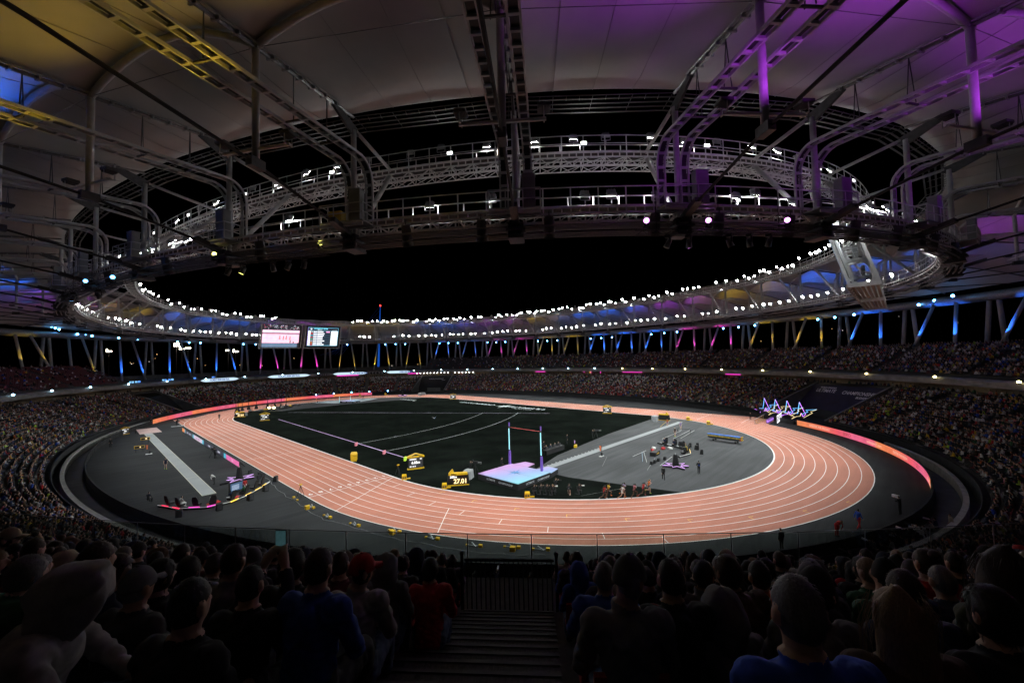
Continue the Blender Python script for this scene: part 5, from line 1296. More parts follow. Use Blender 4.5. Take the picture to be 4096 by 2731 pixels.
# scoreboards
M_S1 = emit_vc('screen_picture', 1.0)
def scoreboard(xc, yc, sgn, lit, lab):
    """screen 14.5 x 9 m leaning forward 15 degrees; sgn = -1 looks to -Y"""
    t = thing('scoreboard', lab, 'scoreboard', (xc, yc, 22.2), 0)
    Wd, Hh = 14.5, 9.2; dy = sgn*math.tan(R(15))
    def S(u, v, o=0.0): return V(-u*sgn*1.0 if sgn > 0 else u, 0, 0)*1.0 + V(0, v*dy + o*sgn, v)
    # u grows to the viewer's right, v upward, o toward the viewer
    hw = Wd/2
    scr = MB().add([S(-hw, 0), S(hw, 0), S(hw, Hh), S(-hw, Hh)], [(0, 1, 2, 3)]).build('screen_backing', BLACK, t)
    def quad(u0, v0, u1, v1, c, o=.05, nm='picture_area'):
        q = MB().add([S(u0, v0, o), S(u1, v0, o), S(u1, v1, o), S(u0, v1, o)], [(0, 1, 2, 3)]).build(nm, M_S1, scr); vcol(q, [c]*4); return q
    if lit == 1:
        quad(-hw+.2, .2, hw-.6, Hh-.2, (.02, .02, .03), .03)
        r = random.Random(5)
        for k in range(70):
            u = r.uniform(-hw+.3, hw-.9); v = r.uniform(7.4, 8.9); quad(u, v, u+r.uniform(.12, .5), v+r.uniform(.1, .3), r.choice([(.8, .85, 1), (.7, .1, .15), (.3, .35, .4), (.9, .9, .9), (.5, .3, .4)]), .05)
        quad(-hw+.2, 6.0, hw-.7, 7.0, (1.5, 1.0, 1.25)); quad(-hw+.2, 5.5, hw-.7, 5.95, (.45, .25, .35)); quad(-hw+.2, 1.9, hw-.8, 5.45, (1.5, .8, 1.02))
        for k in range(5): quad(-hw+.2, 2.3+.6*k, hw-.8, 2.36+.6*k, (1.8, 1.3, 1.5), .07)
        for u, v in ((-.9, 3.9), (.5, 3.8), (1.5, 3.9), (2.9, 3.7)):
            quad(u, v, u+.28, v+.8, (.8, .12, .1), .09); quad(u+.05, v+.8, u+.25, v+1.0, (.3, .12, .1), .09); quad(u-.2, v-.6, u+.1, v, (.7, .25, .2), .09); quad(u+.2, v-.7, u+.4, v, (.7, .25, .2), .09)
        quad(-hw+.2, .25, hw-1.2, 1.85, (.18, .28, .42)); quad(3.0, 2.0, 3.4, 2.9, (.02, .02, .03), .09); quad(4.2, 1.9, 4.6, 2.5, (.02, .02, .03), .09); quad(5.9, .3, hw-.6, 2.0, (.03, .03, .04), .08)
    if lit == 2:
        edge = (.3, .9, 1.2)
        quad(-hw+.8, .9, hw-.9, 8.5, (.01, .015, .03), .03)
        for a in ((-hw+.8, .85, hw-.9, .98), (-hw+.8, 8.4, hw-.9, 8.52), (-hw+.8, 7.15, hw-.9, 7.25)): quad(*a, edge)
        quad(-hw+.8, .9, -hw+.9, 8.5, (.6, .4, 1.3)); quad(hw-1.0, .9, hw-.9, 8.5, edge)
        for k in range(8):
            v = .98+.77*k; quad(-hw+1.0, v+.06, -hw+1.9, v+.7, (1.6, 1.7, 1.8)); quad(-hw+2.0, v+.14, -hw+2.9, v+.62, [(.8, .1, .12), (.9, .3, .1), (.5, .5, .6), (.1, .5, .3), (.6, .1, .15), (.1, .5, .6), (.7, .1, .12), (.6, .6, .6)][k], .06)
            ww = random.Random(k).uniform(3.0, 4.6); quad(-hw+3.1, v+.18, -hw+4.6, v+.6, (1.3, 1.35, 1.5)); quad(-hw+4.75, v+.18, -hw+4.7+ww*.7, v+.6, (1.5, 1.5, 1.6)); quad(-hw+3.0, v+.02, hw-4.0, v+.07, (.2, .5, .7), .06)
            quad(hw-4.0, v+.04, hw-1.1, v+.74, (1.6, 1.75, 1.8))
        quad(-hw+8.4, .98+.77*7+.1, -hw+9.9, .98+.77*7+.65, (1.4, .5, .9), .07)
        st = MB(); sp_ = star_poly(-hw+2.1, 7.85, .75, .22, 8, .3, (1, .6)); st.add([S(u, v, .06) for u, v in sp_], [tuple(range(16))]); vcol(st.build('screen_star', M_S1, scr), [(1.2, 1.3, 1.5)]*16)
        rr = Matrix((Vector(S(1, 0)-S(0, 0)), Vector(unit(S(0, 1)-S(0, 0))), Vector(np.cross(S(1, 0)-S(0, 0), unit(S(0, 1)-S(0, 0)))))).transposed().to_euler()
        mt = glow('screen_text_cyan', (.2, .8, 1.0), 1.4)
        text('screen_lettering', "WOMEN'S 800M", .82, mt, scr, tuple(S(-1.2, 8.0, .08)), rr, bold=.015); text('screen_lettering', 'SEMI FINAL', .4, glow('screen_text_white', (1, 1, 1), 1.2), scr, tuple(S(-1.6, 7.45, .08)), rr, bold=.01)
        text('screen_lettering', 'LIVE RESULTS', .34, glow('screen_text_white', (1, 1, 1), 1.2), scr, tuple(S(4.6, 7.45, .08)), rr)
    if lit == 0:
        quad(-hw+.1, .1, hw-.1, Hh-.1, (.12, .3, .6), .04); quad(-hw+.1, 5.0, hw-.1, Hh-.1, (1.0, .3, .55), .06); quad(-hw+.2, .1, 2, 2.2, (.2, .55, .6), .06)
    dep = -2.2
    for e in (-1, 1):
        b = MB(); u = e*(hw+.15)
        def fr(v, o): return S(u, v, o)
        b.bar(fr(-.3, -.1), fr(Hh+.4, -.1), .22, .34, up=(1, 0, 0)); b.bar(fr(-.3, dep), fr(Hh+.4, dep), .22, .34, up=(1, 0, 0))
        for v in (-.15, Hh*.5, Hh+.2):
            b.bar(fr(v, -.1), fr(v, dep), .26, .4)
        for v in (.0, Hh*.5, ):
            for o0, o1 in ((-.15, -.75), (dep+.05, dep+.65)): b.bar(fr(v+.5, o0), fr(v+.05, o1+(.2 if o1 < o0 else -.2)), .12, .16); b.bar(fr(v+Hh*.5-.5, o0), fr(v+Hh*.5-.1, o1+(.2 if o1 < o0 else -.2)), .12, .16)
        b.build('end_frame', WHITE_STEEL, t)
        for v in (.35, Hh*.5+.35):
            g = MB()
            for o in (-.55, -1.2, dep+.3): g.bar(fr(v, o), fr(v+1.15, o), .05)
            for q in (.6, 1.15): g.bar(fr(v+q, -.55), fr(v+q, dep+.3), .045)
            g.build('guard_rail', WHITE_STEEL, t)
        MB().box(fr(Hh*.62, -1.4)-V(e*.35, 0, 0), (.3, .45, 1.6)).build('control_cabinet', mat('cabinet_grey', (.22, .23, .235)), t)
    for k in range(8):
        u = -hw+Wd*k/7; b = MB(); b.bar(S(u, 0, dep), S(u, Hh, dep), .18, .22); b.bar(S(u, 0, -.12), S(u, 0, dep), .14, .2)
        if k < 7: b.bar(S(u, 0, dep), S(u+Wd/7, Hh*.5, dep), .12, .12); b.bar(S(u, Hh, dep), S(u+Wd/7, Hh*.5, dep), .12, .12)
        b.build('back_truss', WHITE_STEEL, t)
        MB().box(S(u, -.22, .05), (.16, .3, .4)).build('foot_bracket', mat('bracket_tan', (.3, .24, .2), .7, 0, .2, 2.0), t)
    for k in range(6):
        o = -.2-.36*k; MB().bar(S(-hw, -.1, o), S(hw, -.1, o), .22, .05).build('floor_slat', mat('bracket_tan', (.3, .24, .2)), t)
    for v in (Hh*.5, Hh): MB().bar(S(-hw, v, dep), S(hw, v, dep), .2, .25).build('back_beam', WHITE_STEEL, t)
    MB().bar(S(-hw-.2, -.18, -.02), S(hw+.2, -.18, -.02), .16, .22).build('bottom_rail', WHITE_STEEL, t)
scoreboard(-10.75, 89.2, -1, 1, 'left of two big far screens, showing runners on a pink track')
scoreboard(5.5, 89.2, -1, 2, 'big far screen with the results table of the women\'s 800m')
scoreboard(-9.75, -89.3, 1, 0, 'near hanging scoreboard seen from its open white steel end frame')
scoreboard(6.75, -89.3, 1, 0, 'second near hanging scoreboard behind the open white steel frame')
# lighting trusses with moving heads under the near walkway
def truss(label, p, q, nheads, hue, upl, downl):
    t = thing('lighting_truss', label, 'truss'); p = np.asarray(p); q = np.asarray(q); a = unit(q-p); sd = unit(np.cross(a, (0, 0, 1))); L2 = np.linalg.norm(q-p)
    b = MB()
    for e in (-.18, .18):
        for z in (-.18, .18): b.tube(p+sd*e+V(0, 0, z), q+sd*e+V(0, 0, z), .03, n=6)
    n = int(L2/.5)
    for k in range(n):
        c0, c1 = p+a*L2*k/n, p+a*L2*(k+1)/n
        for e in (-.18, .18):
            s1 = 1 if k % 2 else -1; b.tube(c0+sd*e+V(0, 0, .18*s1), c1+sd*e-V(0, 0, .18*s1), .016, n=4)
    b.build('truss_frame', DARK_STEEL, t)
    for f in (.12, .5, .88):
        c = p+a*L2*f; MB().tube(c+V(0, 0, .15), c+V(0, 0, 3.0), .025, n=5).build('hoist_chain', BLACK, t)
    mh = glow('moving_head_'+hue, {'yellow': (1, .9, .18), 'violet': (.85, .28, 1.0), 'blue': (.15, .5, 1.0)}[hue], 7.0)
    for k in range(nheads):
        c = p+a*L2*(k+.5)/nheads
        h = thing('moving_head', 'black moving head lamp on the %s lit truss under the near walkway' % hue, 'stage light', tuple(c-V(0, 0, .2)), 0, 'moving heads with %s lenses' % hue)
        up = k in upl; dn = k in downl; z0 = .55 if up else -.12
        MB().box((0, 0, -.08 if not up else .5), (.36, .36, .18)).build('base', BLACK, h)
        y = MB(); zc_ = -.55 if not up else 1.0
        for e in (-1, 1): y.bar(sd*.22*e+V(0, 0, -.12 if not up else .55), sd*.22*e+V(0, 0, zc_), .06, .12)
        y.build('yoke', BLACK, h)
        d = unit(V(random.uniform(-.5, .5), random.uniform(-.5, .5), -1)) if not up else unit(V(CAM[0], CAM[1], CAM[2]-1)-c)
        MB().tube(V(0, 0, zc_)-d*.26, V(0, 0, zc_)+d*.3, .15, .2, 12).build('head', mat('head_shell', (.025, .025, .027), .35, 0, .1, 4.0), h, smooth=True)
        if up or dn: MB().tube(V(0, 0, zc_)+d*.29, V(0, 0, zc_)+d*.31, .17, .17, 14).build('lens', mh, h)
    return t
pA, pB = G(835, 1062, 23.3), G(1320, 1020, 23.3)
truss('dark lighting truss with yellow moving heads under the left near walkway', Gd(830, 1058, 33.5), Gd(1315, 1010, 30.5), 8, 'yellow', (0, 3, 7), (2, 7))
truss('dark lighting truss with violet moving heads under the right near walkway', Gd(2545, 930, 27.0), Gd(3190, 925, 28.5), 8, 'violet', (0, 3, 7), (0, 2, 7))
truss('dark lighting truss with blue moving heads at the far left of the near walkway', Gd(270, 1165, 42), Gd(480, 1140, 36), 4, 'blue', (1, 3), (0,))

# neon stars in front of the navy tunnel
M_NEON = {'cyan': glow('neon_cyan', (.15, .5, 1.0), 2.2), 'pink': glow('neon_pink', (.6, .2, 1.0), 2.2), 'yellow': glow('neon_yellow', (1.0, .8, .4), 1.4)}
pn, tn = base(S_PORT_R)[1], base(S_PORT_R)[2]; n3, T3 = nrm(S_PORT_R), tan_(S_PORT_R)
for k in range(4):
    c = ov(S_PORT_R, 1.0+.2*k, 0)+T3*(8.6-3.3*k)
    t = thing('neon_star', 'tall neon star outline in pink, cyan and yellow before the navy tunnel', 'neon star', tuple(c), 0, 'neon stars at the tunnel'); t.scale = (.95, .95, .6)
    outl = [(-4.8, 2.4), (-.55, 2.75), (.1, 7.2), (1.3, 3.9), (1.75, 3.0), (1.15, 2.2), (.9, 1.9), (.45, 3.2), (.1, 1.9), (-.9, 1.6), (-2.4, .35), (-1.6, 1.35)]
    pts = [(-T3)*u+V(0, 0, z) for u, z in outl]
    MB().pipe(pts[0:2]+pts[2:3], .06, 6).build('neon_tube', M_NEON['cyan'], t); MB().pipe(pts[2:8], .06, 6).build('neon_tube', M_NEON['pink'], t); MB().pipe(pts[7:12]+pts[:1], .06, 6).build('neon_tube', M_NEON['pink' if k % 2 == 0 else 'yellow'], t)
    arm = [(-T3)*u+V(0, 0, z)+n3*.2 for u, z in ((.3, 2.6), (2.2, 4.0), (1.6, 4.5), (4.6, 5.3), (2.9, 4.1), (3.4, 3.8), (.9, 1.5))]
    MB().pipe(arm[:4], .055, 6).build('neon_tube', M_NEON['cyan' if k != 1 else 'yellow'], t); MB().pipe(arm[3:], .055, 6).build('neon_tube', M_NEON['yellow'], t)
    for u in (-1, 1): MB().tube((-T3)*u+V(0, 0, -.0), (-T3)*u*.7+V(0, 0, 1.9), .05, n=6).build('stand_leg', BLACK, t)

# beyond the stadium
mast = thing('lit_mast', 'slender blue lit bridge pylon with a red tip beyond the stadium roof', 'pylon', tuple(Gd(1512, 1440, 520)*V(1, 1, 0)+V(0, 0, -1.2)))
mz0 = 0; top = (Gd(1521, 1222, 520)-V(*mast.location)); bot = V(0, 0, 1)
MB().tube(bot, top-V(0, 0, 1), 1.5, .3, 10).build('shaft', mat('pylon_blue', (.1, .12, .3), .6, 0, .3, .2, emit=(.01, .10, .55), es=.7), mast)
MB().ell(top, 1.1, 8, 6).build('beacon', glow('red_beacon', (1, .03, .02), 6), mast)
for k in range(7): MB().tube(top*(1-.07*k), top*.42+V(-52-4*k, -8, -12), .12, n=4).build('stay_cable', mat('stay_cable', (.1, .12, .2), .6, 0, 0, emit=(.01, .05, .25), es=.12), mast)
M_MAST = glow('mast_lamp', (1, .92, .75), 9); M_STREET = glow('street_lamp_glow', (1, .62, .25), 3); M_ST2 = glow('street_lamp_white', (1, .9, .8), 3)
for x, y, n in ((436, 1408, 4), (706, 1386, 6), (728, 1398, 4), (752, 1395, 3), (913, 1404, 2), (943, 1409, 4)):
    q = Gd(x, y, 330); t = thing('floodlight_mast', 'distant sports floodlight mast glowing in the dark beyond the stadium', 'light mast', (q[0], q[1], -1.2), 0, 'distant floodlight masts')
    h = q[2]+1.2; MB().tube((0, 0, 0), (0, 0, h), .35, .2, 8).build('pole', mat('mast_pole', (.3, .3, .3)), t)
    MB().bar((-CR[0]*2.2, -CR[1]*2.2, h), (CR[0]*2.2, CR[1]*2.2, h), .3, .3).build('crossbar', DARK_STEEL, t)
    for k in range(n):
        u = -1.7+3.4*(k % 3)/2; MB().ell((CR[0]*u, CR[1]*u, h+.6+1.5*(k//3)), (.55, .55, .6), 8, 6).build('lamp', M_MAST, t)
r = random.Random(3)
for k in range(26):
    x = r.choice([r.uniform(250, 1700), r.uniform(250, 1100), r.uniform(3000, 4000)]); y = (1440+r.uniform(-28, 22)) if x < 1800 else r.uniform(1250, 1400); dd = r.uniform(380, 800); q = Gd(x, y, dd)
    if q[2] < 4: q[2] = 4
    t = thing('street_lamp', 'tiny street lamp in the dark city beyond the stadium', 'street lamp', (q[0], q[1], -1.2), 0, 'distant street lamps')
    MB().tube((0, 0, 0), (0, 0, q[2]+1.2), .1, .06, 5).build('pole', mat('mast_pole', (.3, .3, .3)), t); MB().ell((0, 0, q[2]+1.2), .32, 6, 5).build('lamp', M_STREET if r.random() < .6 else M_ST2, t)
# ================================================================ equipment on the field
M_CLOCKF = mat('clock_face_black', (.01, .01, .01), .3, 0, 0); M_DIG = glow('clock_digits', (1, .72, .35), 2.2); M_DIGW = glow('clock_digits_white', (1, 1, .95), 1.6)
M_SEIKO = mat('dark_lettering', (.12, .06, .0), .6, 0, 0)
UPR = (math.pi/2, 0, 0)
def clock(p, rz, lab, digits='27.01', sub='200m'):
    t = thing('timing_clock', lab, 'clock', (p[0], p[1], 0), rz)
    MB().sweep([[(-1.25, -.3, .1), (1.25, -.3, .1), (1.2, .3, .1), (-1.2, .3, .1)], [(-1.12, -.22, 1.32), (1.12, -.22, 1.32), (1.05, .2, 1.32), (-1.05, .2, 1.32)]]).build('screen_box', M_CLOCKF, t)
    MB().box((0, -.05, .06), (2.75, .75, .12)).build('base', YELLOW, t)
    b = MB(); b.sweep([[(-1.2, -.34, 1.3), (1.2, -.34, 1.3), (1.2, .3, 1.3), (-1.2, .3, 1.3)], [(-1.22, -.3, 1.55), (1.2, -.3, 1.55), (1.1, .25, 1.55), (-1.2, .25, 1.55)]])
    b.sweep([[(-1.2, -.2, 1.5), (-.5, -.2, 1.5), (-.5, .2, 1.5), (-1.2, .2, 1.5)], [(-.78, -.1, 2.0), (-.68, -.1, 2.0), (-.68, .1, 2.0), (-.78, .1, 2.0)]])
    b.build('top_cover', YELLOW, t)
    for x in (-1.28, 1.28): MB().bar((x, -.25, .1), (x*.9, -.2, 1.35), .1, .3).build('side_panel', BLACK, t)
    text('clock_digits', digits, .78, M_DIG, t, (.28, -.33, .52), (math.pi/2-.07, 0, 0), bold=.02); text('clock_digits', sub, .38, M_DIGW, t, (-.6, -.29, 1.08), (math.pi/2-.07, 0, 0), bold=.015)
    text('maker_lettering', 'SEIKO', .26, M_SEIKO, t, (-.55, -.345, 1.42), UPR, bold=.01)
    return t
def rz_to(p, q):           # local -Y looks from p to q
    return math.atan2(q[1]-p[1], q[0]-p[0]) + math.pi/2
CXY = (CAM[0], CAM[1])
clock((-32.9, -50.8), rz_to((-32.9, -50.8), (-52, -75)), 'yellow and black timing clock reading 27.01 beside the vault mat')
clock((-33.0, 53.5), rz_to((-33, 53.5), (-58, 0)), 'yellow and black timing clock by the throwing cage at the far bend')
clock((30.8, -50.6), rz_to((30.8, -50.6), (60, -50)), 'timing clock with a yellow cover turned away at the end of the vault runway')
def board(p, rz, lab, lines=('', '6.05m'), scale=1.0):
    t = thing('result_board', lab, 'result board', (p[0], p[1], 0), rz); t.scale = (scale,)*3
    MB().box((0, 0, .08), (2.4, .5, .16)).build('base', YELLOW, t); MB().box((0, .0, .95), (2.2, .2, 1.55)).build('cabinet', mat('board_case', (.02, .02, .02), .4), t)
    MB().box((0, -.11, .95), (2.0, .02, 1.4)).build('screen', mat('board_screen', (.02, .02, .02), .4, 0, 0, emit=(.10, .10, .11), es=.3), t)
    b = MB(); b.bar((-1.25, 0, 1.78), (1.25, 0, 1.78), .5, .18); b.bar((-1.2, 0, 1.85), (0, 0, 2.25), .4, .12); b.bar((1.2, 0, 1.85), (0, 0, 2.25), .4, .12); b.build('roof_frame', YELLOW, t)
    for z, w_, x in ((1.45, 1.0, -.4), (1.45, .3, .75), (.42, .28, -.75), (.42, .2, -.38), (.42, .2, -.1)): MB().box((x, -.125, z), (w_, .01, .2)).build('screen_block', mat('screen_block', (.02, .02, .02), .4, 0, 0, emit=(.9, .9, .95), es=1.1), t)
    text('screen_lettering', lines[1], .5, M_DIGW, t, (.0, -.13, .95), UPR, bold=.02)
    text('maker_lettering', 'SEIKO', .2, M_SEIKO, t, (.7, -.255, 1.78), UPR, bold=.008)
board((-32.1, -39.9), rz_to((-32.1, -39.9), CXY)+.15, 'yellow roofed result board on the black turf near the vault mat')
board((-30.6, 37.9), rz_to((-30.6, 37.9), CXY), 'yellow roofed result board on the turf at the far bend', ('', '71.32'))
board((35.4, 36.7), rz_to((35.4, 36.7), CXY), 'small result board on the turf edge of the back straight bend', ('', '1.88'))
board((33.6, -33.5), rz_to((33.6, -33.5), CXY), 'yellow roofed result board by the back straight', ('', '6.05'))
board((-59.0, 42.0), rz_to((-59, 42), (-50, 30)), 'yellow result board beside the long jump pit', ('', '6.8'), .8)
def timing(p, rz, lab, tall=0.0, s=1.0):
    t = thing('timing_unit', lab, 'timing unit', (p[0], p[1], 0), rz); t.scale = (s,)*3
    MB().sweep([[(-.32, -.22, tall), (.32, -.22, tall), (.32, .22, tall), (-.32, .22, tall)], [(-.3, -.2, tall+.62), (.3, -.2, tall+.62), (.26, .2, tall+.72), (-.26, .2, tall+.72)]]).build('case', YELLOW, t)
    for x in (-.14, .14):
        MB().tube((x, -.24, tall+.34), (x, -.2, tall+.34), .11, n=12).build('lens', BLACK, t); MB().tube((x, -.25, tall+.34), (x, -.24, tall+.34), .05, n=10).build('lens_glass', GREY_STEEL, t)
    if tall: MB().tube((0, 0, 0), (0, 0, tall), .05, n=6).build('leg', BLACK, t)
    else: MB().box((.55, .1, .12), (.5, .18, .14)).build('side_arm', YELLOW, t)
for k, (zx, zy, lab) in enumerate(((533, 1207, 'yellow timing unit with twin lenses on the kerb beyond the result board'), (803, 1268, 'yellow timing unit with twin lenses at the foot of the timing clock'), (1360, 1330, 'yellow timing unit with twin lenses beside the kneeling photographers'))):
    p = G(1300+zx/1.68, 1200+zy/1.68); timing(p, rz_to(p, CXY), lab)
for zx, zy, lab in ((95, 807, 'yellow timing unit on the far kerb near the vault run-up'), (232, 836, 'yellow timing unit on the kerb beside the pole cart')):
    p = G(2696+zx/1.68, 1200+zy/1.68); timing(p, rz_to(p, CXY), lab, s=1.2)
for zx, zy, lab in ((235, 645, 'yellow timing unit beyond the high jump mat'), (407, 640, 'yellow timing unit at the far kerb by the star stand')):
    p = G(1300+zx/1.68, 1200+zy/1.68); timing(p, rz_to(p, CXY), lab, s=1.4)
p = G(1300+195/1.68, 1200+1082/1.68); t = thing('camera_box', 'tall yellow camera box on the turf inside the home straight', 'camera box', (p[0], p[1], 0), rz_to(p, CXY))
MB().sweep([[(-.5, -.35, .25), (.5, -.35, .25), (.5, .35, .25), (-.5, .35, .25)], [(-.52, -.36, 1.2), (.52, -.36, 1.2), (.5, .34, 1.25), (-.5, .34, 1.25)], [(-.35, -.2, 1.5), (.4, -.2, 1.45), (.4, .2, 1.45), (-.35, .2, 1.5)]]).build('hood', YELLOW, t); MB().box((0, 0, .12), (.8, .5, .24)).build('foot', YELLOW, t); text('maker_lettering', 'SEIKO', .22, M_SEIKO, t, (.2, -.375, .9), UPR)
# pole vault landing mat
def mat_grad(name, a, b_, c):
    m = bpy.data.materials.new(name); m.use_nodes = True; n = m.node_tree; q = n.nodes['Principled BSDF']; q.inputs['Roughness'].default_value = .55
    tc = n.nodes.new('ShaderNodeTexCoord'); gr = n.nodes.new('ShaderNodeTexGradient'); gr.gradient_type = 'LINEAR'; mp = n.nodes.new('ShaderNodeMapping'); mp.inputs['Rotation'].default_value = (0, 0, R(115)); mp.inputs['Scale'].default_value = (.13, .13, 1); mp.inputs['Location'].default_value = (.3, 0, 0)
    cr = n.nodes.new('ShaderNodeValToRGB'); cr.color_ramp.elements[0].color = (*a, 1); cr.color_ramp.elements[1].color = (*c, 1); e = cr.color_ramp.elements.new(.5); e.color = (*b_, 1)
    no = n.nodes.new('ShaderNodeTexNoise'); no.inputs['Scale'].default_value = .5; mx = n.nodes.new('ShaderNodeMath'); mx.operation = 'MULTIPLY_ADD'; mx.inputs[1].default_value = .25
    n.links.new(tc.outputs['Object'], mp.inputs['Vector']); n.links.new(mp.outputs[0], gr.inputs['Vector']); n.links.new(tc.outputs['Object'], no.inputs['Vector']); n.links.new(no.outputs['Fac'], mx.inputs[0]); n.links.new(gr.outputs['Fac'], mx.inputs[2])
    n.links.new(mx.outputs[0], cr.inputs['Fac']); n.links.new(cr.outputs['Color'], q.inputs['Base Color']); return m
M_MATTOP = mat_grad('mat_top_print', (.66, .30, .62), (.36, .42, .72), (.25, .62, .70))
def jump_mat(label, loc, rz, vault):
    t = thing('landing_mat', label, 'landing mat', loc, rz)
    if vault:
        body_ = [(-3.4, -3.6), (3.0, -3.6), (3.0, 3.6), (-3.4, 3.6)]; wings = [[(3.05, -3.6), (5.4, -3.0), (5.4, -1.2), (3.05, -.75)], [(3.05, .75), (5.4, 1.2), (5.4, 3.0), (3.05, 3.6)]]; h = .82
    else: body_ = [(-2.0, -3.2), (2.0, -3.2), (2.0, 3.2), (-2.0, 3.2)]; wings = []; h = .75
    MB().prism(body_, .02, h-.06).build('side_cover', BLACK_CLOTH, t); sh = [(x*.995, y*.995) for x, y in body_]
    top = MB().prism(sh, h-.06, h).build('top_sheet', M_MATTOP, t)
    for k, w_ in enumerate(wings):
        MB().prism(w_, .02, h-.2).build('wing_cover', BLACK_CLOTH, t); cx_ = np.mean(w_, axis=0); MB().prism([tuple(cx_+(np.array(q)-cx_)*.98) for q in w_], h-.2, h-.14).build('wing_sheet', M_MATTOP, t)
    sp_ = star_poly(0, 0, 1.6 if vault else .9, .42, 9, .3, (1, .55, .85, .6, 1.0, .5, .8)); MB().add([(x, y, h+.004) for x, y in sp_], [tuple(range(len(sp_)))]).build('printed_star', mat('mat_star_print', (.10, .30, .62), .5, 0, .6, 1.4), top)
    for k in range(3): MB().box((-3.2+6.2*k/2 if vault else -1.9+1.9*k, 0, h+.003), (.02, 6.9 if vault else 6.2, .004)).build('seam', mat('seam_grey', (.2, .25, .32)), top)
    wp = mat('side_print', (.6, .62, .66), .6, 0, 0)
    for (x, y, r_) in (((-3.42, 0, -math.pi/2), (0, -3.62, 0)) if vault else ((0, -3.22, 0), (-2.02, 0, -math.pi/2))):
        o = text('side_lettering', 'ULTIMATE', .34, wp, t, (x, y, h*.52), (math.pi/2, 0, r_), bold=.006); d = V(math.cos(r_), math.sin(r_), 0)
        o.location = tuple(V(x, y, h*.52)-d*1.15); o = text('side_lettering', 'CHAMPIONSHIP', .34, wp, t, tuple(V(x, y, h*.46)+d*1.5), (math.pi/2, 0, r_), bold=.006)
        s2 = MB(); s2.add([(u*.3, v*.3, 0) for u, v in star_poly(0, 0, 1, .3, 8, .2, (1, .6))], [tuple(range(16))]); o = s2.build('side_star', mat('mat_star_print', (.10, .30, .62)), t, tuple(V(x, y, h*.5)+unit(V(x, y, 0))*.01)); o.rotation_euler = (math.pi/2, 0, r_)
    return t
jump_mat('large pole vault landing mat with pink to pale blue top and black sides', (-26.4, -54.75, .0), 0, True)
jump_mat('small high jump landing mat at the far end of the infield', (5.6, 62.9, 0.0), R(-64)+math.pi/2, False)
M_PV = mat('upright_violet_pad', (.2, .1, .5), .5, 0, .05, 2.0); M_PG = mat('upright_white_lit', (.4, .6, .65), .3, 0, 0, emit=(.25, .85, .95), es=.9)
vs_ = thing('vault_stand', 'pair of tall pole vault uprights with violet pads, lit shafts and a red crossbar', 'vault stand', (-23.7, -54.15, 0))
for sg in (-1, 1):
    y = 2.95*sg
    MB().box((.1, y, .06), (1.1, .5, .12)).build('base', DARK_STEEL, vs_); MB().sweep([[(a*.14, y+b*.14, .1) for a, b in ((-1, -1), (1, -1), (1, 1), (-1, 1))], [(a*.12, y+b*.12, 2.75) for a, b in ((-1, -1), (1, -1), (1, 1), (-1, 1))]]).build('pad', M_PV, vs_)
    MB().box((0, y, 4.7), (.1, .1, 3.95)).build('upright', mat('upright_dark', (.1, .1, .11)), vs_); MB().box((-.07, y, 4.4), (.06, .13, 3.0)).build('light_strip', M_PG, vs_); MB().box((0, y, 6.5), (.13, .13, .5)).build('top_sleeve', M_PV, vs_)
    MB().bar((0, y, 6.02), (.0, y-.3*sg, 6.02), .06).build('bar_peg', BLACK, vs_)
b = MB(); b.tube((0.02, -2.7, 6.06), (.02, 2.7, 6.06), .03, n=6); b.build('crossbar', mat('bar_red', (.75, .12, .1), .4, 0, 0), vs_)
hs = thing('high_jump_stand', 'pair of pale high jump uprights standing before the far mat', 'jump stand', (4.7, 65.3, 0))
for u in (-2.0, 2.0): q = V(u*math.cos(R(-24)), u*math.sin(R(-24)), 0); MB().tube(q, q+V(0, 0, 2.4), .06, n=6).build('upright', M_PG, hs); MB().box(q+V(0, 0, .04), (.5, .5, .08)).build('base', DARK_STEEL, hs)
MB().tube(V(-2.0*math.cos(R(-24)), -2.0*math.sin(R(-24)), 1.9), V(2.0*math.cos(R(-24)), 2.0*math.sin(R(-24)), 1.9), .03, n=5).build('crossbar', WHITE, hs)
# tarpaulined box by the clock
def cover(p, rz, lab, s=(1.5, 1.1, 1.1)):
    b = MB(); rr = random.Random(int(p[0]*10)); rows = []
    for z, e in ((0, 1.12), (.3, 1.05), (.75, 1.0), (.97, .96), (1.0, .8)):
        r_ = []
        for k in range(20):
            a = 2*math.pi*k/20; c_, s_ = math.cos(a), math.sin(a); m_ = 1/max(abs(c_), abs(s_)); m_ = min(m_, 1.28); r_.append((c_*m_*.5*s[0]*e*(1+rr.uniform(-.03, .03)), s_*m_*.5*s[1]*e*(1+rr.uniform(-.03, .03)), z*s[2]+rr.uniform(-.015, .015)*(z > 0)))
        rows.append(r_)
    b.sweep(rows); return tag(b.build('equipment_cover', mat('grey_tarpaulin', (.3, .31, .32), .5, 0, .2, 2.5, bump=.4), None, False, (p[0], p[1], 0), rz), lab, 'equipment')
cover((-30.2, -49.6), .5, 'grey tarpaulin cover over a box behind the timing clock'); cover((-31.5, 55.2), .4, 'grey tarpaulin cover behind the far timing clock'); cover((28.4, -49.4), .2, 'grey tarpaulin cover beside the turned clock at the vault run-up', (1.8, 1.2, 1.3))
p = G(1300+650/1.68, 1200+638/1.68); cover(p, .3, 'wide grey tarpaulin cover at the far kerb', (4, 1.4, 1.1))
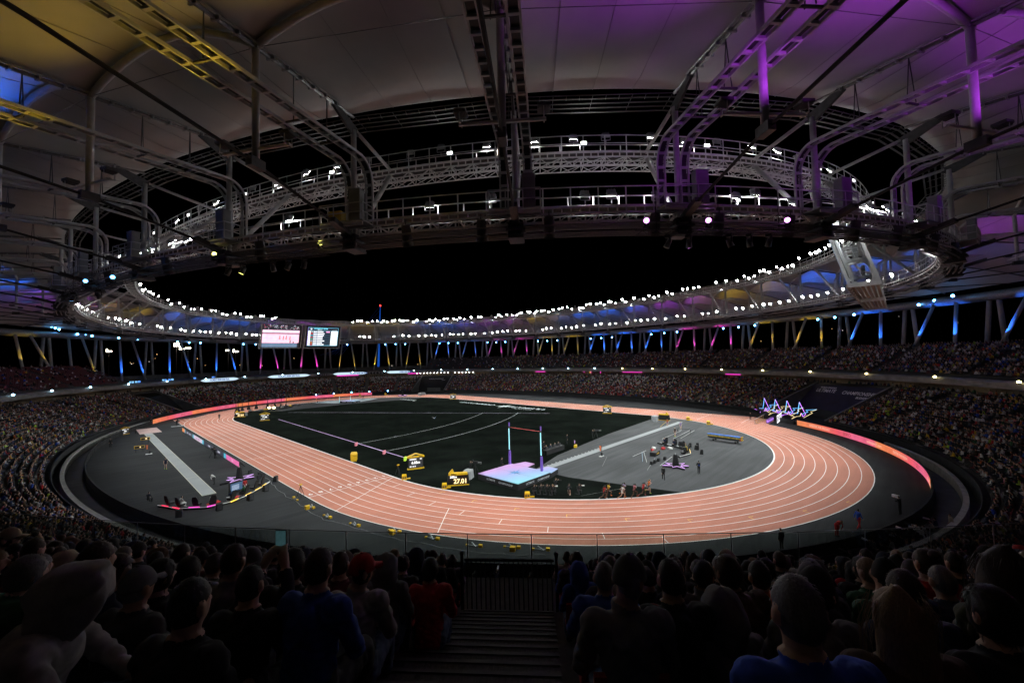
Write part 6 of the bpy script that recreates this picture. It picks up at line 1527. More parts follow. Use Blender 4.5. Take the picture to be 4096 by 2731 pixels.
# star stands: black cone on a neon edged star base
def star_stand(p, rz, lab, s=1.0):
    t = thing('star_stand', lab, 'stage prop', (p[0], p[1], 0), rz); t.scale = (s,)*3
    pl = star_poly(0, 0, 2.0, .75, 7, .25, (1, .8, .95, .75, 1.0, .85, .9)); MB().prism(pl, .05, .28).build('star_base', BLACK, t)
    MB().pipe([(x, y, .29) for x, y in pl], .035, 5, closed=True).build('neon_edge', glow('neon_violet', (.8, .45, 1.0), 1.3), t)
    MB().sweep([[(.48*math.cos(a), .48*math.sin(a), .28) for a in np.linspace(0, 2*math.pi, 9)[:-1]], [(.26*math.cos(a), .26*math.sin(a), 1.75) for a in np.linspace(0, 2*math.pi, 9)[:-1]]]).build('cone', BLACK_CLOTH, t)
    MB().tube((0, 0, 1.75), (0, 0, 2.0), .04, n=6).build('pin', GREY_STEEL, t)
star_stand((-8.0, -68.8), .3, 'black cone on a violet edged star base in the d zone'); star_stand((-51.0, -25.2), .1, 'black cone on a violet edged star base beside the long jump runway'); star_stand((31.9, 68.0), .2, 'black cone on a violet edged star base by the far bend', 1.1)
def small_box(p, lab, grp, s=(.45, .4, .5), rz=0):
    t = thing('monitor_speaker', lab, 'speaker', (p[0], p[1], 0), rz, grp); MB().sweep([[(-s[0]/2, -s[1]/2, 0), (s[0]/2, -s[1]/2, 0), (s[0]/2, s[1]/2, 0), (-s[0]/2, s[1]/2, 0)], [(-s[0]/2, -s[1]/2, s[2]), (s[0]/2, -s[1]/2, s[2]), (s[0]/2, s[1]*.2, s[2]), (-s[0]/2, s[1]*.2, s[2])]]).build('case', BLACK, t)
    MB().box((0, -s[1]/2-.01, s[2]*.5), (s[0]*.8, .02, s[2]*.8)).build('grille', DARK_STEEL, t)
for q in ((-8.9, -65.6), (-7.8, -65.6), (-6.5, -65.6), (-5.2, -66.0)): small_box(q, 'small black floor speaker in the row by the star stand', 'floor speakers in the d zone')
for q in ((-49.0, -22.3), (-48.4, -24.8), (-48.3, -25.8), (-49.0, -26.6)): small_box(q, 'small black floor speaker in the row beside the track', 'floor speakers by the long jump')
# tv cameras on tripods
def tv_cam(p, rz, lab, h=1.55):
    t = thing('tv_camera', lab, 'tv camera', (p[0], p[1], 0), rz); b = MB()
    MB().box((0, .1, h), (.28, .75, .34)).build('camera_body', BLACK, t); MB().tube((0, .45, h), (0, .95, h), .12, .15, 10).build('lens_barrel', mat('lens_shell', (.12, .12, .12), .4), t)
    for k in range(3): a = 2.1*k+.5; MB().tube((0, 0, h-.2), (.6*math.cos(a), .6*math.sin(a), .02), .035, n=6).build('leg', BLACK, t)
    MB().box((0, -.35, h+.25), (.2, .2, .16)).build('viewfinder', BLACK, t)
H_ = HAIRS; BK = CLOTH['black']; CH = CLOTH['charcoal']
for p, aim, lab, plab in ((G(1300+1010/1.68, 1200+1165/1.68), (-26, -54), 'tv camera on a tripod behind the vault mat', 'camera operator in black behind the vault mat'),
                          ((2.5, -49.3), (10, -57), 'tv camera on a tripod at the edge of the turf by the vault runway', 'camera operator in black at the turf edge by the vault runway'),
                          ((-50.4, -5.6), (-55, 20), 'tv camera on a tripod in front of the long jump led strip', 'camera operator in black by the long jump led strip'),
                          ((-48.6, 46.5), (-40, 0), 'tv camera on a low platform at the head of the home straight', 'camera operator in black on the platform at the head of the straight')):
    rz = heading(p, aim); tv_cam(p, rz, lab); q = np.array([p[0], p[1]])-np.array([-math.sin(rz), math.cos(rz)])*.75
    person('film', plab, (q[0], q[1], 0.02), rz, SKINS[0], BK, BK, BK, H_['black'])
p = G(1300+258/1.68, 1200+668/1.68); tv_cam(p, .6, 'tv camera on a tripod beside the far high jump mat')
t = thing('camera_platform', 'low grey platform under the camera at the head of the straight', 'platform', (-48.7, 46.0, 0)); MB().box((0, 0, .12), (2.6, 1.6, .1)).build('deck', GREY_STEEL, t); [MB().box((x, y, .04), (.1, .1, .08)).build('foot', BLACK, t) for x in (-1.2, 1.2) for y in (-.7, .7)]
# photographers and officials
for k, (x, y, kind, lab) in enumerate(((-29.8, -60.8, 'kneel', 'kneeling photographer in black bib, first of the row by the vault mat'), (-29.2, -61.3, 'kneel', 'kneeling photographer in black bib, second of the row by the vault mat'), (-28.8, -61.9, 'kneel', 'kneeling photographer in black bib, third of the row by the vault mat'),
                                   (-28.5, -62.5, 'kneel', 'kneeling photographer in black with fair hair, fourth of the row by the vault mat'), (-27.5, -62.3, 'film', 'standing photographer in black raising a camera behind the kneeling row'), (-27.2, -64.0, 'kneel', 'kneeling woman in black with bare legs taking a picture beside the kerb'), (-26.3, -64.7, 'kneel', 'kneeling photographer in black bib with a long white lens beside the kerb'))):
    a = heading((x, y), (-23, -71) if k != 5 else (-20, -60)); t = person(kind, lab, (x, y, .02), a, SKINS[0], BK, CH if k != 5 else SKINS[0], BK, H_['fair' if k == 3 else 'black'])
    put_on(t, kind, 'short_hair', H_['fair' if k == 3 else 'brown']); MB().tube((0, .42, 1.05 if kind == 'kneel' else 1.5), (0, .7, 1.07 if kind == 'kneel' else 1.52), .05, .075, 10).build('camera_lens', WHITE if k in (6, 3) else BLACK, t)
    MB().box((0, -.175, .8 if kind == 'kneel' else 1.3), (.24, .02, .26)).build('bib', CLOTH['charcoal'], t); text('bib_number', '0%d' % (11+k), .1, WHITE, t, (0, -.19, .82 if kind == 'kneel' else 1.32), (math.pi/2, 0, 0))
OFF = [((-9.6, -72.5), 'back', 'official in black with a cap and lanyard standing alone in the d zone', (-30, -90), 'cap'), ((-15.0, -70.0), 'walk', 'person in black with a backpack walking across the d zone', (30, -40), 'cap'), ((42.4, -66.5), 'back', 'official in black standing on the straight chute before the tunnel', (20, -80), 'short_hair'),
       ((-38.6, 51.6), 'walk', 'official in black walking across the track at the far bend', (-50, 30), 'short_hair'), ((-4.8, -47.6), 'stand', 'official in black standing at the turf edge behind the judges desk', (10, -60), 'short_hair'), ((-13.2, -48.4), 'stand', 'judge in black standing behind the desk by the vault runway', (0, -57), 'short_hair'), ((-12.0, -47.9), 'stand', 'second judge in black standing behind the desk by the vault runway', (0, -57), 'short_hair'),
       ((-27.1, -84.9), 'stand', 'steward in black standing at the low barrier below the glass rail', (0, -50), 'short_hair'), ((-62.1, 23.4), 'stand', 'steward in black standing beside the long jump area', (-55, 0), 'short_hair'), ((-24.5, -50.3), 'stand', 'official in black standing behind the vault upright', (0, -57), 'short_hair')]
for (x, y), kind, lab, aim, hw_ in OFF:
    t = person(kind, lab, (x, y, .02), heading((x, y), aim), SKINS[0], BK, BK, BK, H_['black']); put_on(t, kind, hw_, BK if hw_ == 'cap' else H_['brown'])
    if 'backpack' in lab: MB().box((0, -.24, 1.28), (.3, .2, .46)).build('backpack', BLACK, t)
    if 'lanyard' in lab: MB().box((0, .165, 1.2), (.1, .015, .2)).build('lanyard', CLOTH['royal blue'], t)
desk = thing('judges_desk', 'black judges desk with monitors by the vault runway', 'desk', (-11.3, -49.6, 0), .05); MB().box((0, 0, .72), (5.2, .8, .05)).build('top', BLACK, desk); MB().box((0, -.35, .36), (5.2, .04, .7)).build('skirt', BLACK_CLOTH, desk)
for x in (-1.8, -.6, .6, 1.9): MB().box((x, .1, .98), (.5, .06, .36)).build('monitor', DARK_STEEL, desk)
for x in (-2.4, 2.4): MB().box((x, .3, .36), (.06, .06, .7)).build('leg', BLACK, desk)
for k, x in enumerate((-12.6, -11.4, -10.2, -9.2)): person('sit', 'judge in %s seated at the desk by the vault runway' % ('black', 'navy', 'grey', 'charcoal')[k], (x, -48.9, .0), math.pi, SKINS[0], CLOTH[('black', 'navy', 'grey', 'charcoal')[k]], BK, BK, H_['brown'])
mn = thing('floor_monitor', 'yellow cased floor monitor with a violet screen by the vault runway', 'monitor', (-6.3, -50.5, 0), .5); MB().box((0, 0, .25), (.9, .5, .4)).build('case', YELLOW, mn); MB().box((.1, .2, .95), (.8, .12, .6)).build('screen', BLACK, mn); MB().box((.1, .12, .95), (.6, .02, .45)).build('picture', glow('violet_picture', (.8, .4, .9), 1.2), mn); MB().tube((.1, .2, .4), (.1, .2, .7), .04, n=6).build('stem', BLACK, mn)
# wind socks
def sock(p, lab):
    t = thing('wind_sock', lab, 'wind sock', (p[0], p[1], 0)); MB().box((0, 0, .06), (.9, .4, .1)).build('base', WHITE, t); MB().box((.1, 0, .35), (.25, .25, .5)).build('weight', BLACK, t); MB().tube((.1, 0, .1), (.1, 0, 1.75), .03, n=6).build('pole', BLACK, t); MB().bar((.1, 0, 1.72), (-.3, 0, 1.72), .03).build('arm', BLACK, t)
    MB().tube((-.3, 0, 1.72), (-.26, 0, .95), .16, .1, 10, cap=False).build('sock', mat('orange_fabric', (.85, .2, .06), .7, 0, .1, 4.0), t)
sock((-9.1, -57.4), 'orange wind sock on a black stand beside the vault runway'); sock((-57.6, 8.0), 'orange wind sock on a stand beside the long jump runway'); p = G(1300-52/1.68, 1200+690/1.68); sock(p, 'orange wind sock on the far high jump apron')
for (x, y), tx in (((-56.9, 22.9), '16'), ((-58.6, 12.0), '6')):
    t = thing('distance_marker', 'yellow trestle marker with number %s %s' % (tx, 'nearer the sand pit' if tx == '16' else 'beside the wind sock by the runway'), 'marker', (x, y, 0), rz_to((x, y), (-60, -40))); MB().box((0, 0, .95), (1.5, .25, .5)).build('panel', YELLOW, t); MB().box((0, -.13, .95), (1.3, .02, .38)).build('face', BLACK, t); text('marker_number', tx, .36, M_DIG, t, (.1, -.15, .95), UPR, bold=.02)
    for x_ in (-.5, .5): MB().tube((x_, 0, 0), (x_, 0, .7), .04, n=6).build('leg', BLACK, t)
# athlete pods: curved led bench with high backed seats
def pods(label, pts, seats_, cols, lab2):
    t = thing('athlete_bench', label, 'bench'); P_ = [V(*p, 0) for p in pts]
    def along(u):
        L2 = np.concatenate([[0], np.cumsum([np.linalg.norm(P_[k+1]-P_[k]) for k in range(len(P_)-1)])]); l = u*L2[-1]; k = min(max(int(np.searchsorted(L2, l))-1, 0), len(P_)-2); f = (l-L2[k])/(L2[k+1]-L2[k]); return P_[k]*(1-f)+P_[k+1]*f, unit(P_[k+1]-P_[k])
    rows = []
    for u in np.linspace(0, 1, 22): c, a = along(u); n_ = V(-a[1], a[0], 0); rows.append([c+n_*.3+V(0, 0, .03), c-n_*.3+V(0, 0, .03), c-n_*.3+V(0, 0, .22), c+n_*.3+V(0, 0, .22)])
    MB().sweep(rows).build('plinth', BLACK, t)
    rows = []
    for u in np.linspace(0, 1, 22): c, a = along(u); n_ = V(-a[1], a[0], 0); rows.append([c-n_*.34+V(0, 0, .16), c-n_*.34+V(0, 0, .23), c-n_*.26+V(0, 0, .23), c-n_*.26+V(0, 0, .16)])
    MB().sweep(rows).build('white_edge', WHITE, t)
    for k, (u, ckey) in enumerate(zip(seats_, cols)):
        c, a = along(u); n_ = V(-a[1], a[0], 0); rzs = math.atan2(a[1], a[0])
        s_ = thing('pod_seat', lab2, 'seat', tuple(c+V(0, 0, .22)), rzs, lab2+'s')
        MB().sweep([[(-.3, .0, .1), (.3, .0, .1), (.3, .5, .12), (-.3, .5, .12)], [(-.32, .02, .3), (.32, .02, .3), (.32, .55, .28), (-.32, .55, .28)]]).build('cushion', BLACK, s_)
        MB().sweep([[(-.3, -.1, .25), (.3, -.1, .25), (.3, .04, .25), (-.3, .04, .25)], [(-.33, -.18, .75), (.33, -.18, .75), (.33, -.06, .75), (-.33, -.06, .75)], [(-.2, -.28, 1.15), (.2, -.28, 1.15), (.2, -.18, 1.15), (-.2, -.18, 1.15)]]).build('backrest', BLACK, s_)
        if ckey: MB().box((0, -.28, .02), (1.15, .05, .13)).build('led_strip', glow('bench_led_'+ckey, {'red': (1, .05, .12), 'magenta': (1, .08, .6), 'yellow': (1, .65, .08)}[ckey], 1.7), s_)
    return along
al = pods('curved black athlete bench with red, pink and yellow led strips beside the long jump', [(-59.8, -30.0), (-58.5, -33.2), (-56.3, -35.2), (-54, -35.2), (-52.6, -34.2), (-50.4, -32.0), (-48.9, -30.0)][::1], (.08, .2, .32, .43, .55, .68, .8, .9), ('red', 'red', 'magenta', 'magenta', 'yellow', 'yellow', 'yellow', 'yellow'), 'black high backed pod seat on the long jump athlete bench')
for k, (u, cname, kind) in enumerate(((.2, 'pale grey', 'sit'), (.43, 'white', 'sit'), (.55, 'navy', 'sit'), (.68, 'green', 'sit'))):
    c, a = al(u); n_ = V(-a[1], a[0], 0); person(kind, 'athlete in %s top seated on pod %d of the long jump bench' % (cname, k+1), tuple(c+n_*.25+V(0, 0, .05)), math.atan2(-n_[0], n_[1]), SKINS[2 if k != 0 else 0], CLOTH[cname], CLOTH['black' if k % 2 else 'white'], CLOTH['white'], H_['black'])
person('stand', 'athlete in red top and white trousers standing at the long jump bench', (-52.0, -32.2, 0), heading((-52, -32), (-56, 0)), SKINS[2], CLOTH['red'], CLOTH['white'], CLOTH['white'], H_['black'])
scr = thing('results_monitor', 'tilted results monitor on the ground behind the long jump athletes', 'monitor', (-52.6, -31.0, 0), .35); MB().box((0, 0, .7), (1.9, .12, 1.2)).build('case', BLACK, scr); MB().box((0, -.07, .7), (1.6, .02, .95)).build('screen', mat('results_screen', (.02, .02, .03), .3, 0, 0, emit=(.05, .12, .22), es=.9), scr); [MB().box((-.2, -.085, .4+.13*k), (.9, .01, .06)).build('text_row', glow('row_glow', (.6, .7, .9), .9), scr) for k in range(5)]; MB().box((0, .3, .05), (1.2, .7, .1)).build('foot', BLACK, scr)
al = pods('curved black athlete bench with a white edge in the d zone', [(-2.6, -67.0), (0.2, -67.6), (2.6, -66.6), (3.9, -64.6), (4.2, -62.8), (5.2, -60.5)], (.15, .3, .42, .55, .7, .85), (None, 'yellow', 'yellow', None, None, None), 'black high backed pod seat on the d zone athlete bench')
for k, (u, cname) in enumerate(((.3, 'yellow'), (.42, 'green'), (.7, 'navy'), (.85, 'navy'))):
    c, a = al(u); n_ = V(-a[1], a[0], 0); person('sit', 'vaulter in %s seated on the d zone bench%s' % (cname, ' beside the runway' if k == 3 else ''), tuple(c+n_*.25+V(0, 0, .05)), math.atan2(-n_[0], n_[1]), SKINS[0], CLOTH[cname], BK, CLOTH['white'], H_['brown'])
for k, (x, y, rz) in enumerate(((5.8, -65.8, .3), (5.6, -64.2, .8), (6.4, -66.8, .2), (4.3, -67.4, 1.0), (1.8, -69.0, .4))): small_box((x, y), 'tilted black stage speaker behind the d zone bench', 'stage speakers behind the d zone bench', (.55, .5, .75), rz)
for k, (x, y, rz) in enumerate(((-50.1, -33.6, .3), (-52.4, -36.0, .5), (-55.6, -37.0, .1), (-58.9, -36.0, -.4), (-47.9, -30.0, .8))): small_box((x, y), 'tilted black stage speaker behind the long jump bench', 'stage speakers behind the long jump bench', (.55, .5, .75), rz)
for k, (x, y, rz, c) in enumerate(((-.8, -62.2, .4, 'red'), (1.6, -62.9, .2, 'red'), (2.4, -63.8, .6, 'white'), (.8, -61.6, .3, 'white'), (-53.6, -34.2, .3, 'red'), (-55.6, -34.2, .2, 'red'), (-52.8, -25.6, .5, 'black'))):
    b = MB(); b.ell((0, 0, .12), (.75, .35, .16), 12, 6); b.ell((.3, .1, .16), (.4, .3, .16), 10, 6); noisy(b, .05, k); tag(b.build('kit_bag', CLOTH[c], None, True, (x, y, 0), rz), 'soft %s kit bag lying %s' % (c, 'by the d zone bench' if x > -10 else 'by the long jump bench'), 'bag', '%s kit bags %s' % (c, 'by the d zone bench' if x > -10 else 'by the long jump bench'))
bx = thing('equipment_case', 'low black case with a yellow label in front of the d zone bench', 'case', (-3.2, -63.6, 0), .1); MB().box((0, 0, .3), (2.2, .9, .6)).build('case', BLACK, bx); MB().box((0, -.46, .34), (1.2, .01, .16)).build('label_plate', YELLOW, bx)
# vaulting poles
for k, (p, q, c) in enumerate((((-8.4, -64.0), (-4.0, -61.8), (.3, .45, .6)), ((-8.3, -64.6), (-3.6, -61.9), (.6, .6, .58)), ((-6.4, -61.4), (-2.6, -61.8), (.6, .6, .6)), ((9.0, -59.5), (17.0, -60.0), (.5, .5, .48)), ((10.4, -61.0), (18.6, -61.2), (.5, .5, .5)), ((11.4, -62.0), (19.0, -61.9), (.45, .45, .42)), ((-8.9, -66.9), (-4.6, -66.9), (.55, .55, .55)))):
    tag(MB().tube((*p, .08), (*q, .35 if k < 3 else .5), .03, n=8).build('vaulting_pole', mat('pole_%d' % k, c, .4, 0, .05, 3.0)), '%s vaulting pole lying %s' % (['pale blue', 'white', 'white', 'grey', 'grey', 'dark grey', 'white'][k], ['across the black case', 'across the black case', 'behind the black case', 'in the rack beyond the bench', 'in the middle of the rack beyond the bench', 'in the rack nearest the pole cart', 'on the carpet by the floor speakers'][k]), 'pole')
rk = thing('pole_rack', 'black trestle rack holding poles beyond the d zone bench', 'rack', (17, -60.6, 0), .1)
for x in (-.0,): [MB().tube((x+d, y, 0), (x, y, .9), .03, n=5).build('leg', BLACK, rk) for y in (-1.2, 1.2) for d in (-.4, .4)]; MB().tube((0, -1.3, .9), (0, 1.3, .9), .035, n=6).build('rail', BLACK, rk)
ca, cb = G(2835, 1757), G(2972, 1776); ax_ = unit(cb-ca); cc = (ca+cb)/2; rzc = math.atan2(ax_[1], ax_[0])
ct = thing('pole_cart', 'wheeled cart loaded with long colourful bags of vaulting poles', 'cart', (cc[0], cc[1], 0), rzc)
for y in (-.5, .5): MB().bar((-2.4, y, .5), (2.4, y, .5), .06, .08).build('frame_rail', DARK_STEEL, ct)
for x in (-1.9, 1.9): MB().bar((x, -.55, .5), (x, .55, .5), .06, .08).build('frame_rail', DARK_STEEL, ct); [MB().tube((x, y-.04, .16), (x, y+.04, .16), .16, n=12).build('wheel', BLACK, ct) for y in (-.5, .5)]; [MB().tube((x, y, .2), (x, y, 1.1), .03, n=6).build('upright', DARK_STEEL, ct) for y in (-.5, .5)]
for k, (y, z, c) in enumerate(((-.35, .62, (.03, .03, .03)), (-.1, .62, (.03, .03, .03)), (.15, .62, (.05, .05, .05)), (.38, .62, (.02, .02, .02)), (-.32, .86, (.55, .4, .05)), (-.05, .86, (.05, .2, .08)), (.22, .86, (.5, .1, .08)), (-.3, 1.12, (.08, .2, .6)), (-.02, 1.12, (.1, .25, .7)), (.25, 1.12, (.06, .14, .5)))):
    MB().tube((-2.9-.1*(k % 3), y, z), (2.6+.15*(k % 2), y, z), .1, n=9).build('pole_bag', mat('bag_%d' % k, c, .6, 0, .5, 2.2), ct); MB().tube((2.6+.15*(k % 2), y, z), (2.75+.15*(k % 2), y, z), .105, n=9).build('bag_cap', YELLOW if k % 2 else RED_SEAT, ct)
# vaulters on the run-up
t = person('athlete_stand', 'vaulter in orange vest and blue shorts holding a pole on the run-up', (22.6, -54.9, .02), heading((22.6, -54.9), (-20, -55)), SKINS[0], CLOTH['orange'], CLOTH['blue'], CLOTH['white'], H_['fair']); MB().tube((.25, -1.0, 1.3), (.2, 3.4, .4), .025, n=6).build('held_pole', YELLOW, t)
t = person('athlete_stand', 'vaulter in lilac kit walking with a pole beside the run-up', (20.5, -58.6, .02), heading((20, -58), (-20, -62)), SKINS[0], CLOTH['lilac'], CLOTH['lilac'], CLOTH['white'], H_['fair']); MB().tube((-.25, -.6, 1.2), (-.3, 3.3, .1), .025, n=6).build('held_pole', CONCRETE, t)
person('athlete_stand', 'vaulter in black with bare legs bending over the pole rack', (13.0, -60.4, .02), 1.2, SKINS[0], BK, BK, CLOTH['lime'], H_['fair'])
person('athlete', 'jumper in dark kit with lime shoes walking beside the long jump runway', (-57.1, -8.9, .02), heading((-57, -9), (-58, -40)), SKINS[0], CLOTH['navy'], CLOTH['navy'], CLOTH['lime'], H_['brown'])
person('stoop', 'jumper in white vest stooping beside the long jump runway', (-53.8, -24.9, .02), 1.3, SKINS[2], CLOTH['white'], BK, BK, H_['black'])
person('sit', 'official in black sitting on the ground corner of the sand pit', (-57.3, 38.8, .0), -1.2, SKINS[0], BK, BK, BK, H_['black'])
p = G(593, 2012); person('sit', 'steward in black seated at the barrier end of the long jump area', (p[0], p[1], .0), -.7, SKINS[0], BK, BK, BK, H_['black'])
for k in range(7):
    q = G(525+(k % 4)*26+30*(k//4), 1692-(k//4)*3); person('kneel', 'photographer in black crouching in the group under the far led board', (q[0], q[1], 0), heading(q, (-55, 20)), SKINS[0], BK, BK, BK, H_['black'], 'photographers under the far led board')
# runners
RUNNERS = ((-26.3, -68.1, 'run1', 2, 'red', 'black', 'white', 'runner in red vest at the back of the pack, on the outside'), (-25.3, -68.0, 'run2', 2, 'yellow', 'maroon', 'orange', 'runner in yellow vest at the back of the pack, next to the kerb'), (-25.0, -69.6, 'run1', 1, 'white', 'white', 'orange', 'runner in white kit in the middle of the pack'),
           (-24.0, -69.2, 'run3', 2, 'lilac', 'navy', 'orange', 'runner in dark lilac kit half hidden behind the white runner'), (-23.6, -70.3, 'run2', 2, 'pink', 'black', 'orange', 'runner in pink and white vest and black shorts'), (-22.6, -70.9, 'run1', 2, 'red', 'black', 'pink', 'runner in bright red vest second in the pack'), (-21.2, -70.9, 'run3', 0, 'orange', 'navy', 'lime', 'leading runner with fair hair in orange vest and navy shorts'))
for k, (x, y, kind, sk_, top, bot, shoe, lab) in enumerate(RUNNERS):
    a = math.atan2(y+42.195, x); hd_ = math.atan2(-(-math.sin(a)), math.cos(a)); t = person(kind, lab, (x, y, .02), hd_, SKINS[sk_], CLOTH[top], CLOTH[bot], CLOTH[shoe], H_['fair' if k == 6 else 'black'], None, .98)
    b = MB(); b.pipe([(0, .1, 1.68), (0, -.02, 1.64), (.02, -.12, 1.55)], .035, 6); b.build('ponytail', H_['fair' if k == 6 else 'black'], t, smooth=True); MB().box((0, .27, 1.3), (.2, .012, .15)).build('race_number', WHITE, t)
# starting blocks along the outer lane
for k, (x, y) in enumerate(((-48.7, -40.0), (-48.5, -44.2), (-48.5, -48.5), (-47.6, -52.8), (-45.8, -57.2), (-44.4, -61.2), (-42.9, -65.2), (-41.0, -67.9), (-39.7, -70.0))):
    a = math.atan2(-(y+42.195 if y < -42.195 else 0), -x) ; rz = math.atan2(y+42.195, x)+math.pi/2 if y < -43 else math.pi/2
    t = thing('starting_block', 'grey starting block with yellow ends laid outside the outer lane', 'starting block', (x, y, 0), rz, 'starting blocks along the outer lane')
    MB().box((0, 0, .06), (1.1, .1, .06)).build('rail', GREY_STEEL, t); MB().box((.62, 0, .1), (.32, .24, .2)).build('speaker_end', YELLOW, t); MB().box((-.6, 0, .07), (.2, .18, .12)).build('tail_end', YELLOW, t)
    for u, s_ in ((-.15, .16), (.12, -.16)): MB().sweep([[(u, s_-.06, .08), (u+.16, s_-.06, .08), (u+.16, s_+.06, .08), (u, s_+.06, .08)], [(u-.1, s_-.06, .26), (u-.04, s_-.06, .26), (u-.04, s_+.06, .26), (u-.1, s_+.06, .26)]]).build('foot_plate', GREY_STEEL, t)
    if k in (1, 4, 7): MB().box((.2, -.5, .18), (.45, .4, .36)).build('control_box', YELLOW, t)
cpts = [V(-48.3, -27, .02), V(-48.6, -32, .02), V(-49.1, -38, .02), V(-49.0, -44, .02), V(-49.0, -49, .02), V(-47.6, -54.6, .02), V(-46.3, -59.5, .02), V(-44.6, -64, .02), V(-41.6, -69, .02), V(-39.8, -71.6, .02)]
cab = []
for k in range(len(cpts)-1):
    for f in np.linspace(0, 1, 6)[:-1]: cab.append(cpts[k]*(1-f)+cpts[k+1]*f+V(.18*math.sin(k*3+f*5), .15*math.cos(k*2+f*4), 0))
tag(MB().pipe(cab, .025, 5).build('ground_cable', mat('pale_cable', (.2, .2, .2), .6)), 'thin pale cable snaking beside the starting blocks', 'cable')
trp = thing('camera_tripod', 'black tripod with a yellow head at the edge of the track by lane nine', 'tripod', (*G(1203, 1985)[:2], 0)); [MB().tube((0, 0, 1.3), (.45*math.cos(a), .45*math.sin(a), 0), .03, n=5).build('leg', BLACK, trp) for a in (.3, 2.4, 4.5)]; MB().box((0, 0, 1.42), (.3, .16, .16)).build('head', YELLOW, trp)
trp = thing('camera_tripod', 'black tripod with a yellow head on the turf near the result board', 'tripod', (*G(1593, 1896)[:2], 0)); [MB().tube((0, 0, 1.2), (.4*math.cos(a), .4*math.sin(a), 0), .03, n=5).build('leg', BLACK, trp) for a in (.3, 2.4, 4.5)]; MB().box((0, 0, 1.3), (.3, .16, .14)).build('head', YELLOW, trp)
for x, y, c in ((1425, 1776, 'pink'), (1537, 1808, 'pink'), (1621, 1834, 'lime')):
    p = G(x, y, .3); tag(MB().box((0, 0, .3), (.8, .3, .55)).build('sector_flag', mat('flag_'+c, C_[c], .5, 0, 0, emit=C_[c], es=.6), None, False, (p[0], p[1], 0), .8), '%s distance marker box on the violet sector line%s' % (c, ' farthest from the result board' if x == 1425 else (' second from the result board' if x == 1537 else '')), 'marker')
# led strip beside the long jump
st = thing('led_strip_board', 'long low led advertising strip on a black truss between long jump and track', 'led board', (-49.3, 8.5, 0))
cols_ = [((34.5, 31), (1, .35, .1)), ((31, 30), (.1, .6, .8)), ((30, 21), (.05, .05, .08)), ((21, 19.6), (.1, .6, .8)), ((19.6, 10.6), (.9, .75, .9)), ((10.6, 9.2), (.1, .6, .8)), ((9.2, -7.6), (.05, .05, .08)), ((-7.6, -9.2), (.1, .6, .8)), ((-9.2, -17.5), (.95, .2, .5))]
for (a, b_), c in cols_: o = MB().add([(-.0, a-8.5, .15), (-.0, b_-8.5, .15), (-.0, b_-8.5, .95), (-.0, a-8.5, .95)], [(0, 1, 2, 3)]).build('screen_panel', M_LED, st); vcol(o, [c]*4)
for y in (27, 24, 4, 0.5, -4): text('screen_lettering', 'ULTIMATE', .4, glow('strip_text', (.8, .8, .9), 1.2), st, (-.03, y-8.5, .55), (math.pi/2, 0, -math.pi/2), bold=.01)
for tx, y, c in (('HONOR HONOR', 15.2, (.5, .1, .4)), ('JOMA', -13.5, (1, .6, .8))): text('screen_lettering', tx, .55, glow('strip_%s' % y, c, .8), st, (-.03, y-8.5, .55), (math.pi/2, 0, -math.pi/2), bold=.01)
b = MB()
for y in np.arange(-17.5, 34.5, 1.0): b.bar((.08, y-8.5, 0), (.08, y-8.5, .95), .05); b.bar((.1, y-8.5, .95), (.85, y-8.5, .03), .05); b.bar((.12, y-8.5, .05), (.8, y-7.6, .05), .05)
b.bar((.85, -26, .06), (.85, 26, .06), .06); b.build('support_truss', BLACK, st); MB().box((.06, 0, .5), (.08, 52, 1.0)).build('casing', BLACK, st)
# throwing cage
cg = thing('throwing_cage', 'tall dark net cage posts round the throwing circle at the far bend', 'throwing cage', (AP[0], AP[1], 0))
for k, (x, y) in enumerate(((-31.2, 66.0), (-29.9, 69.3), (-28.2, 71.6), (-26.0, 73.0), (-23.6, 73.2), (-20.4, 72.0), (-18.6, 70.0), (-17.4, 67.6), (-16.6, 65.0))):
    q = V(x-AP[0], y-AP[1], 0); MB().tube(q, q*1.05+V(0, 0, 8.5), .09, .05, 7).build('post', BLACK, cg); MB().sweep([[(q[0]-.5, q[1]-.5, 0), (q[0]+.5, q[1]-.5, 0), (q[0]+.5, q[1]+.5, 0), (q[0]-.5, q[1]+.5, 0)], [(q[0]-.1, q[1]-.1, 1.6), (q[0]+.1, q[1]-.1, 1.6), (q[0]+.1, q[1]+.1, 1.6), (q[0]-.1, q[1]+.1, 1.6)]]).build('foot', BLACK, cg)
for k, (x, y, w_) in enumerate(((-24, 62, 2.4), (-21, 63.5, 2.0), (-18, 64.5, 2.6), (-14.5, 67, 2.2), (-11.5, 69.5, 2.6), (-27.5, 64, 1.4))):
    t = thing('field_trolley', 'low dark trolley with equipment behind the throwing cage', 'trolley', (x, y, 0), .5*k, 'equipment trolleys at the throwing cage'); MB().box((0, 0, .4), (w_, .8, .2)).build('deck', BLACK, t); MB().box((.2, 0, .7), (w_*.5, .6, .4)).build('load', YELLOW if k % 3 == 0 else GREY_STEEL, t); [MB().tube((u, v-.05, .15), (u, v+.05, .15), .15, n=8).build('wheel', BLACK, t) for u in (-w_*.4, w_*.4) for v in (-.35, .35)]
for k, x in enumerate((1077, 1096)):
    p = G(x, 1630, 1.0); t = thing('work_lamp', 'bright yellow work lamp glowing by the throwing cage', 'lamp', (p[0], p[1], 0), 0, 'work lamps by the throwing cage'); MB().tube((0, 0, 0), (0, 0, .8), .04, n=6).build('stand', BLACK, t); MB().ell((0, 0, 1.0), (.5, .3, .34), 10, 7).build('lamp', glow('work_lamp_glow', (1, .85, .4), 8), t, smooth=True)
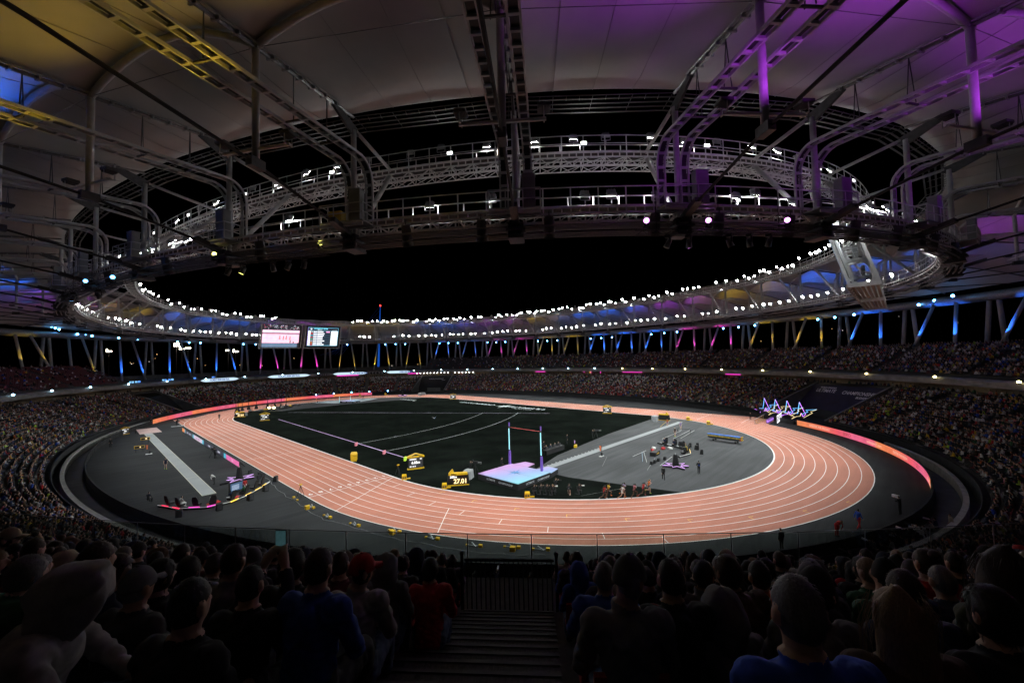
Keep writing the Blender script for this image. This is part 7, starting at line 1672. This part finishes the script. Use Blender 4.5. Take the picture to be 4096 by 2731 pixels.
# hurdles, sign and steward at the tunnel
for k in range(8):
    x = 37.2+1.22*k; y = -68.6
    t = thing('hurdle', 'pale hurdle standing in its lane on the straight chute', 'hurdle', (x, y, .02), 0, 'hurdles on the straight chute'); MB().box((0, 0, .98), (1.1, .03, .1)).build('top_bar', WHITE, t)
    for u in (-.5, .5): MB().box((u, 0, .5), (.04, .04, .95)).build('upright', YELLOW if k % 2 else GREY_STEEL, t); MB().box((u, -.3, .04), (.05, .7, .05)).build('foot', YELLOW if k % 2 else GREY_STEEL, t)
for k in range(7):
    t = thing('lane_box', 'violet glowing lane box in the row at the end of the chute', 'lane box', (39.5+1.0*k, -70.6, .02), .2, 'violet lane boxes at the chute'); MB().box((0, 0, .4), (.7, .5, .8)).build('case', mat('lane_box_case', (.2, .08, .35), .5), t); MB().box((0, .26, .45), (.5, .02, .5)).build('screen', glow('lane_box_glow', (.6, .25, 1.0), 1.2), t); MB().box((-.36, 0, .45), (.02, .36, .5)).build('screen', glow('lane_box_glow', (.6, .25, 1.0), 1.2), t)
sg_ = thing('led_sign', 'white led sign with dark lettering standing at the tunnel mouth', 'sign', (42.6, -72.3, 0), .05); MB().box((0, .08, 1.0), (7.2, .14, 1.9)).build('casing', BLACK, sg_); MB().box((0, -.0, 1.0), (7.0, .02, 1.7)).build('screen', glow('sign_white', (.95, .95, 1.0), 1.3), sg_); text('screen_lettering', 'SONY', 1.5, mat('sign_text', (.02, .02, .05), .5, 0, 0), sg_, (-1.6, -.03, 1.0), UPR, bold=.03); text('screen_lettering', 'IU150', 1.5, mat('sign_text', (.02, .02, .05)), sg_, (1.9, -.03, 1.0), UPR, sx=.7, bold=.03); [MB().box((u, .3, .04), (.1, .8, .08)).build('foot', BLACK, sg_) for u in (-3, 3)]
p = G(3269, 1706); t = person('stand', 'steward in orange high visibility suit standing behind the led board', (p[0], p[1]-2.2, -.0), heading(p, (0, 0)), SKINS[0], CLOTH['orange'], CLOTH['orange'], BK, H_['black'], None, 1.1); [MB().box((0, 0, z), (.44, .34, .05)).build('reflective_band', WHITE, t) for z in (1.05, 1.3)]
# people by the near barrier on the right
for x, y, kind, top, bot, lab, aim in ((-18.3, -89.2, 'walk', 'royal blue', 'red', 'runner in blue jacket and red shorts leaning over the near barrier', (-10, -95)), (-21.2, -87.9, 'stoop', 'red', 'red', 'athlete in red shorts stooping over the near barrier', (-24, -92)), (-11.7, -91.9, 'film', 'black', 'black', 'camera operator in black with bare calves standing by the near right barrier', (0, -70)), (-12.6, -95.2, 'stand', 'beige', 'beige', 'man in pale suit standing in the pit behind the near right barrier', (-20, -80))):
    t = person(kind, lab, (x, y, .02 if y > -93 else -.6), heading((x, y), aim), SKINS[1], CLOTH[top], CLOTH[bot], BK, H_['black'], None, 1.05)
    if kind == 'film': MB().box((.05, .3, 1.62), (.2, .5, .24)).build('shoulder_camera', mat('white_camera', (.6, .6, .6), .5), t)
# photographers in the pit below
PITN = ((-52.6, -60.5), (-51.4, -62.5), (-47.0, -69.6), (-45.8, -70.9), (-44.2, -72.6), (-40.8, -76.2), (-39.2, -77.4), (-27.6, -87.0), (-25.3, -88.6), (-23.0, -89.8), (-22.2, -90.5), (-19.5, -91.8), (-17.0, -92.6), (-15.8, -93.2), (-21.0, -91.0), (-18.4, -92.2), (-14.2, -93.9), (-13.0, -94.4), (-20.2, -91.4), (-16.4, -93.0))
for k, (x, y) in enumerate(PITN):
    s = float(np.linspace(0, PER, 2641)[np.argmin(((base(np.linspace(0, PER, 2641))[0]-(x, y))**2).sum(1))]); q = ov(s, -1.6, -.6); c = ('white', 'black', 'grey', 'navy', 'charcoal', 'white', 'pale grey')[k % 7]; kind = 'sit' if k % 3 else 'film'
    t = person(kind, 'photographer in %s %s in the pit behind the near barrier, %s' % (c, 'sitting' if kind == 'sit' else 'standing', 'below the gate' if 2 <= k <= 6 else ('toward the long jump' if k < 2 else 'toward the right stand')), tuple(q), heading(q, (0, -40)), SKINS[0], CLOTH[c], BK, BK, H_['black'], 'pit photographers in %s, %s' % (c, kind)); put_on(t, kind, 'short_hair', H_['brown'])
    MB().tube((0, .42, 1.1 if kind == 'sit' else 1.5), (0, .85, 1.1 if kind == 'sit' else 1.52), .05, .09, 10).build('camera_lens', WHITE if k % 2 else BLACK, t)
for k, (x, y) in enumerate(((-50.5, -61.8), (-48.8, -65.0), (-46.4, -68.4), (-44.0, -71.6), (-42.2, -74.0), (-29.0, -86.0), (-24.0, -89.4), (-18.2, -92.3))):
    s = float(np.linspace(0, PER, 2641)[np.argmin(((base(np.linspace(0, PER, 2641))[0]-(x, y))**2).sum(1))]); q = ov(s, -1.9, -.6); T3 = tan_(s)
    t = thing('pit_bench', 'yellow topped bench in the photographers pit behind the near barrier', 'bench', tuple(q), math.atan2(T3[1], T3[0]), 'benches in the photographers pit'); [MB().box((0, v, .46), (1.6, .1, .04)).build('slat', mat('bench_slat', (.55, .36, .08), .6, 0, .2, 3.0), t) for v in (-.14, 0, .14)]; [MB().box((u, 0, .22), (.06, .36, .44)).build('leg', GREY_STEEL, t) for u in (-.7, .7)]
# ================================================================ the near block of the upper tier
FW = unit(V(CF[0], CF[1], 0)); RT = unit(V(CR[0], CR[1], 0)); CAMH = math.atan2(-FW[0], FW[1])     # heading of the view
gp = G(2050, 2440, 10.75); _ss = np.linspace(0, PER, 5281); _bp, _bn, _bt = base(_ss)
S_AIS = float(_ss[np.argmin(((_bp+_bn*19.0-gp[:2])**2).sum(1))])
def sd_of(p):
    q = _bp; k = int(np.argmin(((q-np.asarray(p)[:2])**2).sum(1))); n_ = _bn[k]; return float(_ss[k]), float((np.asarray(p)[:2]-q[k])@n_)
M_TREAD = mat('ribbed_step_metal', (.06, .058, .056), .5, .3, .3, 30.0, bump=.4); M_NOSE = mat('step_nosing', (.07, .07, .068), .5, .3, .2, 8.0)
M_RIB2 = mat('tread_rib_metal', (.045, .044, .043), .55, .3, .2, 8.0)
ais = thing('aisle_stairs_near', 'dark ribbed metal stairs leading down the near aisle to the black gate', 'stairs', tuple(ov(S_AIS, 19, UZ0)))
ais.name = 'aisle_stairs'
n3, T3 = nrm(S_AIS), tan_(S_AIS); o3 = ov(S_AIS, 19, UZ0); ax = (T3, n3, V(0, 0, 1))
for i in range(20):
    d = 19.2+.4*i; z = UZ0+.38+.19*i + .012
    MB().box(ov(S_AIS, d+.2, z-.1)-o3, (1.86, .4, .2), ax=ax).build('step', M_TREAD, ais)
    MB().box(ov(S_AIS, d+.02, z+.006)-o3, (1.84, .045, .012), ax=ax).build('nosing', M_NOSE, ais)
    b = MB()
    for k in range(30): b.box(ov(S_AIS, d+.22, z+.004)-o3+T3*(-.87+1.74*k/29), (.022, .3, .008), ax=ax)
    b.build('tread_ribs', M_RIB2, ais)
gate = thing('gate', 'black barred steel gate closing the foot of the near aisle', 'gate', tuple(ov(S_AIS, 18.95, UZ0)))
o3 = ov(S_AIS, 18.95, UZ0)
for z in (.14, 1.28): MB().bar(-T3*.95+V(0, 0, z), T3*.95+V(0, 0, z), .05, .05).build('rail', BLACK, gate)
for k in range(19): MB().tube(T3*(-.9+1.8*k/18)+V(0, 0, .14), T3*(-.9+1.8*k/18)+V(0, 0, 1.28), .012, n=6).build('bar', BLACK, gate)
for sg in (-1, 1): MB().tube(T3*1.0*sg, T3*1.0*sg+V(0, 0, 1.38), .035, n=8).build('post', BLACK, gate); MB().ell(T3*1.0*sg+V(0, 0, 1.41), .05, 8, 6).build('knob', BLACK, gate)
# glass balustrade along the front
GLASS = bpy.data.materials.new('clear_glass'); GLASS.use_nodes = True; n = GLASS.node_tree; n.nodes.clear()
tr = n.nodes.new('ShaderNodeBsdfTransparent'); tr.inputs[0].default_value = (.78, .82, .80, 1); gl = n.nodes.new('ShaderNodeBsdfGlossy'); gl.inputs['Roughness'].default_value = .03; fr = n.nodes.new('ShaderNodeFresnel'); fr.inputs[0].default_value = 1.45
nz = n.nodes.new('ShaderNodeTexNoise'); nz.inputs['Scale'].default_value = 2.0; ml = n.nodes.new('ShaderNodeMath'); ml.operation = 'MULTIPLY'; ml.inputs[1].default_value = .5; n.links.new(fr.outputs[0], ml.inputs[0])
mx = n.nodes.new('ShaderNodeMixShader'); ou = n.nodes.new('ShaderNodeOutputMaterial'); n.links.new(ml.outputs[0], mx.inputs[0]); n.links.new(tr.outputs[0], mx.inputs[1]); n.links.new(gl.outputs[0], mx.inputs[2]); n.links.new(mx.outputs[0], ou.inputs['Surface'])
bal = thing('glass_balustrade', 'clear glass balustrade with thin steel posts along the front of the upper tier', 'balustrade')
sc_, dc_ = sd_of(CAM); f17 = PER/(PER+2*math.pi*17.2)
M_RAILTOP = mat('rail_dark', (.05, .05, .05), .4, .4, .1, 4.0)
for k in range(-22, 24):
    a, b_ = S_AIS+.35+1.62*f17*k, S_AIS+.35+1.62*f17*(k+1)
    pa, pb = ov(a, 17.22, 10.45), ov(b_, 17.22, 10.45); u = unit(pb-pa)
    MB().bar(pa+u*.03+V(0, 0, .6), pb-u*.03+V(0, 0, .6), .014, 1.2).build('glass_panel', GLASS, bal)
    MB().bar(pa, pa+V(0, 0, 1.24), .022, .02).build('post', mat('post_steel', (.25, .24, .23), .35, .6, .1, 3.0), bal)
    MB().bar(pa+V(0, 0, 1.235), pb+V(0, 0, 1.235), .03, .014).build('top_rail', M_RAILTOP, bal)
# spectators
COLN = {'black': 5, 'charcoal': 4, 'navy': 4, 'grey': 2, 'olive': 1.5, 'brown': 1.5, 'maroon': .8, 'denim': 1, 'green': .5, 'pale grey': .4, 'red': .3, 'blue': .4, 'beige': .3}
HEADS = [('short_hair', 'short %s hair', 34), ('bob_hair', 'bobbed %s hair', 14), ('long_hair', 'long %s hair', 12), ('bun_hair', '%s hair in a bun', 5), ('beanie', 'a %s beanie', 9), ('cap', 'a %s cap', 7), ('hood', 'the hood up', 8)]
ORD = ['front', 'second', 'third', 'fourth', 'fifth', 'sixth', 'seventh', 'eighth', 'ninth', 'tenth', 'eleventh']
rp = random.Random(21); npers = 0
def spectator(kind, pos, hd_, colr, bottom, head, hcol, label, group, scale, skin=0):
    t = person(kind, label, pos, hd_, SKINS[skin], CLOTH[colr], CLOTH[bottom], CLOTH['black'], HAIRS['black' if hcol not in HAIRS else hcol], group, scale)
    if head in ('hood', 'peaked_hood'): put_on(t, kind, head, CLOTH[colr])
    elif head in ('cap', 'beanie'): put_on(t, kind, head, CLOTH[hcol])
    elif head: put_on(t, kind, head, HAIRS[hcol])
    return t
taken = []
SPEC = [  # photo x, y of the crown, depth, pose, turn (deg to the right), clothes, head, colour, label
    (285, 2268, 1.95, 'near_slouch', 62, 'pale grey', 'peaked_hood', '', 'spectator in a pale grey hoodie with its big peaked hood up, turned toward the straight'),
    (3185, 2298, 1.45, 'near', 4, 'royal blue', 'short_hair', 'grey', 'man with cropped grey hair in a royal blue jacket'),
    (3575, 2340, 1.65, 'near', 8, 'brown', 'long_hair', 'fair', 'woman with long fair hair falling down her back'),
    (3965, 2344, 1.75, 'near', 0, 'black', 'bob_hair', 'black', 'dark haired spectator in black beside the fair haired woman'),
    (2680, 2232, 2.5, 'near', 0, 'black', 'short_hair', 'black', 'broad shouldered man with dark hair in black at the right edge of the aisle'),
    (2440, 2221, 4.4, 'near', 0, 'charcoal', 'short_hair', 'grey', 'man with cropped grey hair in a charcoal coat at the aisle edge'),
    (1447, 2212, 3.7, 'near_turn', 0, 'pale grey', 'cap', 'red', 'spectator in a pale grey hoodie and a red cap at the aisle edge'),
    (1543, 2217, 4.7, 'near', 0, 'grey', 'hood', '', 'spectator in a grey hoodie with the hood up by the aisle'),
    (1275, 2188, 2.6, 'near', 10, 'blue', 'short_hair', 'brown', 'man in a blue jacket with brown hair left of the aisle'),
    (1000, 2260, 2.55, 'near_phone', 0, 'black', 'short_hair', 'black', 'spectator in black holding up a phone to film the race'),
    (2890, 2357, 2.5, 'near', 0, 'grey', 'hood', '', 'spectator in a grey hooded top behind the broad shouldered man'),
    (3035, 2240, 3.6, 'near', 0, 'orange', 'short_hair', 'black', 'spectator with dark hair and a bright orange collar'),
    (3250, 2248, 3.0, 'near', -20, 'charcoal', 'cap', 'grey', 'spectator in a grey cap and charcoal jacket'),
    (2479, 2313, 3.6, 'near', 0, 'navy', 'short_hair', 'fair', 'fair haired child seated in front of a navy jacket'),
    (40, 2108, 5.6, 'near_turn', 20, 'brown', 'cap', 'beige', 'spectator in a tan cap near the end of the row'),
    (640, 2235, 2.9, 'near', 20, 'black', 'bob_hair', 'black', 'spectator in black with bobbed dark hair beside the phone holder'),
    (470, 2215, 3.4, 'near_turn', 30, 'navy', 'bob_hair', 'brown', 'spectator in navy with glasses looking along the straight'),
    (250, 2208, 4.2, 'near', 25, 'beige', 'hood', '', 'spectator with a tan hood up beyond the pale grey hoodie'),
    (1720, 2230, 5.2, 'near', 0, 'red', 'bob_hair', 'black', 'spectator in a red jacket with dark hair by the aisle'),
    (760, 2310, 2.1, 'near', 12, 'black', 'short_hair', 'black', 'large dark spectator in black in front of the phone holder')]
def put_special(sp):
    x, y, dist, kind, turn, c, head, hc, lab = sp
    top = Gd(x, y, dist); hz = HEADZ[kind]; s_, d_ = sd_of(top); row = max(0, min(UR-1, int((d_-UD0-.1)/UDP))); fl = UZ0+UZP*row
    crown = hz[2]+.128; sc2 = (top[2]-fl)/crown; sc2c = min(1.12, max(.72 if 'child' in lab else .9, sc2))
    hd_ = CAMH-R(turn); f = V(-math.sin(hd_), math.cos(hd_), 0); r_ = V(math.cos(hd_), math.sin(hd_), 0)
    base_z = top[2]-crown*sc2c
    pos = V(top[0], top[1], 0)-(f*hz[1]+r_*hz[0])*sc2c; pos[2] = base_z
    t = spectator(kind, tuple(pos), hd_, c, 'denim' if c in ('grey', 'pale grey', 'red') else 'black', head, hc, lab, None, sc2c)
    taken.append((x, dist, top)); print('spec', lab[:40], 'row', row, 'scale %.2f' % sc2, 'base-floor %.2f' % (base_z-fl))
    return t, pos, sc2c, hd_
for sp in SPEC:
    t, pos, s2, hd_ = put_special(sp)
    if 'phone to film' in sp[8]:
        ph = thing('phone', 'lit phone held up by a spectator filming the track', 'phone', tuple(pos+(V(-math.sin(hd_), math.cos(hd_), 0)*.45+V(0, 0, 1.36))*s2), hd_)
        MB().box((0, 0, 0), (.078, .009, .158)).build('case', BLACK, ph); MB().box((0, -.006, .0), (.07, .003, .146)).build('screen', mat('phone_picture', (.05, .08, .09), .2, 0, .5, 22.0, emit=(.05, .12, .13), es=.4), ph); MB().box((0, -.0075, -.055), (.014, .002, .014)).build('shutter_button', WHITE, ph)
    if 'orange collar' in sp[8]:
        MB().ell((0, -.02, 1.06), (.16, .15, .09), 14, 8).build('collar', CLOTH['orange'], t, smooth=True)
    if 'glasses' in sp[8]:
        g_ = MB(); g_.pipe([(-.02, .16, 1.25), (.06, .15, 1.25), (.1, .09, 1.25), (.09, .02, 1.25)], .004, 5); g_.build('glasses', GREY_STEEL, t)
near_seats = []
SGR = seat_geo().mesh('seat', RED_SEAT)
for j in range(0, 10):
    d0 = UD0+UDP*j; fl = UZ0+UZP*j; d = d0+.52; fs = PER/(PER+2*math.pi*d)
    for sg in (-1, 1):
        for k in range(0, 32):
            off = (1.23+.5*k)*sg; s = S_AIS+off*fs; p = ov(s, d, fl); rel = p-V(*CAM); dep_ = rel@CF
            if dep_ < .7 or np.hypot(rel[0], rel[1]) > 15.4: continue
            px = 2048+FPX*(rel@CR)/dep_
            if px < -120 or px > 4216: continue
            hd0 = math.atan2(-(-nrm(s)[0]), -nrm(s)[1])
            hp = p+V(0, 0, 1.2)
            if any(np.linalg.norm((tp-hp)[:2]) < .36 for _, _, tp in taken): continue
            if j >= 9: continue
            hx = 2048+FPX*((hp-V(*CAM))@CR)/((hp-V(*CAM))@CF)
            # keep the lines of sight to the singled-out spectators open
            if any(abs(hx-tx) < 150/td and dep_ < td-.25 for tx, td, _ in taken): pass
            if rp.random() < (.06 if k > 0 else .12):
                if k < 2: near_seats.append((p, s))
                continue
            if dep_ < 2.1 and any(abs(hx-tx) < 260 for tx, td, _ in taken if td > dep_): continue
            c = rp.choices(list(COLN), list(COLN.values()))[0]; hi = rp.choices(range(len(HEADS)), [h[2]*(0 if (h[0] == 'hood' and j > 5) else 1) for h in HEADS])[0]; head, htxt, _ = HEADS[hi]
            hc = rp.choice(['black', 'black', 'brown', 'brown', 'grey', 'fair']) if 'hair' in head else rp.choice(['black', 'navy', 'charcoal', 'grey'])
            kind = rp.choices(['near', 'near_slouch', 'near_turn'], [5, 3, 2])[0]; bt = rp.choice(['black', 'denim', 'charcoal', 'navy'])
            side = 'left' if sg < 0 else 'right'
            lab = 'spectator in %s with %s, %s row %s of the aisle' % (c, (htxt % hc) if '%s' in htxt else htxt, ORD[j], side)
            f = -nrm(s); pos = p + nrm(s)*.02
            spectator(kind, tuple(pos), math.atan2(-f[0], f[1])+rp.uniform(-.18, .18), c, bt, head, hc, lab, 'spectators: %s, %s, %s row %s' % (c, head.replace('_', ' '), ORD[j], side), rp.uniform(.92, 1.05), rp.choice([0, 0, 0, 1]))
            npers += 1
            if k < 1 or rp.random() < .02: near_seats.append((p, s))
print('front spectators', npers, 'near seats', len(near_seats))
for p, s in near_seats[:46]:
    side = 'left' if (s-S_AIS) < 0 else 'right'
    tag(link('stadium_seat', SGR, None, tuple(p-nrm(s)*.02), math.atan2(nrm(s)[0], -nrm(s)[1])), 'red plastic seat at the %s edge of the near aisle' % side, 'seat', 'red seats along the %s edge of the near aisle' % side)
